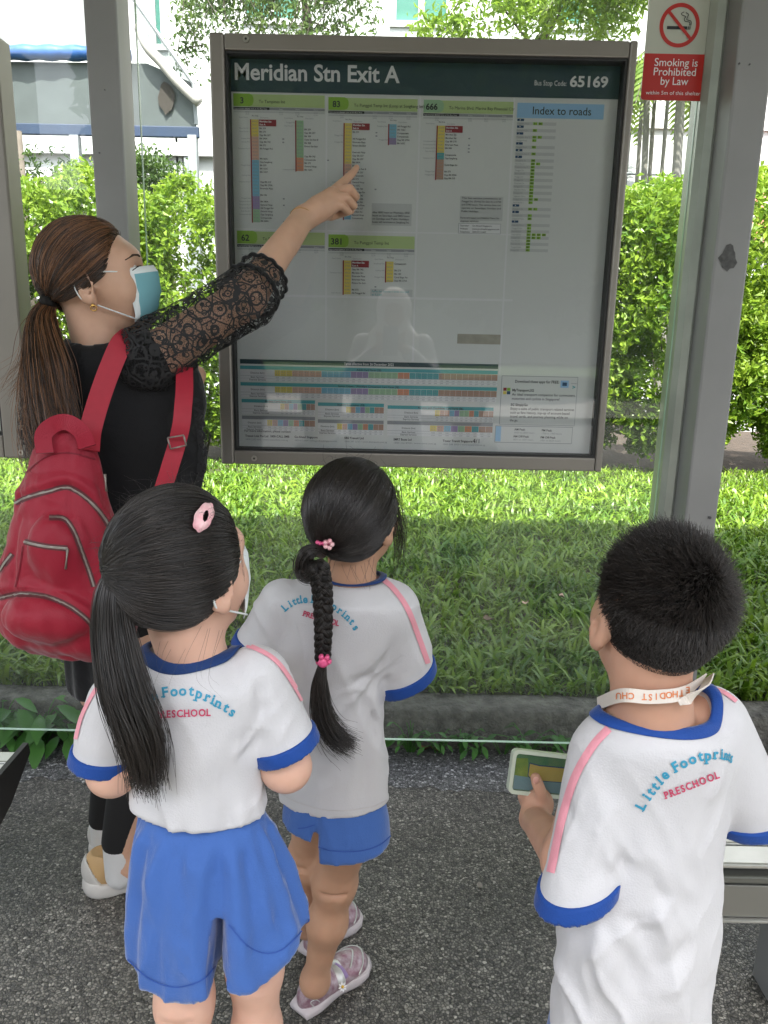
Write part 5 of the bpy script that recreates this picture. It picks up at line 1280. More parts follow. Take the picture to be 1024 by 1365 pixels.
# shirt
def sleeve(sh_, el_, over, r0, r1): d = (el_-sh_)/np.linalg.norm(el_-sh_); return s_cap(sh_-d*.0, el_+d*over, r0, r1), d
sl1, d1 = sleeve(shL+[.030, 0, -.004], P(140, 1016, Y1), .02, .042, .046); sl2, d2 = sleeve(shR+[-.032, 0, -.006], P(383, 1000, Y1), .02, .042, .046)
e1, e2 = P(140, 1012, Y1), P(383, 996, Y1)
dn1 = np.array(P(131, 1014, Y1)-P(140, 960, Y1)); dn2 = np.array([.35, 0, -.94]); dn1 = np.array([-.12, 0, -1.])
sl1c, sl2c = s_plane(sl1, e1, dn1), s_plane(sl2, e2, dn2)
shirt_rows = tw([(195, 300, 866, .8), (172, 330, 880, .7), (148, 356, 900, .62), (150, 358, 940, .62), (160, 354, 980), (170, 353, 1020), (172, 358, 1060), (176, 364, 1118)], Y1, .66, ROT1)
hem_a, hem_b = P(178, 1082, Y1), P(362, 1073, Y1)
hemz = P(268, 1113, Y1-.06)[2]
sh_t = s_plane(s_loft(shirt_rows), (0, Y1, hemz+.004), (0, .0, -1))
shirt_f = s_un([sh_t, sl1c, sl2c], .012); full1 = shirt_f
neckhole = s_ecyl(nb_+[-.010, .012, 0], .0545, .053, nb_[2]-.04, nb_[2]+.12); shirt_f = s_sub(shirt_f, neckhole, .004)
A1 = P(172, 985, Y1-.05); A2 = P(352, 975, Y1-.05)
def disp1(p, n):
    d = seg_wr(p, A2, P(330, 1060, Y1-.06), .016, -.006)+seg_wr(p, A2+[-.01, 0, .0], P(300, 1010, Y1-.08), .012, -.004)+seg_wr(p, A1, P(215, 1040, Y1-.06), .016, -.005)
    d += seg_wr(p, P(345, 900, Y1-.04), A2, .009, -.007)+seg_wr(p, P(158, 905, Y1-.04), A1, .009, -.006)
    d += .0028*vnoise(p*[16, 16, 7], 2)+.004*vnoise(p*[7, 7, 5], 8)
    lowz = smoothstep((hemz+.09-p[:, 2])/.09); a = np.arctan2(p[:, 1]-Y1, p[:, 0]+.24); d += lowz*(.0012*np.sin(a*9+1)+.001*np.sin(a*15))
    w1 = box_mask(p, 0, P(338, 1010, Y1-.05), np.array([.05, .2, .07])); w2 = box_mask(p, 0, P(190, 1020, Y1-.05), np.array([.05, .2, .08])); w3 = smoothstep((hemz+.13-p[:, 2])/.12)
    d += w1*wrinkle(p, (-.6, 0, -.8), 42, .006, 3)+w2*wrinkle(p, (.5, 0, -.8), 42, .005, 4)+w3*wrinkle(p, (.15, 0, -1), 34, .0035, 5)+wrinkle(p, (.3, 0, -1), 18, .0028, 6)
    return d*1.5
so1, B1, V1, F1 = cloth('shirt', shirt_f, (-.46, .74, .64), (-.02, 1.16, 1.06), .0055, m_shirt, g1, disp1, keep=[(e1, dn1), (e2, dn2)])
for (sf_, e, dn) in ((sl1, e1, dn1), (sl2, e2, dn2)):
    V, F = nets(band(sf_, e, dn, .017, .0035, '', None, None), e-.09, e+.09, .0036); mk('cuff', V, F, m_cuff, so1, True)
def collar(ctr, rx, ry, tilt, m, parent, r_=.0085, fl=1.7, n=48, roll=0.):
    pts = []
    for i in range(n+1):
        a = 2*PI*i/n; pts.append((rx*math.cos(a), ry*math.sin(a), math.sin(a)*tilt+math.cos(a)*roll))
    V = []; F = []; pr = [(-.4, -1), (.5, -.9), (.9, 0), (.5, 1), (-.3, 1), (-.7, 0)]
    for p in pts[:-1]:
        nx, ny = p[0]/rx, p[1]/ry; l = math.hypot(nx, ny); nx /= l; ny /= l
        for (q, h_) in pr: V.append((ctr[0]+p[0]+nx*(q-.5*(h_+1)*.7)*r_*.55, ctr[1]+p[1]+ny*(q-.5*(h_+1)*.7)*r_*.55, ctr[2]+p[2]+h_*r_*fl*.55))
    k = len(pr)
    for i in range(n):
        for j in range(k): i2 = (i+1) % n; F.append((i*k+j, i2*k+j, i2*k+(j+1) % k, i*k+(j+1) % k))
    return mk('collar', V, F, m, parent, True)
collar_drape(full1, nb_[0]-.010, nb_[1]+.012, .053, .052, .014, m_collar, so1)
ribbon_px('piping', B1, [(312, 858), (340, 865), (368, 882), (392, 915), (413, 955)], 6, m_pink, so1); ribbon_px('piping', B1, [(140, 905), (125, 925), (110, 955), (102, 985)], 5, m_pink, so1)

arc = [(170, 949, -33), (180, 942, -28), (187, 938, -24), (194, 935, -20), (201, 932, -16), (209, 930.5, -12), (226, 930.5, -5), (238, 931, 0), (251, 932.5, 4), (263, 935, 10), (272, 938, 13), (282, 942.5, 17), (290, 946, 21), (297, 949, 24), (303, 952.5, 28), (310, 956.5, 30)]
# 'Little Footprints' is 17 characters with the space
s_ = 'LittleFootprints'; arc_ = [(172, 952, -30), (181, 946, -26), (187, 942, -24), (193, 939, -20), (199, 936.5, -18), (206, 935, -14), (222, 932, -6), (233, 931.5, -2), (243, 932.5, 2), (253, 934, 7), (262, 937, 12), (272, 940.5, 17), (281, 944, 20), (288, 947.5, 24), (297, 952, 28), (306, 957.5, 33)]
arc = [(174, 950, -30), (182, 945, -26), (188, 941, -24), (194, 938, -20), (200, 935, -18), (208, 932, -14), (221.8, 928.8, -7), (232.8, 927.5, -3), (244, 926.8, 1), (255, 927, 6), (264.5, 930.2, 13), (275.5, 934.6, 18), (282, 938, 21), (289, 942.3, 24), (299, 947.6, 28), (307, 953.4, 33)]
text_px('school_name', B1, s_, [(a[0], a[1]) for a in arc], 13, [a[2] for a in arc], m_tblue, so1, bold=.03)
text_px('school_word', B1, 'PRESCHOOL', line_pos('PRESCHOOL', 208, 956.5, 281, 953.5), 9.5, [-2]*9, m_tred, so1, bold=.03, sx=.85)
# shorts
full = s_loft(tw([(198, 344, 1050, .62), (192, 350, 1078, .68), (182, 366, 1108, .76), (177, 386, 1150, .78), (174, 404, 1200, .76), (172, 417, 1250, .74), (171, 426, 1300, .72), (170, 430, 1370, .70)], Y1, .74, ROT1), e=2.2)
zL, zR = P(232, 1323, Y1-.07)[2], P(365, 1297, Y1-.06)[2]; gx = P(294, 1215, Y1-.07); gb = P(297, 1330, Y1-.07)
def sf(p):
    d = full(p); xg = gx[0]+(gb[0]-gx[0])*(gx[2]-p[:, 2])/(gx[2]-gb[2]); side = p[:, 0]-xg
    hemd = np.where(side < 0, zL+.022*((p[:, 0]-kL[0])/.065)**2-p[:, 2], zR-.04*(p[:, 0]-kR[0])+.036*((p[:, 0]-kR[0]-.005)/.068)**2-p[:, 2]); below = gx[2]-p[:, 2]; wv = .0012+.006*smoothstep(below/.10)
    groove_ = np.where(below > -.03, wv-np.abs(side)-np.maximum(-below, 0)*.6, -1.); return np.maximum(-smin(-np.maximum(d, hemd), -groove_, .010), np.maximum(d, hemd))
def disp_s(p, n):
    a = np.arctan2((p[:, 1]-Y1)*1.3, p[:, 0]+.235); top = P(270, 1085, Y1)[2]; t = (top-p[:, 2]); w_ = smoothstep(t/.02)*(1-.55*smoothstep((t-.16)/.12))
    q = np.sin(a*22+2*np.sin(a*3))*.0022*np.exp(-((t-.03)/.035)**2)+w_*(.0052*np.sin(a*11+.8*np.sin(t*9)+.5)+.003*np.sin(a*17+2+t*6))
    wm = smoothstep(t/.03)*smoothstep((.30-t)/.1)
    return q*.9+wm*wrinkle(p, (.08, 0, -1), 46, .0075, 31, 2.2, .10, .5)+wm*wrinkle(p, (-.3, 0, -1), 30, .004, 32)+.002*vnoise(p*[14, 14, 5], 5)
sho, Bs, V, F = cloth('shorts', sf, (-.46, .74, .36), (.02, 1.18, .80), .0058, m_short, g1, disp_s)
m_stitch = mat('blue_stitch', (.02, .07, .30), .8)
ribbon_px('hem_stitch', Bs, [(171, 1278), (200, 1304), (235, 1315), (268, 1306), (286, 1288)], 2, m_stitch, sho, n=40); ribbon_px('hem_stitch', Bs, [(306, 1232), (335, 1264), (370, 1268), (402, 1240), (420, 1208)], 2, m_stitch, sho, n=40)
# face mask (a sliver shows) with ear loop
def face_mask(hT, hR, s, m1, m2, parent, ears=(-1, 1)):
    nU, nV = 13, 9; V = []
    for j in range(nV):
        v = j/(nV-1); z = .012-.105*v
        for i in range(nU):
            a = (i/(nU-1)-.5)*2; x = .058*math.sin(a*1.25)*(1-.10*abs(v-.5)); y = .052+.062*math.cos(a*1.35)*(1-.9*(v-.34)**2)+.010*(1-abs(a))*(1-v)+.0034*abs(math.sin(v*9.5))
            V.append(hT((x, y, z)))
    F = [(j*nU+i, j*nU+i+1, (j+1)*nU+i+1, (j+1)*nU+i) for j in range(nV-1) for i in range(nU-1)]; mi = [1 if q < nU-1 or (i_ % (nU-1)) in (0, nU-2) else 0 for i_, q in enumerate(range(len(F)))]
    o = mk('face_mask', V, F, [m1, m2], parent, True, mi); sdm = o.modifiers.new('t', 'SOLIDIFY'); sdm.thickness = .0012
    for sx in ears:
        e1_ = spline([hT((sx*.0555, .066, .006)), hT((sx*.074, .03, .012)), hT((sx*.084, -.012, .018)), hT((sx*.083, -.03, .0)), hT((sx*.080, -.026, -.030)), hT((sx*.076, -.006, -.044))], 20); e2_ = spline([hT((sx*.076, -.006, -.044)), hT((sx*.066, .03, -.066)), hT((sx*.054, .066, -.088))], 10)
        b = MB(); b.tube(np.vstack([e1_, e2_[1:]]), .0015, 5); b.build('ear_loop', m2, o, smooth=True)
    return o
face_mask(hT, hR, .9, m_maskw, m_maskw, g1)
# hair
capc = hc+hR@np.array([0, -.014, .026])*.9; rad1 = np.array([.083, .098, .097])*.93
def cap_mesh(name, c, R, rad, test, m, parent, k=.985):
    """hair base shell: the part of the skull ellipsoid under the hair"""
    f = s_ell(c, rad*k, R); g = lambda p: np.maximum(f(p), -test((p-c)@R/rad)*.03)
    V, F = nets(g, c-rad.max()*1.15, c+rad.max()*1.15, .006); return mk(name, V, F, m, parent, True)
def hl_test(q):   # >0 where hair: behind the hairline (local: +y face, z up)
    y, z = q[:, 1], q[:, 2]
    return np.minimum(.62-y-.5*np.clip(-z, -1, 1)*.9, z+.72+.25*(y < 0)) if False else np.minimum(.58+.35*z-y*1.0, z+.78-1.0*np.clip(y+.05, 0, 1))
hair1 = cap_mesh('hair', capc, hR, rad1, hl_test, m_cap, g1)
tie_w = P(163, 756, Y1-.055); tie_l = ((tie_w-capc)@hR)/rad1; tie_l /= np.linalg.norm(tie_l)
dd = sweep_dirs(16000, r, -.85); dd = dd[hl_test(dd) > 0][:9000]
S = comb(capc, hR, rad1, dd, tie_l, r, k=14, lift=.055)
strands('hair_strands', S, .00042, m_hair, hair1)
pc_ = [tie_w, P(150, 790, Y1-.075), P(152, 850, Y1-.085), P(166, 920, Y1-.1), P(188, 985, Y1-.105), P(197, 1048, Y1-.09)]
S = bundle(pc_, [.010, .019, .024, .026, .022, .007], 2800, r, 30, flat=.7, wav=.004, frizz=.010, lenvar=.4)
strands('ponytail', S, .0005, m_hair, hair1)
b = MB(); tr = (pc_[1]-tie_w); tr /= np.linalg.norm(tr); b.tube([tie_w-tr*.004, tie_w+tr*.003, tie_w+tr*.013], [.012, .0165, .012], 12); b.build('hair_tie', m_cap, hair1, smooth=True)
# wisps on the nape and by the cheek
S = []
for i in range(9):
    u = r.uniform(215, 300); s0 = P(u, 838+r.normal(0, 4), Y1-.035); e = P(u+r.normal(5, 16), 905+r.normal(0, 16), Y1-.085); mid = (s0+e)/2+[r.normal(-.012, .004), -.016, -.012]; S.append(spline([s0, mid, e], 10))
for i in range(24):
    s0 = P(r.uniform(296, 320), r.uniform(690, 740), Y1+.0); e = P(r.uniform(298, 326), r.uniform(795, 850), Y1+.02); S.append(spline([s0, (s0+e)/2+[r.normal(.004, .004), 0, 0], e], 10))
for d in sweep_dirs(320, r, .15):
    if d[1] > .4: continue
    p0 = capc+(d*rad1*1.02)@hR.T; S.append(spline([p0, p0+(hR@d)*.006+r.normal(0, .006, 3), p0+(hR@d)*.008+r.normal(0, .014, 3)], 7))
strands('loose_hair', S, .00015, m_hair, hair1)
# pink snap clip
S_ell = s_ell(capc, rad1*1.055, hR); Vh, Fh = nets(S_ell, capc-.12, capc+.12, .006); Bh = bvh(Vh, Fh)
outl = []
for i in range(36):
    a = 2*PI*i/36; L = 1+.13*abs(math.sin(a*3.5)); x = 10.5*L*math.cos(a); y = 18.*L*math.sin(a); ca, sa = math.cos(.42), math.sin(.42); outl.append((269+x*ca-y*sa, 692+x*sa+y*ca))
inn = [(272+(x-269)*.28, 690+(y-692)*.40) for x, y in outl]
Vo = tri_px(Bh, outl, .004); Vi = tri_px(Bh, inn, .0045); n = 36
V = Vo+Vi+[p+np.array([0, .005, 0]) for p in Vo]; F = [(i, (i+1) % n, n+(i+1) % n, n+i) for i in range(n)]+[(i, 2*n+i, 2*n+(i+1) % n, (i+1) % n) for i in range(n)]
o = mk('snap_clip', V, F, m_pinkc, hair1, True)
# ---------------------------------------------------------------- shoes below the frame
def simple_shoe(an, yaw, m1, m2, parent, s=1.):
    an = np.array(an); R = rotm(yaw); f = s_un([s_ell(an+R@np.array([0, .07, -.035])*s, np.array([.034, .075, .028])*s, R), s_ell(an+R@np.array([0, .0, -.02])*s, np.array([.030, .045, .040])*s, R)], .02)
    f = s_plane(f, (0, 0, .012), (0, 0, -1)); V, F = nets(f, an-.16, an+.16, .005); o = mk('shoe', V, F, m1, parent, True)
    g = lambda p: np.maximum(s_un([s_ell(an+R@np.array([0, .068, -.05])*s, np.array([.040, .083, .05])*s, R), s_ell(an+R@np.array([0, 0, -.05])*s, np.array([.034, .052, .05])*s, R)], .02)(p), np.maximum(p[:, 2]-.018, .002-p[:, 2])); V, F = nets(g, an-.16, an+.16, .005); mk('sole', V, F, m2, o, True); return o
simple_shoe(aL, 0, m_shoew, m_shoew, g1); simple_shoe(aR, -.15, m_shoew, m_shoew, g1)
# ================================================================== GIRL WITH THE BRAID (middle)
Y2 = 1.26
g2 = thing('person', 'girl with one long braid and pink hair ties, white school shirt, in glittery trainers', 'person', (-.06, Y2, 0), 'pupils of the preschool class')
r = np.random.default_rng(32); ROT2 = math.radians(-12)
hc = np.array(P(473, 690, Y2)); hR = rotm(math.radians(-28), math.radians(12), 0); hf, hT = head_sdf(hc, hR, .82)
nb_ = P(470, 772, Y2)
neck = s_cap(hc+hR@np.array([0, -.02, -.05]), nb_+[0, 0, -.03], .040, .043)
shL, shR = P(362, 800, Y2), P(545, 806, Y2)
elL, elR = P(352, 872, Y2+.03), P(538, 905, Y2+.03)
haL, haR = elL+[.08, .16, .08], elR+[-.05, .16, .09]
aN = np.array(P(420, 1308, z=.085)); aF = np.array(P(410, 1232, z=.085)); kN = (np.array(P(446, 1175, Y2+.05))); kF = np.array(P(412, 1140, Y2+.11))
body2 = [hf, neck, s_loft(tw([(385, 525, 790), (382, 520, 850), (392, 496, 920), (394, 496, 1000), (396, 498, 1060), (400, 498, 1100)], Y2, .5, ROT2)),
         s_chain([shL+[.028, 0, -.01], elL], [.034, .029]), s_cap(elL, haL, .029, .021), s_chain([shR+[-.03, 0, -.01], elR], [.034, .029]), s_cap(elR, haR, .029, .021),
         legsdf(P(475, 1075, Y2), kN, aN, .98), legsdf(P(425, 1060, Y2+.04), kF, aF, .98)]
dL = (haL-elL)/np.linalg.norm(haL-elL); dR = (haR-elR)/np.linalg.norm(haR-elR)
make_body('body', body2, (-.34, 1.02, 0), (.22, 1.54, 1.25), .007, m_skin_g2, g2, fine=[(s_un([hand_sdf(haL, dL, (1, 0, -.3), .7), s_cap(elL+dL*.10, haL, .025, .021)], .01), haL-.09, haL+.12, .005), (s_un([hand_sdf(haR, dR, (-1, 0, -.3), .7), s_cap(elR+dR*.10, haR, .025, .021)], .01), haR-.1, haR+.11, .005)])
e1, e2 = P(345, 862, Y2+.03), P(546, 902, Y2+.03); dn1, dn2 = np.array([-.25, .1, -1.]), np.array([.42, .15, -.9])
sl1 = s_cap(shL+[.02, 0, -.006], e1+(e1-shL)*.2, .044, .050); sl2 = s_cap(shR+[-.03, 0, -.006], e2+(e2-shR)*.25, .046, .058)
hemz = P(448, 1090, Y2-.06)[2]
rows = tw([(420, 520, 772, .8), (378, 548, 786, .7), (364, 556, 806, .62), (362, 540, 850, .62), (364, 512, 900), (366, 514, 950), (368, 518, 1000), (372, 521, 1050), (374, 523, 1092)], Y2, .66, ROT2)
shirt_f = s_un([s_plane(s_loft(rows), (-.05, Y2, hemz+.004), (.10, 0, -1)), s_plane(sl1, e1, dn1), s_plane(sl2, e2, dn2)], .012); full2 = shirt_f
shirt_f = s_sub(shirt_f, s_chain([nb_+[0, .012, -.03], nb_+[0, .012, .10]], [.048, .050]), .004)
A2 = P(508, 900, Y2-.05); A1 = P(372, 880, Y2-.05)
def disp2(p, n):
    d = seg_wr(p, A2, P(470, 980, Y2-.07), .014, -.007)+seg_wr(p, A2, P(500, 1000, Y2-.05), .010, -.006)+seg_wr(p, A2+[-.005, 0, .0], P(455, 920, Y2-.08), .012, -.005)+seg_wr(p, P(525, 830, Y2-.05), A2, .009, -.008)
    d += seg_wr(p, P(372, 800, Y2-.05), P(380, 1000, Y2-.06), .010, -.005)+seg_wr(p, P(430, 870, Y2-.08), P(400, 1060, Y2-.08), .016, -.004)+seg_wr(p, P(495, 930, Y2-.07), P(490, 1075, Y2-.07), .016, -.005)
    w1 = box_mask(p, 0, P(490, 930, Y2-.06), np.array([.05, .2, .08])); w3 = smoothstep((hemz+.2-p[:, 2])/.16)
    d += w1*wrinkle(p, (-.7, 0, -.7), 40, .006, 13)+w3*wrinkle(p, (.1, 0, -1), 30, .0035, 15)+wrinkle(p, (.4, 0, -1), 18, .003, 16)
    return d*1.6+.0028*vnoise(p*[15, 15, 6], 12)+.004*vnoise(p*[7, 7, 4], 18)
so2, B2, V, F = cloth('shirt', shirt_f, (-.34, 1.05, .44), (.20, 1.47, 1.06), .0055, m_shirt, g2, disp2, keep=[(e1, dn1), (e2, dn2)])
for (sf_, e, dn) in ((sl1, e1, dn1), (sl2, e2, dn2)):
    V, F = nets(band(sf_, e, dn, .019, .0035, '', None, None), e-.08, e+.08, .0036); mk('cuff', V, F, m_cuff, so2, True)
collar_drape(full2, nb_[0], nb_[1]+.012, .047, .047, .012, m_collar, so2)
ribbon_px('piping', B2, [(503, 768), (523, 784), (543, 812), (558, 850), (570, 884)], 7, m_pink, so2); ribbon_px('piping', B2, [(398, 738+8), (380, 748), (366, 766)], 4, m_pink, so2, n=14)

ribbon_px('hem_seam', B2, [(376, 1058), (400, 1070), (440, 1080), (490, 1076), (519, 1064)], 1.3, bpy.data.materials['seam_shadow'], so2, n=30)
s_ = 'LittleFootprints'; arc_ = [(384, 812, -42), (391, 807, -32), (396, 804.5, -24), (401, 803, -16), (406, 801.5, -10), (410, 801, -5), (420, 802, 4), (430, 804, 10), (438, 807, 16), (445, 811, 24), (451, 816, 32), (456, 821, 38), (460, 826, 42), (463.5, 830, 45), (467.5, 835, 48), (471.5, 841, 52)]
arc = [(383.5, 812.5, -45), (389.5, 808.6, -35), (394.5, 806, -27), (399, 804.6, -18), (402.8, 803.8, -12), (408, 803.6, -6), (418, 803.8, 4), (425, 805, 8), (431, 807, 14), (437, 809.5, 20), (444.5, 813, 28), (451.5, 817.4, 34), (456.3, 821, 38), (461.2, 825.4, 42), (466.3, 831, 48), (471, 838.5, 55)]
text_px('school_name', B2, s_, [(a[0], a[1]) for a in arc], 9.6, [a[2] for a in arc], m_tblue, so2, bold=.03, sx=.95)
text_px('school_word', B2, 'PRESCHOOL', line_pos('PRESCHOOL', 404.5, 820.5, 451.5, 834), 7, [15]*9, m_tred, so2, bold=.03, sx=.9)
# shorts
full_ = s_loft(tw([(388, 506, 1010, .62), (384, 512, 1050, .70), (376, 520, 1085, .80), (370, 522, 1120, .84), (366, 523, 1170, .86)], Y2, .8, ROT2))
zN_, zF_ = P(468, 1145, Y2-.065)[2], P(405, 1114, Y2-.05)[2]; gx2 = P(421, 1080, Y2-.06)
def sf(p):
    d = full_(p); side = p[:, 0]-gx2[0]; hemd = np.where(side < 0, zF_-p[:, 2], zN_-p[:, 2]); below = gx2[2]-p[:, 2]; base_ = np.maximum(d, hemd)
    gr = np.where(below > -.03, .0010+.003*smoothstep(below/.08)-np.abs(side)-np.maximum(-below, 0)*.6, -1.); return np.maximum(-smin(-base_, -gr, .008), base_)
sho, Bs, V, F = cloth('shorts', sf, (-.30, 1.02, .36), (.16, 1.50, .66), .0056, m_short, g2, lambda p, n: .003*vnoise(p*[14, 14, 6], 5)+wrinkle(p, (.15, 0, -1), 34, .004, 33))
ribbon_px('hem_stitch', Bs, [(423, 1128), (445, 1134), (480, 1134), (505, 1126), (520, 1114)], 1.6, m_stitch, sho, n=30); ribbon_px('hem_stitch', Bs, [(398, 1104), (408, 1103), (420, 1099)], 1.6, m_stitch, sho, n=12)
# hair
capc = hc+hR@np.array([0, -.010, .022])*.85; rad2 = np.array([.080, .098, .094])*.90
hair2 = cap_mesh('hair', capc, hR, rad2, hl_test, m_cap, g2)
tie_w = P(430, 738, Y2-.075); tie_l = ((tie_w-capc)@hR)/rad2; tie_l /= np.linalg.norm(tie_l)
dd = sweep_dirs(14000, r, -.85); dd = dd[hl_test(dd) > 0][:7500]
strands('hair_strands', comb(capc, hR, rad2, dd, tie_l, r, k=13, lift=.05), .00042, m_hair, hair2)
# looped tail and braid: three strands crossing
core = spline([tie_w, P(418, 734, Y2-.10), P(407, 742, Y2-.105), P(404, 758, Y2-.10), P(412, 766, Y2-.115), P(424, 752, Y2-.125)], 20)
b = MB(); b.tube(core, np.interp(np.linspace(0, 1, 20), [0, .3, .7, 1], [.008, .0105, .010, .009]), 10); lp = b.build('hair_loop', m_cap, hair2, smooth=True)
strands('loop_strands', bundle(core[::3], [.008, .012, .0115, .009], 700, r, 22, wav=.001, lenvar=.05), .0005, m_hair, lp)
cen = spline([P(424, 752, Y2-.12), P(430, 790, Y2-.125), P(431, 840, Y2-.125), P(430, 882, Y2-.12)], 120)
def braid(cen, A, turns, rs, m_, par, r):
    k = len(cen); T = np.gradient(cen, axis=0); T /= np.linalg.norm(T, axis=1)[:, None]; X = np.cross(T, [0, 1., 0]); X /= np.linalg.norm(X, axis=1)[:, None]; Yv = np.cross(T, X); b = MB(); S = []
    for j in range(3):
        th = np.linspace(0, 2*PI*turns, k)+j*2*PI/3; tp = np.linspace(1.05, .72, k); c = cen+X*(A*tp*np.sin(th))[:, None]+Yv*(A*.62*tp*np.sin(2*th))[:, None]
        b.tube(c, rs*tp, 9); S += bundle(c[::4], [rs*1.08, rs*1.0, rs*.8], 330, r, 60, lenvar=0, frizz=.0005)
    o = b.build('braid', m_, par, smooth=True); strands('braid_strands', S, .0005, m_hair, o); return o
br_ = braid(cen, .0082, 4.6, .0088, m_cap, hair2, r)
tail = [P(430, 884, Y2-.12), P(427, 915, Y2-.125), P(430, 950, Y2-.13), P(445, 980, Y2-.125), P(466, 994, Y2-.12)]
strands('braid_tail', bundle(tail, [.006, .0125, .014, .013, .010], 900, r, 24, flat=.7, wav=.002, frizz=.010), .00045, m_hair, br_)
def bobble(p, rr_, name, par):
    b = MB()
    for k in range(14):
        a = 2*PI*k/14; q = p+np.array([rr_*math.cos(a), rr_*.7*math.sin(a), 0]); b.tube([q+[0, 0, -.003], q, q+[0, 0, .003]], [.002, .0042, .002], 6)
    return b.build(name, m_hotp, par, smooth=True)
bobble(P(434, 723, Y2-.085), .0125, 'hair_tie', hair2); o = bobble(P(431, 883, Y2-.12), .0085, 'hair_tie', hair2)
b = MB(); q = P(431, 883, Y2-.135)
for (dx, dz, rr_) in ((0, 0, .008), (.006, .009, .004), (-.003, .010, .004), (.010, .002, .0035)): b.tube([q+[dx, .003, dz], q+[dx, -.004, dz], q+[dx, -.006, dz]], [rr_, rr_, rr_*.5], 10)
b.build('heart_charm', m_hotp, o, smooth=True)
b = MB(); q = P(438, 726, Y2-.105)
for k in range(5): a = 2*PI*k/5; c = q+np.array([.0055*math.cos(a), 0, .0055*math.sin(a)]); b.tube([c+[0, .003, 0], c+[0, -.003, 0]], [.0042, .003], 8)
b.build('flower_charm', m_pinkc, hair2, smooth=True)
S = []
for i in range(110):
    s0 = P(r.uniform(512, 536), r.uniform(640, 690), Y2+.0); e = P(r.uniform(524, 540), r.uniform(715, 765), Y2+.01); S.append(spline([s0, (s0+e)/2+[r.normal(.006, .004), 0, 0], e], 10))
for i in range(14):
    s0 = P(r.uniform(435, 500), 742, Y2-.03); e = s0+[r.normal(0, .02), -.03, -.03-.02*r.random()]; S.append(spline([s0, (s0+e)/2+[0, -.012, 0], e], 8))
for d in sweep_dirs(120, r, -.1):
    if d[1] > .5: continue
    p0 = capc+(d*rad2*1.02)@hR.T; S.append(spline([p0, p0+(hR@d)*.006+r.normal(0, .006, 3), p0+(hR@d)*.008+r.normal(0, .014, 3)], 7))
strands('loose_hair', S, .00028, m_hair, hair2)
# trainers
m_glit = mat('glitter_upper', (.22, .09, .13), .35, .25, col2=(.42, .36, .38), vscale=70, bump=.5, bscale=200); m_sole = mat('sole_lilac_white', (.50, .45, .46), .6, var=.12, vscale=30); m_lilac = mat('lilac_strap', (.25, .17, .34), .5); m_silver = mat('silver_trim', (.5, .5, .48), .35, .4)
def trainer(heel, yaw, L, parent, label=None):
    heel = np.array(heel); R = rotm(yaw); W = lambda x, y, z: heel+R@np.array((x, y, z))
    outl = [(0, -.002, .024), (.0, .03, .030), (.0, L*.45, .030), (.003, L*.72, .040), (.002, L*.9, .034), (0, L, .012)]
    o_ = spline([(a, b_, c) for a, b_, c in outl], 40)
    def rows(z0, z1, g0, g1):
        k = 44; V = []
        ring = [(x_, y_) for x_, y_ in [(o_[i][0]-o_[i][2], o_[i][1]) for i in range(40)]+[(o_[i][0]+o_[i][2], o_[i][1]) for i in range(39, -1, -1)]]
        cx = sum(p[0] for p in ring)/80; cy = L*.5
        return ring
    ring = rows(0, 0, 0, 0); n_ = len(ring); cy = L*.5
    V = []; lv = [(.002, .96), (.008, 1.04), (.018, 1.05), (.024, 1.0), (.026, .93)]
    for z, s in lv:
        for x, y in ring: V.append(W(x*s, cy+(y-cy)*s*(1 if s < 1 else 1+(s-1)*.5), z+(.010 if y > L*.85 and z < .01 else 0)+.004*math.cos(y/L*PI)))
    F = [(j*n_+i, j*n_+(i+1) % n_, (j+1)*n_+(i+1) % n_, (j+1)*n_+i) for j in range(len(lv)-1) for i in range(n_)]+[tuple(range(n_))[::-1], tuple((len(lv)-1)*n_+i for i in range(n_))]
    # upper: SDF
    f = s_un([s_ell(W(0, .036, .034), (.029, .042, .046), R), s_ell(W(.001, L*.55, .026), (.033, L*.34, .036), R), s_ell(W(.002, L*.77, .022), (.036, L*.22, .029), R)], .02)
    f = s_plane(f, heel+[0, 0, .022], (0, 0, -1)); hole = s_ell(W(0, .046, .082), (.023, .040, .030), R); f = s_sub(f, hole, .004)
    Vu, Fu = nets(f, heel-[.2, .2, .0], heel+[.2, .2, .12], .0036); up = mk('shoe', Vu, Fu, m_glit, parent, True)
    mk('sole', V, F, m_sole, up, True); Bu = bvh(Vu, Fu)
    def st(name, pts, wd, m_, th=.002):
        c = spline(pts, 20); v = []
        for i, p in enumerate(c):
            h_, n1 = near(Bu, p, .002)
            v.append(h_)
        v = np.array(v); T = np.gradient(v, axis=0); T /= np.linalg.norm(T, axis=1)[:, None]+1e-9; q = []
        for i in range(20):
            h_, n1 = near(Bu, v[i], 0); sd_ = np.cross(T[i], n1); sd_ /= np.linalg.norm(sd_)+1e-9
            for s_ in (-1, -.5, 0, .5, 1): hh, nn = near(Bu, v[i]+sd_*wd/2*s_, .0022 if abs(s_) < 1 else .0006); q.append(hh)
        ff = [(i*5+j, i*5+j+1, i*5+j+6, i*5+j+5) for i in range(19) for j in range(4)]; mk(name, q, ff, m_, up, True)
    st('strap', [W(-.034, L*.46, .03), W(0, L*.50, .075), W(.036, L*.46, .03)], .020, m_silver)
    st('lilac_tab', [W(.004, L*.50, .07), W(.020, L*.52, .06), W(.032, L*.54, .04)], .010, m_lilac)
    st('toe_trim', [W(-.034, L*.70, .028), W(0, L*.93, .045), W(.038, L*.70, .028)], .004, m_silver); st('toe_trim', [W(-.026, L*.62, .05), W(0, L*.80, .06), W(.028, L*.62, .05)], .004, m_silver)
    return up, Bu, W
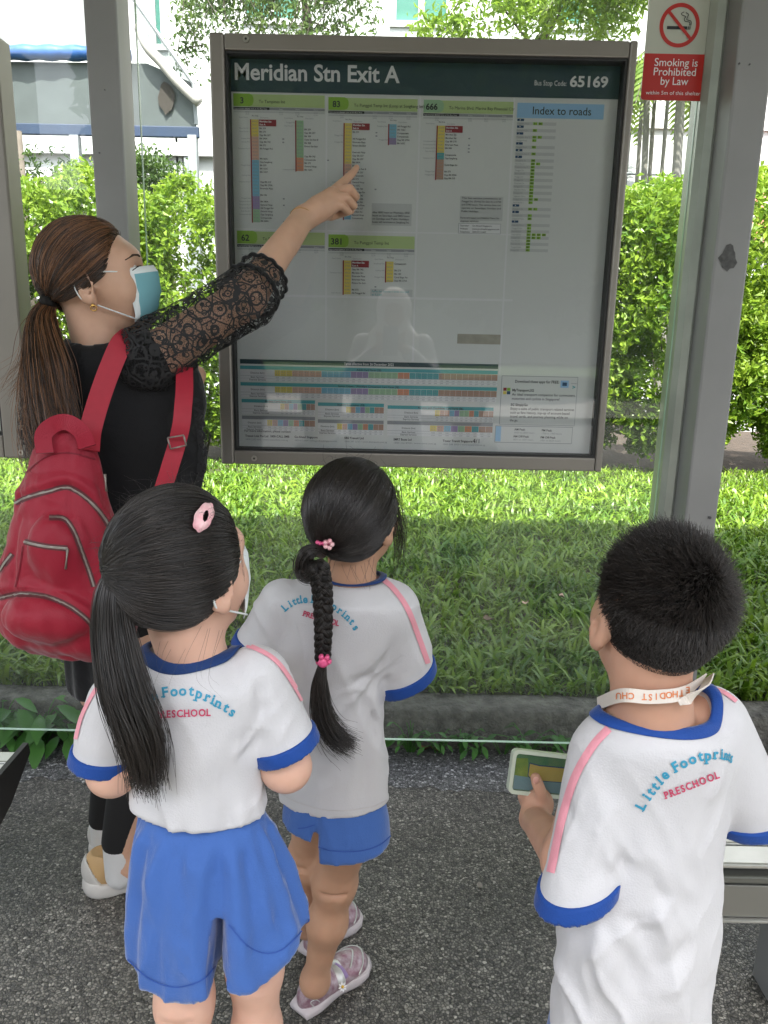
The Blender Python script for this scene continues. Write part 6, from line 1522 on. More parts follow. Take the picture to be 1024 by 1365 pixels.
hp_ = P(402, 1348, z=.012)*[1, 1, 0]; tp_ = P(484, 1274, z=.012)*[1, 1, 0]
sh1, Bu1, W1_ = trainer(hp_, math.atan2(-(tp_-hp_)[0], (tp_-hp_)[1]), np.linalg.norm(tp_-hp_), g2)
hp_ = P(411, 1272, z=.012)*[1, 1, 0]; tp_ = P(472, 1212, z=.012)*[1, 1, 0]
sh2, Bu2, W2_ = trainer(hp_, math.atan2(-(tp_-hp_)[0], (tp_-hp_)[1]), np.linalg.norm(tp_-hp_), g2)
# daisy on the near trainer, and the curved side mark
q0 = hitpx(Bu1, 455, 1314, .004)
if q0 is not None:
    b = MB()
    nrm_ = np.array([.35, -.75, .55]); nrm_ /= np.linalg.norm(nrm_); e1_ = np.cross(nrm_, [0, 0, 1]); e1_ /= np.linalg.norm(e1_); e2_ = np.cross(e1_, nrm_)
    for k in range(8):
        a = 2*PI*k/8; d = e1_*math.cos(a)+e2_*math.sin(a); s_ = np.cross(d, nrm_); b.add([q0+nrm_*.002+d*.002, q0+nrm_*.003+d*.006+s_*.0022, q0+nrm_*.002+d*.0105, q0+nrm_*.003+d*.006-s_*.0022], [(0, 1, 2, 3)])
    b.build('daisy', mat('daisy_white', (.75, .75, .75), .6), sh1); b = MB(); b.tube([q0+nrm_*.002, q0+nrm_*.0055], [.0032, .002], 8); b.build('daisy_centre', mat('daisy_yellow', (.7, .45, .03), .6), sh1)
pts = tri_px(Bu1, [(426, 1335), (420, 1332), (414, 1336), (418, 1341), (424, 1343), (419, 1348), (411, 1346)], .0015)
if pts[0] is not None and pts[-1] is not None: b = MB(); b.tube(spline(pts, 24), .0011, 5); b.build('side_mark', m_silver, sh1, smooth=True)
# ================================================================== BOY (right front)
Y3 = .86
g3 = thing('person', 'boy with short cropped hair and lettered lanyard, white school shirt, holding a clear card case', 'person', (.33, Y3, 0), 'pupils of the preschool class')
r = np.random.default_rng(33); ROT3 = math.radians(16)
hc = np.array(P(872, 826, Y3)); hR = rotm(math.radians(3), math.radians(5), math.radians(5)); hf, hT = head_sdf(hc, hR, .85)
nb_ = P(873, 940, Y3-.005)
neck = s_cap(hc+hR@np.array([0, -.02, -.05]), nb_+[0, .005, -.03], .045, .050)
shL, shR = P(790, 985, Y3), P(968, 955, Y3+.02)
elL, elR = P(762, 1150, Y3-.015), P(1002, 1080, Y3+.05)
wrL = np.array(P(712, 1092, Y3+.19)); haR = elR+[-.03, .17, .05]
body3 = [hf, neck, s_loft(tw([(790, 970, 985), (775, 962, 1040), (768, 955, 1120), (765, 950, 1220), (762, 945, 1330)], Y3, .56, ROT3)),
         s_chain([shL+[.02, 0, -.01], elL], [.040, .034]), s_cap(elL, wrL, .034, .0215), s_chain([shR+[-.025, 0, -.01], elR], [.038, .033]), s_cap(elR, haR, .033, .022),
         legsdf(P(815, 1340, Y3), (.295, Y3+.01, .36), (.29, Y3+.02, .07), 1.0), legsdf(P(880, 1340, Y3), (.375, Y3+.02, .36), (.38, Y3+.04, .07), 1.0)]
# left hand holding the case: thumb on the front, fingers behind
CC = np.array(P(709, 1030, Y3+.215)); cx_ = np.array([1., .10, -.16]); cx_ /= np.linalg.norm(cx_); cz_ = np.array([.14, .30, 1.]); cz_ -= cx_*(cx_@cz_); cz_ /= np.linalg.norm(cz_); cy_ = np.cross(cz_, cx_)
palm = np.array(P(717, 1072, Y3+.205)); f = [s_ell(palm, (.024, .020, .028))]
tb = [P(722, 1075, Y3+.195), P(721, 1056, Y3+.190), P(716, 1043, Y3+.193), P(714, 1037, Y3+.197)]
f.append(s_chain([np.array(t) for t in tb], [.0105, .0092, .0088, .0078]))
for i in range(4):
    a = palm+[.004-.006*i, .012, .010-.010*i+.006]; c = CC+cx_*(-.004+.004*i)+cy_*.014+cz_*(.008-.016*i); f.append(s_chain([a, (a+c)/2+[-.008, .012, 0], c+[-.012, 0, 0]], [.0078, .0075, .006]))
handL = s_un(f+[s_cap(wrL+(elL-wrL)*.3, wrL, .025, .0215), s_cap(wrL, palm, .021, .020)], .008)
dR = (haR-elR)/np.linalg.norm(haR-elR)
make_body('body', body3, (.10, .62, 0), (.56, 1.20, 1.24), .007, m_skin_b, g3, fine=[(handL, palm-.085, palm+.085, .003), (s_un([hand_sdf(haR, dR, (-1, 0, -.3), .75), s_cap(elR+dR*.1, haR, .026, .022)], .01), haR-.1, haR+.11, .005)])
nl = np.array(P(714.5, 1041, Y3+.1835)); V, F = nets(s_ell(nl+[.0005, .0015, 0], (.0048, .0025, .0062)), nl-.01, nl+.01, .0012); mk('thumbnail', V, F, mat('nail', (.62, .33, .27), .3), bpy.data.objects[[o.name for o in g3.children if o.name.startswith('body')][0]], True)
# shirt
e1, e2 = P(762, 1176, Y3-.02), P(1004, 1083, Y3+.045); dn1, dn2 = np.array([.30, 0, -1.]), np.array([.30, .1, -1.])
sl1 = s_cap(shL+[.018, -.004, -.012], e1+(e1-shL)*.12+[0, -.022, 0], .043, .0455); sl2 = s_cap(shR+[-.02, 0, -.008], e2+(e2-shR)*.2, .046, .052)
rows = tw([(805, 950, 950, .8), (780, 978, 968, .72), (775, 992, 1000, .64), (782, 984, 1050, .62), (780, 974, 1110), (764, 968, 1160), (745, 966, 1205), (739, 965, 1240), (737, 958, 1300), (735, 950, 1370), (735, 946, 1440)], Y3, .64, ROT3)
shirt_f = s_un([s_loft(rows), s_plane(sl1, e1, dn1), s_plane(sl2, e2, dn2)], .009); full3 = shirt_f
shirt_f = s_sub(shirt_f, s_ecyl(nb_+[.004, .008, 0], .066, .049, nb_[2]-.04, nb_[2]+.12), .004)
A1 = P(822, 1110, Y3-.06); A2 = P(960, 1080, Y3-.04)
def disp3(p, n):
    w = lambda a, b_, s_, k_: seg_wr(p, P(*a, Y3-.075), P(*b_, Y3-.075), s_, k_)
    d = w((826, 1120), (945, 1190), .020, .0)+w((820, 1150), (860, 1260), .016, -.010)+w((840, 1180), (930, 1225), .014, -.007)+w((850, 1245), (955, 1180), .010, .007)+w((800, 1215), (860, 1330), .012, -.008)+w((835, 1250), (790, 1345), .012, .006)
    d += w((870, 1300), (950, 1260), .016, -.007)+w((765, 1230), (760, 1350), .010, .004)+w((826, 1030), (824, 1140), .009, -.010)+w((900, 1080), (950, 1170), .016, .004)+w((880, 1330), (945, 1290), .012, .005)
    d += seg_wr(p, P(738, 1060, Y3-.03), P(790, 1120, Y3-.05), .012, -.004)+seg_wr(p, P(745, 1120, Y3-.04), P(800, 1160, Y3-.05), .010, -.004)
    m1 = box_mask(p, 0, P(850, 1200, Y3-.07), np.array([.07, .2, .10])); m2 = smoothstep((P(850, 1180, Y3-.07)[2]-p[:, 2])/.08); m3 = box_mask(p, 0, P(775, 1100, Y3-.05), np.array([.05, .2, .07])); m4 = box_mask(p, 0, P(955, 1080, Y3-.05), np.array([.03, .2, .08]))
    d = d*1.2+m1*wrinkle(p, (.55, 0, -.8), 30, .013, 23)+m2*wrinkle(p, (.45, 0, -.9), 24, .011, 24, 2.2)+m2*wrinkle(p, (-.6, 0, -.6), 20, .007, 27)+m3*wrinkle(p, (-.3, 0, -1), 34, .005, 25)+m4*wrinkle(p, (-.4, 0, -1), 40, .005, 26)+wrinkle(p, (.2, 0, -1), 16, .003, 28)
    return d
so3, B3, V, F = cloth('shirt', shirt_f, (.10, .62, .38), (.58, 1.10, 1.03), .0052, m_shirt, g3, disp3, keep=[(e1, dn1), (e2, dn2)])
for (sf_, e, dn) in ((sl1, e1, dn1), (sl2, e2, dn2)):
    V, F = nets(band(sf_, e, dn, .016, .0035, '', None, None), e-.08, e+.08, .0034); mk('cuff', V, F, m_cuff, so3, True)
collar_drape(full3, nb_[0]+.004, nb_[1]+.008, .065, .048, .013, m_cuff, so3)
ribbon_px('piping', B3, [(812, 972), (790, 996), (768, 1035), (752, 1085), (742, 1130), (735, 1163)], 11, m_pink, so3, n=50, rib=5)
ribbon_px('piping', B3, [(946, 912+4), (965, 922), (982, 934)], 9, m_pink, so3, n=16)
seam = bpy.data.materials['seam_shadow']

s_ = 'LittleFootprints'; arc_ = [(861, 1071, -62), (868, 1061, -55), (873, 1055, -50), (879, 1049, -45), (884, 1044, -41), (890, 1038, -37), (905, 1028, -30), (915, 1022, -23), (926, 1018, -17), (935, 1015.5, -12), (945, 1014.5, -7), (955, 1013, -4), (962, 1012, 0), (967, 1012, 3), (971, 1013, 6), (974, 1015, 10)]
arc = [(860, 1076, -62), (867, 1065, -55), (872, 1058, -52), (877.5, 1051, -48), (883, 1044, -44), (889.5, 1036.5, -38), (903.5, 1027, -30), (913, 1022, -25), (924, 1017, -18), (934.4, 1013.6, -12), (943.5, 1012.6, -6), (954, 1011, -3), (961, 1011, 2), (966, 1012.5, 5), (970, 1014, 8), (973, 1016, 10)]
text_px('school_name', B3, s_, [(a[0], a[1]) for a in arc], 13.5, [a[2] for a in arc], m_tblue, so3, bold=.035, sxs=[.95]*11+[.85, .7, .5, .45, .4])
text_px('school_word', B3, 'PRESCHOOL', line_pos('PRESCHOOL', 887, 1064, 959, 1036), 9.5, [-20]*9, m_tred, so3, bold=.03, sx=.85)
# shorts, mostly under the shirt
sf = s_un([s_loft(tw([(752, 951, 1310, .6), (752, 953, 1400, .6)], Y3, .6, ROT3)), s_cap((.292, Y3, .50), (.288, Y3, .40), .052, .060), s_cap((.375, Y3+.02, .52), (.385, Y3+.02, .40), .054, .062)], .02)
sf = s_plane(sf, (0, 0, .39), (0, 0, -1)); cloth('shorts', sf, (.15, .65, .36), (.52, 1.05, .68), .007, m_short, g3, lambda p, n: .004*vnoise(p*14, 5))
simple_shoe((.275, Y3+.02, .07), .1, m_shoew, m_shoew, g3); simple_shoe((.40, Y3+.04, .07), .0, m_shoew, m_shoew, g3)
# cropped hair
capc = hc+hR@np.array([0, -.012, .024])*.9; rad3 = np.array([.074, .093, .094])*.88
def hl3(q): y, z = q[:, 1], q[:, 2]; return np.minimum(.60+.45*z-y*1.0, z+.70-.95*np.clip(y+.12, 0, 1))
hair3 = cap_mesh('hair', capc, hR, rad3, lambda q: hl3(q)-.10, m_cap, g3, .99)
wh_w = P(945, 775, Y3-.06); wh = ((wh_w-capc)@hR)/rad3; wh /= np.linalg.norm(wh)
dd = sweep_dirs(90000, r, -.95); dd = dd[hl3(dd) > 0][:26000]; S = []
hv = hl3(dd)
for d, hval in zip(dd, hv):
    ax = d-wh*(d@wh); l = np.linalg.norm(ax)+1e-6; ax /= l; ang = math.acos(np.clip(d@wh, -1, 1)); out = ax-d*(ax@d); sw = np.cross(wh, ax); n3 = d/rad3; n3 /= np.linalg.norm(n3)
    g_ = out*(.75)+sw*(.55*math.exp(-ang*2.2)); up_ = .55+.35*max(0, d[2]); dirn = n3*up_+g_*(.62)+np.array([0, 0, -.25 if d[2] < .2 else 0]); dirn /= np.linalg.norm(dirn)
    L = (.005+.014*smoothstep((d[2]+.45)/1.0))*(.7+.6*r.random())*min(1, .12+hval*1.3); p0 = d*rad3*.985; j = r.normal(0, .17, 3)
    p1 = p0+(n3*.7+dirn*.3+j*.3)*L*.5; p2 = p0+(dirn+j)*L; p2 = p2-d*max(0, 1.0-np.linalg.norm(p2/rad3))*.1
    S.append(capc+np.array([p0, p1, p2])@hR.T)
strands('hair_strands', S, .00036, m_hairt, hair3, tip=.3)
# lanyard: folded printed ribbon round the neck
m_lan = mat('lanyard_white', (.66, .60, .54), .6, var=.06, vscale=30); m_lano = mat('lanyard_orange', (.62, .20, .07), .6)
def strap3(name, pts, wd, m_, parent, up=None, th=.0016, n=50):
    c = spline([list(p) for p in pts], n); w_ = np.broadcast_to(wd, (n,)) if np.isscalar(wd) else np.interp(np.linspace(0, 1, n), np.linspace(0, 1, len(wd)), wd); T = np.gradient(c, axis=0); T /= np.linalg.norm(T, axis=1)[:, None]; V = []; F = []
    U = spline([list(u_) for u_ in up], n) if up is not None else None
    for i in range(n):
        s_ = (np.cross(T[i], c[i]-CAM) if U is None else U[i]); s_ = s_-T[i]*(s_@T[i]); s_ /= np.linalg.norm(s_); nn = np.cross(T[i], s_)
        for a, b_ in ((-1, -1), (1, -1), (1, 1), (-1, 1)): V.append(c[i]+s_*a*w_[i]/2+nn*b_*th/2)
    F = [(i*4+j, i*4+(j+1) % 4, (i+1)*4+(j+1) % 4, (i+1)*4+j) for i in range(n-1) for j in range(4)]+[(0, 1, 2, 3), (n*4-4, n*4-1, n*4-2, n*4-3)]
    return mk(name, V, F, m_, parent, False), c
upv = [(0, .1, 1)]*5
ln = thing('lanyard', 'white lanyard with orange capitals round the boy\'s neck', 'lanyard', tuple(P(872, 925, Y3)))
pl = [P(797, 938, Y3+.03), P(828, 927, Y3-.055), P(868, 929, Y3-.066), P(910, 924, Y3-.062), P(938, 905, Y3-.015)]
b1_, c1_ = strap3('ribbon', pl, .0155, m_lan, ln, up=[(0, .25, 1), (0, .25, 1), (0, .2, 1), (.1, .2, 1), (.5, .0, 1)], n=44)
strap3('ribbon', [P(945, 902, Y3+.01), P(938, 917, Y3-.045), P(922, 930, Y3-.070), P(905, 937, Y3-.068)], [.015, .015, .013, .006], m_lan, ln, up=[(.6, 0, .5), (.6, 0, .5), (.5, .2, .8), (.2, .2, 1)], n=20)
me = b1_.data; Bl = BVHTree.FromPolygons([tuple(np.array(v_.co)+off(ln)) for v_ in me.vertices], [tuple(p.vertices) for p in me.polygons])
word = 'METHODIST CHURCH'[::-1]
V = []; F = []
for i, ch in enumerate('METHODIST CHU'):
    if ch == ' ': continue
    u = 925-i*8.3; v = np.interp(u, [797, 828, 868, 910, 938], [938, 927, 929.5, 924, 906])
    g, f_, w_ = glyphs(ch, .02, 3); k = 8.5/.7; pts = [(u-(p[0]-w_/2)*k*.92, v+(p[1]-.35)*k) for p in g]
    hs_ = [hitpx(Bl, q[0], q[1], .0007) for q in pts]
    if any(x is None for x in hs_): continue
    n_ = len(V); V += hs_; F += [tuple(i2+n_ for i2 in q) for q in f_]
if V: mk('lanyard_lettering', V, F, m_lano, ln, False)
V = []; F = []
# ------------------------------------------------------------------ clear case with printed card, held by the boy
ct = thing('card_case', 'clear pale green plastic case with printed card inside, held in the boy\'s left hand', 'card case', tuple(CC))
hw, hh = .056, .034
def CW(x, y, z): return CC+cx_*(x+.020)+cy_*y+cz_*z
def rrect(hw_, hh_, c, n=5):
    out = []
    for (sx, sz, a0) in ((1, 1, 0), (-1, 1, 90), (-1, -1, 180), (1, -1, 270)):
        for k in range(n): a = math.radians(a0+90*k/(n-1)); out.append((sx*(hw_-c)+c*math.cos(a), sz*(hh_-c)+c*math.sin(a)))
    return out
o1 = rrect(hw, hh, .009); o2 = rrect(hw-.006, hh-.006, .005); n_ = len(o1)
V = [CW(x, -.006, z) for x, z in o1]+[CW(x, -.006, z) for x, z in o2]+[CW(x, -.002, z) for x, z in o2]+[CW(x, .006, z) for x, z in o1]
F = [(i, (i+1) % n_, n_+(i+1) % n_, n_+i) for i in range(n_)]+[(n_+i, n_+(i+1) % n_, 2*n_+(i+1) % n_, 2*n_+i) for i in range(n_)]+[(3*n_+i, 3*n_+(i+1) % n_, (i+1) % n_, i) for i in range(n_)]+[tuple(3*n_+i for i in range(n_))]
mk('case_rim', V, F, mat('clear_plastic_rim', (.50, .56, .46), .25, spec=.7, sub=.0), ct, False)
mk('card', [CW(x, -.0015, z) for x, z in o2], [tuple(range(n_))], mat('card_green', (.05, .20, .09), .5, col2=(.12, .24, .10), vscale=60), ct, False)
mk('card_print', [CW(x, -.0021, z) for x, z in ((-.048, -.026), (-.048, .020), (-.030, .022), (-.026, -.010), (-.010, -.026))], [(0, 4, 3, 2, 1)], mat('card_lime', (.30, .38, .06), .5, col2=(.12, .25, .04), vscale=80), ct, False)
mk('card_print', [CW(x, -.0024, z) for x, z in ((-.048, -.027), (.048, -.027), (.048, -.010), (-.048, -.006))], [(3, 2, 1, 0)], mat('card_blue', (.18, .32, .36), .5), ct, False)
yl = [(-.026, .014), (-.010, .012), (.048, .013), (.048, -.008), (-.018, -.010), (-.026, -.004)]
mk('card_print', [CW(x, -.0028, z) for x, z in [(a*1.04, b_*1.15) for a, b_ in yl]], [tuple(range(6))], m_navy, ct, False); mk('card_print', [CW(x, -.0032, z) for x, z in yl], [tuple(range(6))], mat('card_yellow', (.58, .44, .10), .5), ct, False)
mk('card_cover', [CW(x, -.0052, z) for x, z in o2], [tuple(range(n_))], glassmat('card_plastic', tint=(.96, .97, .95), refl=1.2, dirt=.05, streak=False), ct, False)
# ================================================================== WOMAN POINTING
Y4 = 1.66
g4 = thing('person', 'woman in black lace top and blue face mask, brown ponytail, pointing at the map board', 'person', (-.60, Y4, 0))
r = np.random.default_rng(34)
hc = np.array(P(131, 374, Y4)); hR = rotm(math.radians(-82), math.radians(11), math.radians(3)); hf, hT = head_sdf(hc, hR, 1.0)
nb_ = P(140, 470, Y4)
neck = s_cap(hc+hR@np.array([0, -.03, -.04]), nb_+[0, 0, -.02], .052, .058)
S_ = np.array(P(205, 478, 1.60)); E_ = np.array(P(327, 398, 1.68)); Wr = np.array(P(404, 291, 1.875))
S2 = np.array(P(105, 480, 1.82)); E2 = np.array(P(240, 545, 1.95)); W2 = np.array(P(262, 500, 2.0-.06))
ROT4 = math.radians(-48)
trows = [(88, 195, 452, .7), (66, 236, 478, .62), (58, 256, 510, .56), (56, 262, 560), (64, 264, 620), (74, 262, 690), (82, 258, 760), (90, 250, 850), (94, 236, 935)]
t4 = s_loft(tw(trows, Y4, .62, 0))
hipN, hipF = np.array(P(180, 860, Y4-.02)), np.array(P(150, 850, Y4+.10))
aN = np.array(P(160, 1150, z=.10)); aF = np.array(P(142, 1118, z=.10)); kN = (hipN+aN)/2+[.02, .02, .02]; kF = (hipF+aF)/2+[.02, .02, .02]
fz = lambda a, k: s_un([s_cap(a[0], a[1], k[0], k[1]), s_cap(a[1], a[2], k[1], k[2])], .02)
# pointing hand
def hp(u, v, y): return np.array(P(u, v, y))
mcp = [hp(449, 251, 1.935), hp(463, 254, 1.925), hp(461, 264, 1.915), hp(455, 275, 1.910)]
idx = s_chain([hp(438, 262, 1.915), mcp[0], hp(463, 238, 1.968), hp(470, 231, 1.985), hp(475.5, 223.5, 2.003)], [.013, .0118, .0098, .0090, .0070])
mid = s_chain([mcp[0]+[.004, -.006, -.008], hp(466, 252, 1.925), hp(474, 262, 1.945), hp(466, 270, 1.958)], [.0125, .0115, .0105, .0085])
rin = s_chain([hp(448, 263, 1.905), hp(462, 264, 1.915), hp(471, 274, 1.935), hp(461, 279, 1.948)], [.0125, .0112, .0102, .0083])
pin = s_chain([hp(441, 270, 1.898), hp(456, 274, 1.905), hp(464, 282, 1.92), hp(455, 285, 1.935)], [.012, .0102, .0092, .0078])
thm = s_chain([hp(425, 284, 1.90), hp(441, 287, 1.93), hp(455, 284, 1.955), hp(468, 281, 1.968)], [.014, .0125, .0105, .0085])
palm4 = s_un([s_chain([Wr, hp(424, 276, 1.895), hp(443, 261, 1.918)], [.024, .026, .020]), s_chain([hp(415, 290, 1.885), hp(433, 280, 1.90), hp(447, 273, 1.905)], [.020, .021, .016])], .015)
hand4 = s_un([s_un([palm4, thm], .010), idx, mid, rin, pin], .0045)
body4 = [hf, neck, s_loft(tw([(a_[0]+14, a_[1]-14, a_[2], .5) for a_ in trows[1:]], Y4, .5, 0)), s_chain([S_+[-.03, .02, -.01], S_, E_], [.05, .050, .041]), s_cap(E_, Wr, .041, .027),
         s_chain([S2, E2], [.045, .036]), s_cap(E2, W2, .034, .024), fz((hipN, kN, aN), (.085, .052, .033)), fz((hipF, kF, aF), (.085, .052, .033)), s_cap(aN, aN+[.10, .01, -.05], .030, .026), s_cap(aF, aF+[.10, .02, -.05], .030, .026)]
bd4 = make_body('body', body4, (-.98, 1.45, 0), (.02, 2.06, 1.80), .0085, m_skin_w, g4, fine=[(s_un([hand4, s_cap(Wr+(E_-Wr)*.35, Wr, .0335, .0268)], .012), (-.24, 1.74, 1.52), (-.03, 2.02, 1.80), .0026)], k=.022)
bo = [o for o in g4.children if o.name.startswith('body')][0]
# bracelet
ax = (Wr-E_)/np.linalg.norm(Wr-E_); e1_ = np.cross(ax, [0, 0, 1]); e1_ /= np.linalg.norm(e1_); e2_ = np.cross(ax, e1_); c0 = Wr-ax*.004
b = MB(); b.tube([c0+(e1_*math.cos(a)+e2_*math.sin(a))*.0292+ax*.006*math.cos(a) for a in np.linspace(0, 2*PI, 40)], .0009, 5); q = c0+np.array(hp(414, 303, 1.87)-hp(404, 291, 1.875)); b.tube([q+[0, 0, -.001], q+[0, 0, -.006]], .0022, 6); b.build('bracelet', m_gold, bo, smooth=True)
# eyebrow, eye, lashes
hb = nets(hf, hc-.15, hc+.15, .006); Bh4 = bvh(*hb)
def onhead(x, y, z, l=.0008): h_, n_ = near(Bh4, hT((x, y, z)), l); return h_
b = MB(); b.tube([onhead(.054, .072, .028), onhead(.042, .09, .036), onhead(.026, .10, .037), onhead(.014, .10, .032)], [.0018, .0042, .0044, .002], 6, flat=.5); b.build('eyebrow', mat('brow', (.06, .035, .022), .8), bo, smooth=True)
for sx in (1, -1):
    eb = MB(); c = hT((sx*.031, .079, .006)); Vv, Ff = nets(s_ell(c, (.0125,)*3), c-.016, c+.016, .0022); mk('eyeball', Vv, Ff, mat('eye_white', (.6, .58, .55), .2), bo, True)
    b = MB(); b.tube([hT((sx*.030, .0905, .006)), hT((sx*.030, .0925, .006))], [.0058, .0035], 12); b.build('iris', mat('iris_dark', (.015, .008, .005), .15), bo, smooth=True)
    b = MB(); b.tube([hT((sx*.047, .080, .006)), hT((sx*.038, .092, .0125)), hT((sx*.028, .096, .013)), hT((sx*.019, .092, .008))], [.0012, .0018, .0016, .001], 6); b.build('lash_line', m_leg, bo, smooth=True)
face_mask(hT, hR, 1.0, m_mask, m_maskw, g4)
er = hT((.084, -.004, -.048)); b = MB(); b.tube([er+np.array([0, -.004, 0])+hR@np.array([.002*math.cos(a), .0055*math.sin(a), .0055*math.cos(a)-.005]) for a in np.linspace(0, 2*PI, 16)], .0012, 6); b.tube([er+[0, -.005, .003], er+[0, -.005, -.003]], .0035, 8); b.build('earring', m_gold, bo, smooth=True)
# black knit top with crocheted lace edge and lace sleeve
hemz = P(160, 948, Y4-.1)[2]
top_f = s_plane(s_un([t4, s_cap(S_+[-.05, .03, -.02], S_+[-.01, 0, 0], .062, .056), s_cap(S2+[0, 0, -.01], E2, .056, .048)], .03), (0, Y4, hemz), (0, 0, -1)); top_f = s_sub(top_f, s_ell(nb_+[.0, .0, .045], (.075, .07, .055)), .006)
def disp4(p, n): return .006*vnoise(p*[12, 12, 6], 42)+.004*np.sin(np.arctan2(p[:, 1]-Y4, p[:, 0]+.6)*12)*smoothstep((1.15-p[:, 2])/.3)+seg_wr(p, P(225, 540, 1.56), P(180, 600, 1.52), .02, -.008)
topo, B4, V, F = cloth('top', top_f, (-.96, 1.40, hemz-.02), (-.25, 2.05, 1.50), .0075, m_blk, g4, disp4)
def lacemat():
    m = bpy.data.materials.new('black_lace'); m.use_nodes = True; n = m.node_tree; b = n.nodes['Principled BSDF']; b.inputs['Base Color'].default_value = (.010, .010, .011, 1); b.inputs['Roughness'].default_value = .8
    out = n.nodes['Material Output']; tc = n.nodes.new('ShaderNodeTexCoord')
    def vor(scale, feat='F1'):
        v = n.nodes.new('ShaderNodeTexVoronoi'); v.feature = feat; v.inputs['Scale'].default_value = scale; n.links.new(tc.outputs['Object'], v.inputs['Vector']); return v
    def math_(op, a, b_=None, c=None):
        q = n.nodes.new('ShaderNodeMath'); q.operation = op
        for i, x in enumerate((a, b_, c)):
            if x is None: continue
            if hasattr(x, 'is_linked') or hasattr(x, 'links'): n.links.new(x, q.inputs[i])
            else: q.inputs[i].default_value = x
        return q.outputs[0]
    v = vor(25); d = v.outputs['Distance']
    ring1 = math_('LESS_THAN', math_('ABSOLUTE', math_('SUBTRACT', d, .16)), .035); ctr = math_('LESS_THAN', d, .055)
    ring2 = math_('LESS_THAN', math_('ABSOLUTE', math_('SUBTRACT', d, .42)), .035)
    v2 = vor(70); pet = math_('MULTIPLY', math_('LESS_THAN', math_('ABSOLUTE', math_('SUBTRACT', v2.outputs['Distance'], .36)), .075), math_('GREATER_THAN', d, .2))
    e = vor(25, 'DISTANCE_TO_EDGE'); sc_ = math_('LESS_THAN', e.outputs['Distance'], .035)
    net = vor(230, 'DISTANCE_TO_EDGE'); nn = math_('LESS_THAN', net.outputs['Distance'], .045)
    big = n.nodes.new('ShaderNodeTexNoise'); big.inputs['Scale'].default_value = 13; n.links.new(tc.outputs['Object'], big.inputs['Vector']); vine = math_('LESS_THAN', math_('ABSOLUTE', math_('SUBTRACT', big.outputs[0], .5)), .012)
    a = ring1
    for x in (ctr, ring2, pet, sc_, nn, vine): a = math_('MAXIMUM', a, x)
    t = n.nodes.new('ShaderNodeBsdfTransparent'); mx = n.nodes.new('ShaderNodeMixShader'); n.links.new(a, mx.inputs[0]); n.links.new(t.outputs[0], mx.inputs[1]); n.links.new(b.outputs[0], mx.inputs[2]); n.links.new(mx.outputs[0], out.inputs[0]); return m
m_lace = lacemat()
se = np.array(P(352, 369, 1.745)); dse = (se-E_)/np.linalg.norm(se-E_)
slf = s_plane(s_un([s_cap(S_+[-.015, 0, 0], E_, .072, .060), s_cap(E_, se+dse*.02, .060, .053)], .02), se, dse)
V, F = nets(slf, (-.66, 1.48, 1.18), (-.12, 1.90, 1.66), .006); N = vnorm(V, F); V = V+N*(.004*vnoise(V*22, 51)+.003*vnoise(V*50, 52))[:, None]
cen_ = V[F].mean(1); keepf = ((cen_-se)@dse < -.006); F = F[keepf]; slo = mk('lace_sleeve', V, F, m_lace, topo, True)
# scalloped cuff of the sleeve
e1_ = np.cross(dse, [0, 0, 1]); e1_ /= np.linalg.norm(e1_); e2_ = np.cross(dse, e1_); b = MB()
b.tube([se-dse*.004+(e1_*math.cos(a)+e2_*math.sin(a))*(.0545+.002*math.sin(a*14)) for a in np.linspace(0, 2*PI, 90)], .0045, 6); b.tube([se-dse*.055+(e1_*math.cos(a)+e2_*math.sin(a))*(.0595+.0015*math.sin(a*18)) for a in np.linspace(0, 2*PI, 90)], .005, 6)
b.build('sleeve_edge', m_blk2, slo, smooth=True)['kind'] = 'stuff'
# crochet panel over the back and right side, wavy lace hems
cp = s_un([s_loft(tw([(150, 262, 470, .7), (165, 270, 520, .7), (176, 274, 580, .7), (186, 272, 640, .7), (196, 268, 690, .6)], Y4-.012, .7, 0))], .02)
V, F = nets(cp, (-.75, 1.42, .90), (-.28, 1.90, 1.42), .008); N = vnorm(V, F); V = V+N*(.006*np.sin(V[:, 0]*60+V[:, 2]*45)+.005*vnoise(V*30, 60))[:, None]; mk('crochet_panel', V, F, m_blk2, topo, True)
def lacy_edge(name, pts, wd, m_, parent, n=60, amp=.010, fr=9):
    c = spline([list(p) for p in pts], n); V = []; F = []
    for i in range(n):
        s_ = np.array([1., -.2, 0]); k = amp*abs(math.sin(i/n*PI*fr)); V += [c[i]-s_*(wd*.3), c[i]+s_*(wd*.7+k)+[0, .004, 0]]
    F = [(2*i, 2*i+1, 2*i+3, 2*i+2) for i in range(n-1)]; return mk(name, V, F, m_, parent, False)
lacy_edge('lace_edge', [P(258, 530, 1.60), P(262, 560, 1.60), P(266, 600, 1.61), P(262, 650, 1.62), P(258, 690, 1.62)], .012, m_lace, topo)
c = lacy_edge('lace_edge', [P(48, 520, 1.62), P(36, 555, 1.62), P(34, 580, 1.62), P(46, 604, 1.62), P(60, 618, 1.60)], .05, m_lace, topo, amp=.012)
# leggings
lg = s_un([fz((hipN+[0, 0, -.05], kN, aN+[0, 0, .065]), (.086, .058, .040)), fz((hipF+[0, 0, -.05], kF, aF+[0, 0, .065]), (.086, .058, .040))], .01)
V, F = nets(lg, (-.95, 1.50, .08), (-.35, 1.98, .90), .0075); mk('leggings', V, F, m_leg, g4, True)
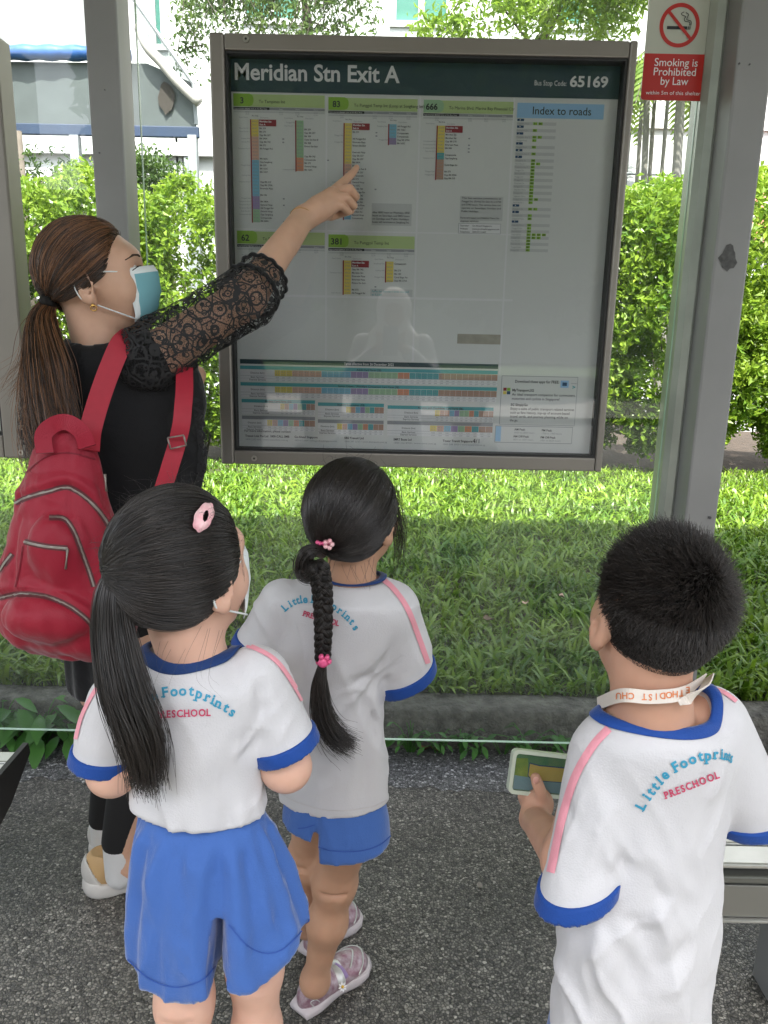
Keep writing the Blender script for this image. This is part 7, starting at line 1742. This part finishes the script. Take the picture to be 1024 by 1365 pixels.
# socks and chunky trainers
def chunky(heel, toe, parent, an, sock=True):
    heel = np.array(heel); toe = np.array(toe); d = toe-heel; L = np.linalg.norm(d); yaw = math.atan2(-d[0], d[1]); R = rotm(yaw); W = lambda x, y, z: heel+R@np.array((x, y, z))
    so_ = s_un([s_ell(W(0, .045, .025), (.047, .056, .055), R), s_ell(W(0, L*.5, .015), (.042, L*.42, .05), R), s_ell(W(0, L*.78, .020), (.044, L*.23, .038), R)], .02); so_f = lambda p: np.maximum(so_(p), np.maximum(.002-p[:, 2], p[:, 2]-.046+.012*np.sin(((p-heel)@(d/L))/L*PI)))
    up = s_un([s_ell(W(0, .045, .066), (.040, .052, .058), R), s_ell(W(0, L*.45, .045), (.034, L*.30, .045), R), s_ell(W(0, L*.76, .035), (.038, L*.22, .032), R)], .025); up = s_sub(up, s_ell(W(0, .058, .128), (.028, .045, .040), R), .006)
    V, F = nets(up, heel-[.34, .34, .0], heel+[.34, .34, .16], .005); o = mk('shoe', V, F, m_shoet, parent, True); V, F = nets(so_f, heel-[.34, .34, .0], heel+[.34, .34, .08], .005); mk('sole', V, F, m_shoew, o, True)
    g_ = lambda lo, hi, grow, sl: (lambda p: np.maximum(up(p)-grow, np.maximum(lo-((p-heel)@(d/L))+sl*(p[:, 2]-.05), ((p-heel)@(d/L))-hi-sl*(p[:, 2]-.05))))
    for nm, lo, hi, m_ in (('heel_counter', -.02, .030, m_shoew), ('side_panel', .075, .135, m_shoeg), ('toe_cap', .17, .30, m_shoew)):
        V, F = nets(g_(lo, hi, .004, -.5), heel-[.34, .34, .0], heel+[.34, .34, .16], .005); mk(nm, V, F, m_, o, True)
    sk = s_cap(an+[0, 0, -.03], an+[0, 0, .045], .037, .038); V, F = nets(sk, an-.1, an+.1, .005); mk('sock', V, F, m_sock, parent, True)
h1 = P(116, 1180, z=.02)*[1, 1, 0]; t1 = P(262, 1148, z=.02)*[1, 1, 0]; t1 = h1+(t1-h1)/np.linalg.norm(t1-h1)*.25
chunky(h1, t1, g4, aN); h2 = P(124, 1134, z=.02)*[1, 1, 0]; t2 = h2+(t1-h1)*[1, 1.25, 1]; chunky(h2, t2, g4, aF)
# hair
capc = hc+hR@np.array([0, -.014, .026]); rad4 = np.array([.081, .099, .096])
def hl4(q): y, z = q[:, 1], q[:, 2]; return np.minimum(.56+.40*np.clip(z, -.5, 1)-y, z+.45-.5*np.clip(y+.0, 0, 1))
hair4 = cap_mesh('hair', capc, hR, rad4, hl4, m_capb, g4, .985)
tie_w = np.array(P(66, 402, 1.615)); tie_l = ((tie_w-capc)@hR)/rad4; tie_l /= np.linalg.norm(tie_l)
dd = sweep_dirs(26000, r, -.75); dd = dd[hl4(dd) > 0][:12000]; S = comb(capc, hR, rad4, dd, tie_l, r, k=14, lift=.11, sag=None)
hi_ = [i for i in range(len(S)) if dd[i][2] > .15 and r.random() < .55 or r.random() < .12]; hs_ = set(hi_)
strands('hair_strands', [S[i] for i in range(len(S)) if i not in hs_], .00048, m_hairbd, hair4); strands('brown_strands', [S[i] for i in hi_], .00048, m_hairb, hair4)
b = MB(); b.tube([tie_w+[.010, 0, .006], tie_w, tie_w+[-.010, -.004, -.010]], [.016, .020, .015], 12); b.build('hair_tie', m_cap, hair4, smooth=True)
tl = [tie_w, P(56, 430, 1.59), P(62, 490, 1.55), P(66, 550, 1.52), P(72, 600, 1.50), P(96, 650, 1.50)]
S = bundle(tl, [.014, .028, .043, .046, .042, .026], 3400, r, 34, flat=.55, wav=.020, frizz=.015, lenvar=.5)
strands('ponytail', S[:1500], .00055, m_hairb, hair4); strands('ponytail_dark', S[1500:], .00055, m_hairbd, hair4)
S = bundle([tie_w, P(46, 440, 1.59), P(38, 490, 1.58), P(20, 525, 1.57)], [.010, .02, .02, .02], 160, r, 24, wav=.012, frizz=.02, lenvar=.3); strands('loose_hair', S, .0004, m_hairb, hair4)
# ================================================================== RED BACKPACK
bp_ = thing('backpack', 'bright red nylon backpack with silver zips worn on the woman\'s back', 'backpack', tuple(P(90, 720, 1.45)))
YB4 = 1.475
br = [(66, 114, 572, .55), (48, 128, 596, .6), (36, 138, 630, .62), (20, 150, 680, .66), (8, 163, 730, .68), (1, 176, 780, .68), (-2, 184, 815, .66), (6, 184, 842, .62), (40, 176, 864, .55)]
bagf0 = s_loft(tw(br, YB4, .6, math.radians(-14)), e=2.4)
lp = np.array(P(66, 822, YB4-.085)); mp_ = np.array(P(80, 735, YB4-.07))
bagf = s_un([bagf0, s_ell(lp, (.088, .050, .052)), s_ell(mp_, (.050, .036, .072))], .014)
V, F = nets(bagf, (-.92, 1.24, .55), (-.30, 1.66, 1.30), .0055); N = vnorm(V, F)
B_0 = bvh(V, F)
dsp = .006*vnoise(V*[12, 12, 9], 71)+.005*np.abs(vnoise(V*[26, 26, 13], 72))+.002*vnoise(V*[60, 60, 30], 73)
def groove(line, w_, amp):
    global dsp
    pts = [p for p in tri_px(B_0, spline(line, 30).tolist(), 0) if p is not None]
    pts = np.array(pts); d = np.min(np.linalg.norm(V[:, None, :]-pts[None], axis=2), axis=1); dsp = dsp+amp*np.exp(-(d/w_)**2)
Z1 = [(8, 678), (35, 664), (65, 655), (92, 650), (120, 668), (142, 696), (153, 722), (157, 745)]; Z2 = [(66, 690), (86, 692), (98, 708), (110, 738), (120, 765), (125, 782)]; Z3 = [(0, 797), (25, 792), (60, 795), (92, 808), (118, 828), (130, 848)]; Z4 = [(33, 722), (60, 728), (90, 731)]; Z5 = [(0, 762), (8, 750), (17, 738)]
for z_ in (Z1, Z2, Z3, Z5): groove(z_, .008, -.0045)
for z_ in (Z1, Z3): groove([(a, b_-10) for a, b_ in z_], .010, .006)
groove([(92, 600), (93, 650), (94, 685)], .006, -.004); groove([(30, 690), (22, 730), (20, 780)], .006, -.004); groove([(60, 660), (100, 690), (150, 780)], .008, .003); groove([(40, 640), (90, 635), (130, 655)], .010, .004)
V = V+N*dsp[:, None]; bago = mk('bag_body', V, F, m_bagr, bp_, True); BB = bvh(V, F)
for z_ in (Z1, Z2, Z3, Z4, Z5):
    o = ribbon_px('zip', BB, z_, 8, m_ztape, bp_, lift=.0008, n=44)
    if o: ribbon_px('zip_teeth', BB, z_, 3.2, m_zip, o, lift=.0026, n=60)
for (u, v, u2, v2) in ((90, 731, 87, 757), (129, 842, 130, 866), (153, 728, 152, 745), (140, 632, 142, 655)):
    a, c_ = hitpx(BB, u, v, .004), hitpx(BB, u2, v2, .006)
    if a is None or c_ is None: a, c_ = np.array(P(u, v, 1.42)), np.array(P(u2, v2, 1.42))
    b = MB(); b.tube([a, (a+c_)/2, c_], [.0028, .0014, .0024], 6); b.build('zip_pull', m_zip, bp_, smooth=True)
ribbon_px('bottom_seam', BB, [(24, 640), (60, 610), (92, 604), (126, 612)], 2.0, m_bagd, bp_, n=30)
ribbon_px('pocket_seam', BB, [(31, 728), (27, 755), (21, 782)], 2., m_bagd, bp_, n=20)
# grab loop
strap3('grab_loop', [P(60, 604, 1.42), P(58, 580, 1.43), P(72, 566, 1.44), (P(90, 563, 1.44)), P(108, 575, 1.43), P(117, 596, 1.41)], .030, m_bagr, bp_, th=.004, n=40)
# shoulder straps
def shoulder(name, pts, wd): return strap3(name, pts, wd, mat('red_webbing', (.36, .012, .03), .65, var=.1, vscale=60) if 'red_webbing' not in bpy.data.materials else bpy.data.materials['red_webbing'], bp_, th=.004, n=50)
shoulder('shoulder_strap', [P(118, 600, 1.44), P(122, 568, 1.475), P(138, 515, 1.50), P(158, 465, 1.53), P(167, 453, 1.56), P(172, 449, 1.62)], .040)
shoulder('shoulder_strap', [P(246, 490, 1.60), P(246, 520, 1.555), P(244, 545, 1.53), P(242, 565, 1.52), P(236, 592, 1.52), P(226, 625, 1.51), P(210, 680, 1.50), P(190, 780, 1.46)], .034)
b = MB(); q = np.array(P(236, 592, 1.505)); 
for (dx, dz, dx2, dz2) in ((-.018, .012, .014, .018), (.014, .018, .018, -.002), (.018, -.002, -.013, -.010), (-.013, -.010, -.018, .012)): b.tube([q+[dx, 0, dz], q+[dx2, 0, dz2]], .0018, 6)
b.build('strap_buckle', m_zip, bp_, smooth=True)
# ================================================================== PHOTOGRAPHER (behind the lens, mirrored in the board's glass)
g5 = thing('person', 'photographer in pale headscarf holding up a phone, reflected faintly in the map board glass', 'person', (.02, -.42, 0))
m_scarf = leafmat('pale_headscarf', (.74, .72, .70), (.78, .76, .74), .4, .8); m_dress = knit('pale_grey_dress', (.34, .34, .36), .85, .2)
hc = np.array([.02, -.40, 1.50]); hR = rotm(0, math.radians(-6)); hf, hT = head_sdf(hc, hR, .98)
el1, el2 = np.array([-.20, -.33, 1.16]), np.array([.24, -.33, 1.16]); w1, w2 = np.array([-.045, -.075, 1.33]), np.array([.055, -.075, 1.33]); s1, s2 = np.array([-.15, -.42, 1.33]), np.array([.19, -.42, 1.33])
mkh = lambda w_, sx: s_un([s_ell(w_+[sx*-.004, .02, .02], (.016, .030, .034)), *[s_chain([w_+[sx*.01, .035, .005+.014*k], w_+[sx*.0, .052, .010+.014*k], w_+[sx*-.022, .058, .012+.014*k]], [.008, .0075, .006]) for k in range(4)], s_chain([w_+[sx*-.005, .01, .03], w_+[sx*-.015, .024, .05], w_+[sx*-.022, .030, .062]], [.010, .009, .007])], .006)
make_body('body', [hf, s_cap((.02, -.42, 1.42), (.02, -.42, 1.30), .05, .06), s_un([s_cap(el1, w1, .036, .024)], 0), s_cap(el2, w2, .036, .024), s_cap(s1, el1, .045, .038), s_cap(s2, el2, .045, .038), s_cap((-.06, -.42, .8), (-.06, -.42, .06), .08, .04), s_cap((.10, -.42, .8), (.10, -.42, .06), .08, .04), s_loft([(.75, .02, -.42, .15, .11, 0), (1.0, .02, -.42, .13, .10, 0), (1.3, .02, -.42, .17, .10, 0), (1.37, .02, -.42, .08, .07, 0)])], (-.32, -.60, 0), (.36, -.01, 1.68), .010, m_skin_p, g5, fine=[(mkh(w1, 1), w1-.07, w1+.11, .004), (mkh(w2, -1), w2-.09, w2+.10, .004)])
sc_f = s_sub(s_un([s_ell(hc+[0, -.012, .02], (.098, .122, .122)), s_ell((.02, -.40, 1.37), (.115, .12, .10)), s_loft([(1.12, .02, -.40, .17, .125, 0), (1.25, .02, -.41, .20, .13, 0), (1.36, .02, -.42, .15, .12, 0), (1.42, .02, -.42, .10, .10, 0)])], .04), s_ell(hc+[0, .13, -.02], (.060, .09, .085)), .01)
cloth('headscarf', sc_f, (-.26, -.62, 1.08), (.30, -.22, 1.70), .009, m_scarf, g5, lambda p, n: .006*vnoise(p*[14, 14, 8], 81)+.005*np.sin(p[:, 2]*70+np.abs(p[:, 0])*40)*smoothstep((1.46-p[:, 2])/.1))
cloth('dress', s_un([s_loft([(.10, .02, -.42, .26, .20, 0), (.6, .02, -.42, .21, .16, 0), (.95, .02, -.42, .17, .13, 0), (1.25, .02, -.42, .19, .125, 0), (1.36, .02, -.42, .12, .10, 0)]), s_cap(s1, el1, .060, .052), s_cap(el1, w1-(w1-el1)*.25, .052, .040), s_cap(s2, el2, .060, .052), s_cap(el2, w2-(w2-el2)*.25, .052, .040)], .03), (-.34, -.66, .08), (.38, -.10, 1.42), .010, m_dress, g5, lambda p, n: .008*np.sin(np.arctan2(p[:, 1]+.42, p[:, 0]-.02)*14)*smoothstep((.9-p[:, 2])/.5))
ph = thing('phone', 'dark phone held up in both hands by the photographer', 'phone', (.005, -.03, 1.36))
b = MB(); b.box((-.034, -.034, 1.275), (.044, -.026, 1.425), bev=.003); b.build('phone_body', mat('phone_dark', (.03, .03, .035), .3), ph)
b = MB(); b.tube([(-.012, -.026, 1.400), (-.012, -.0235, 1.400)], .008, 14); b.build('phone_lens', m_gasket, ph, smooth=True)
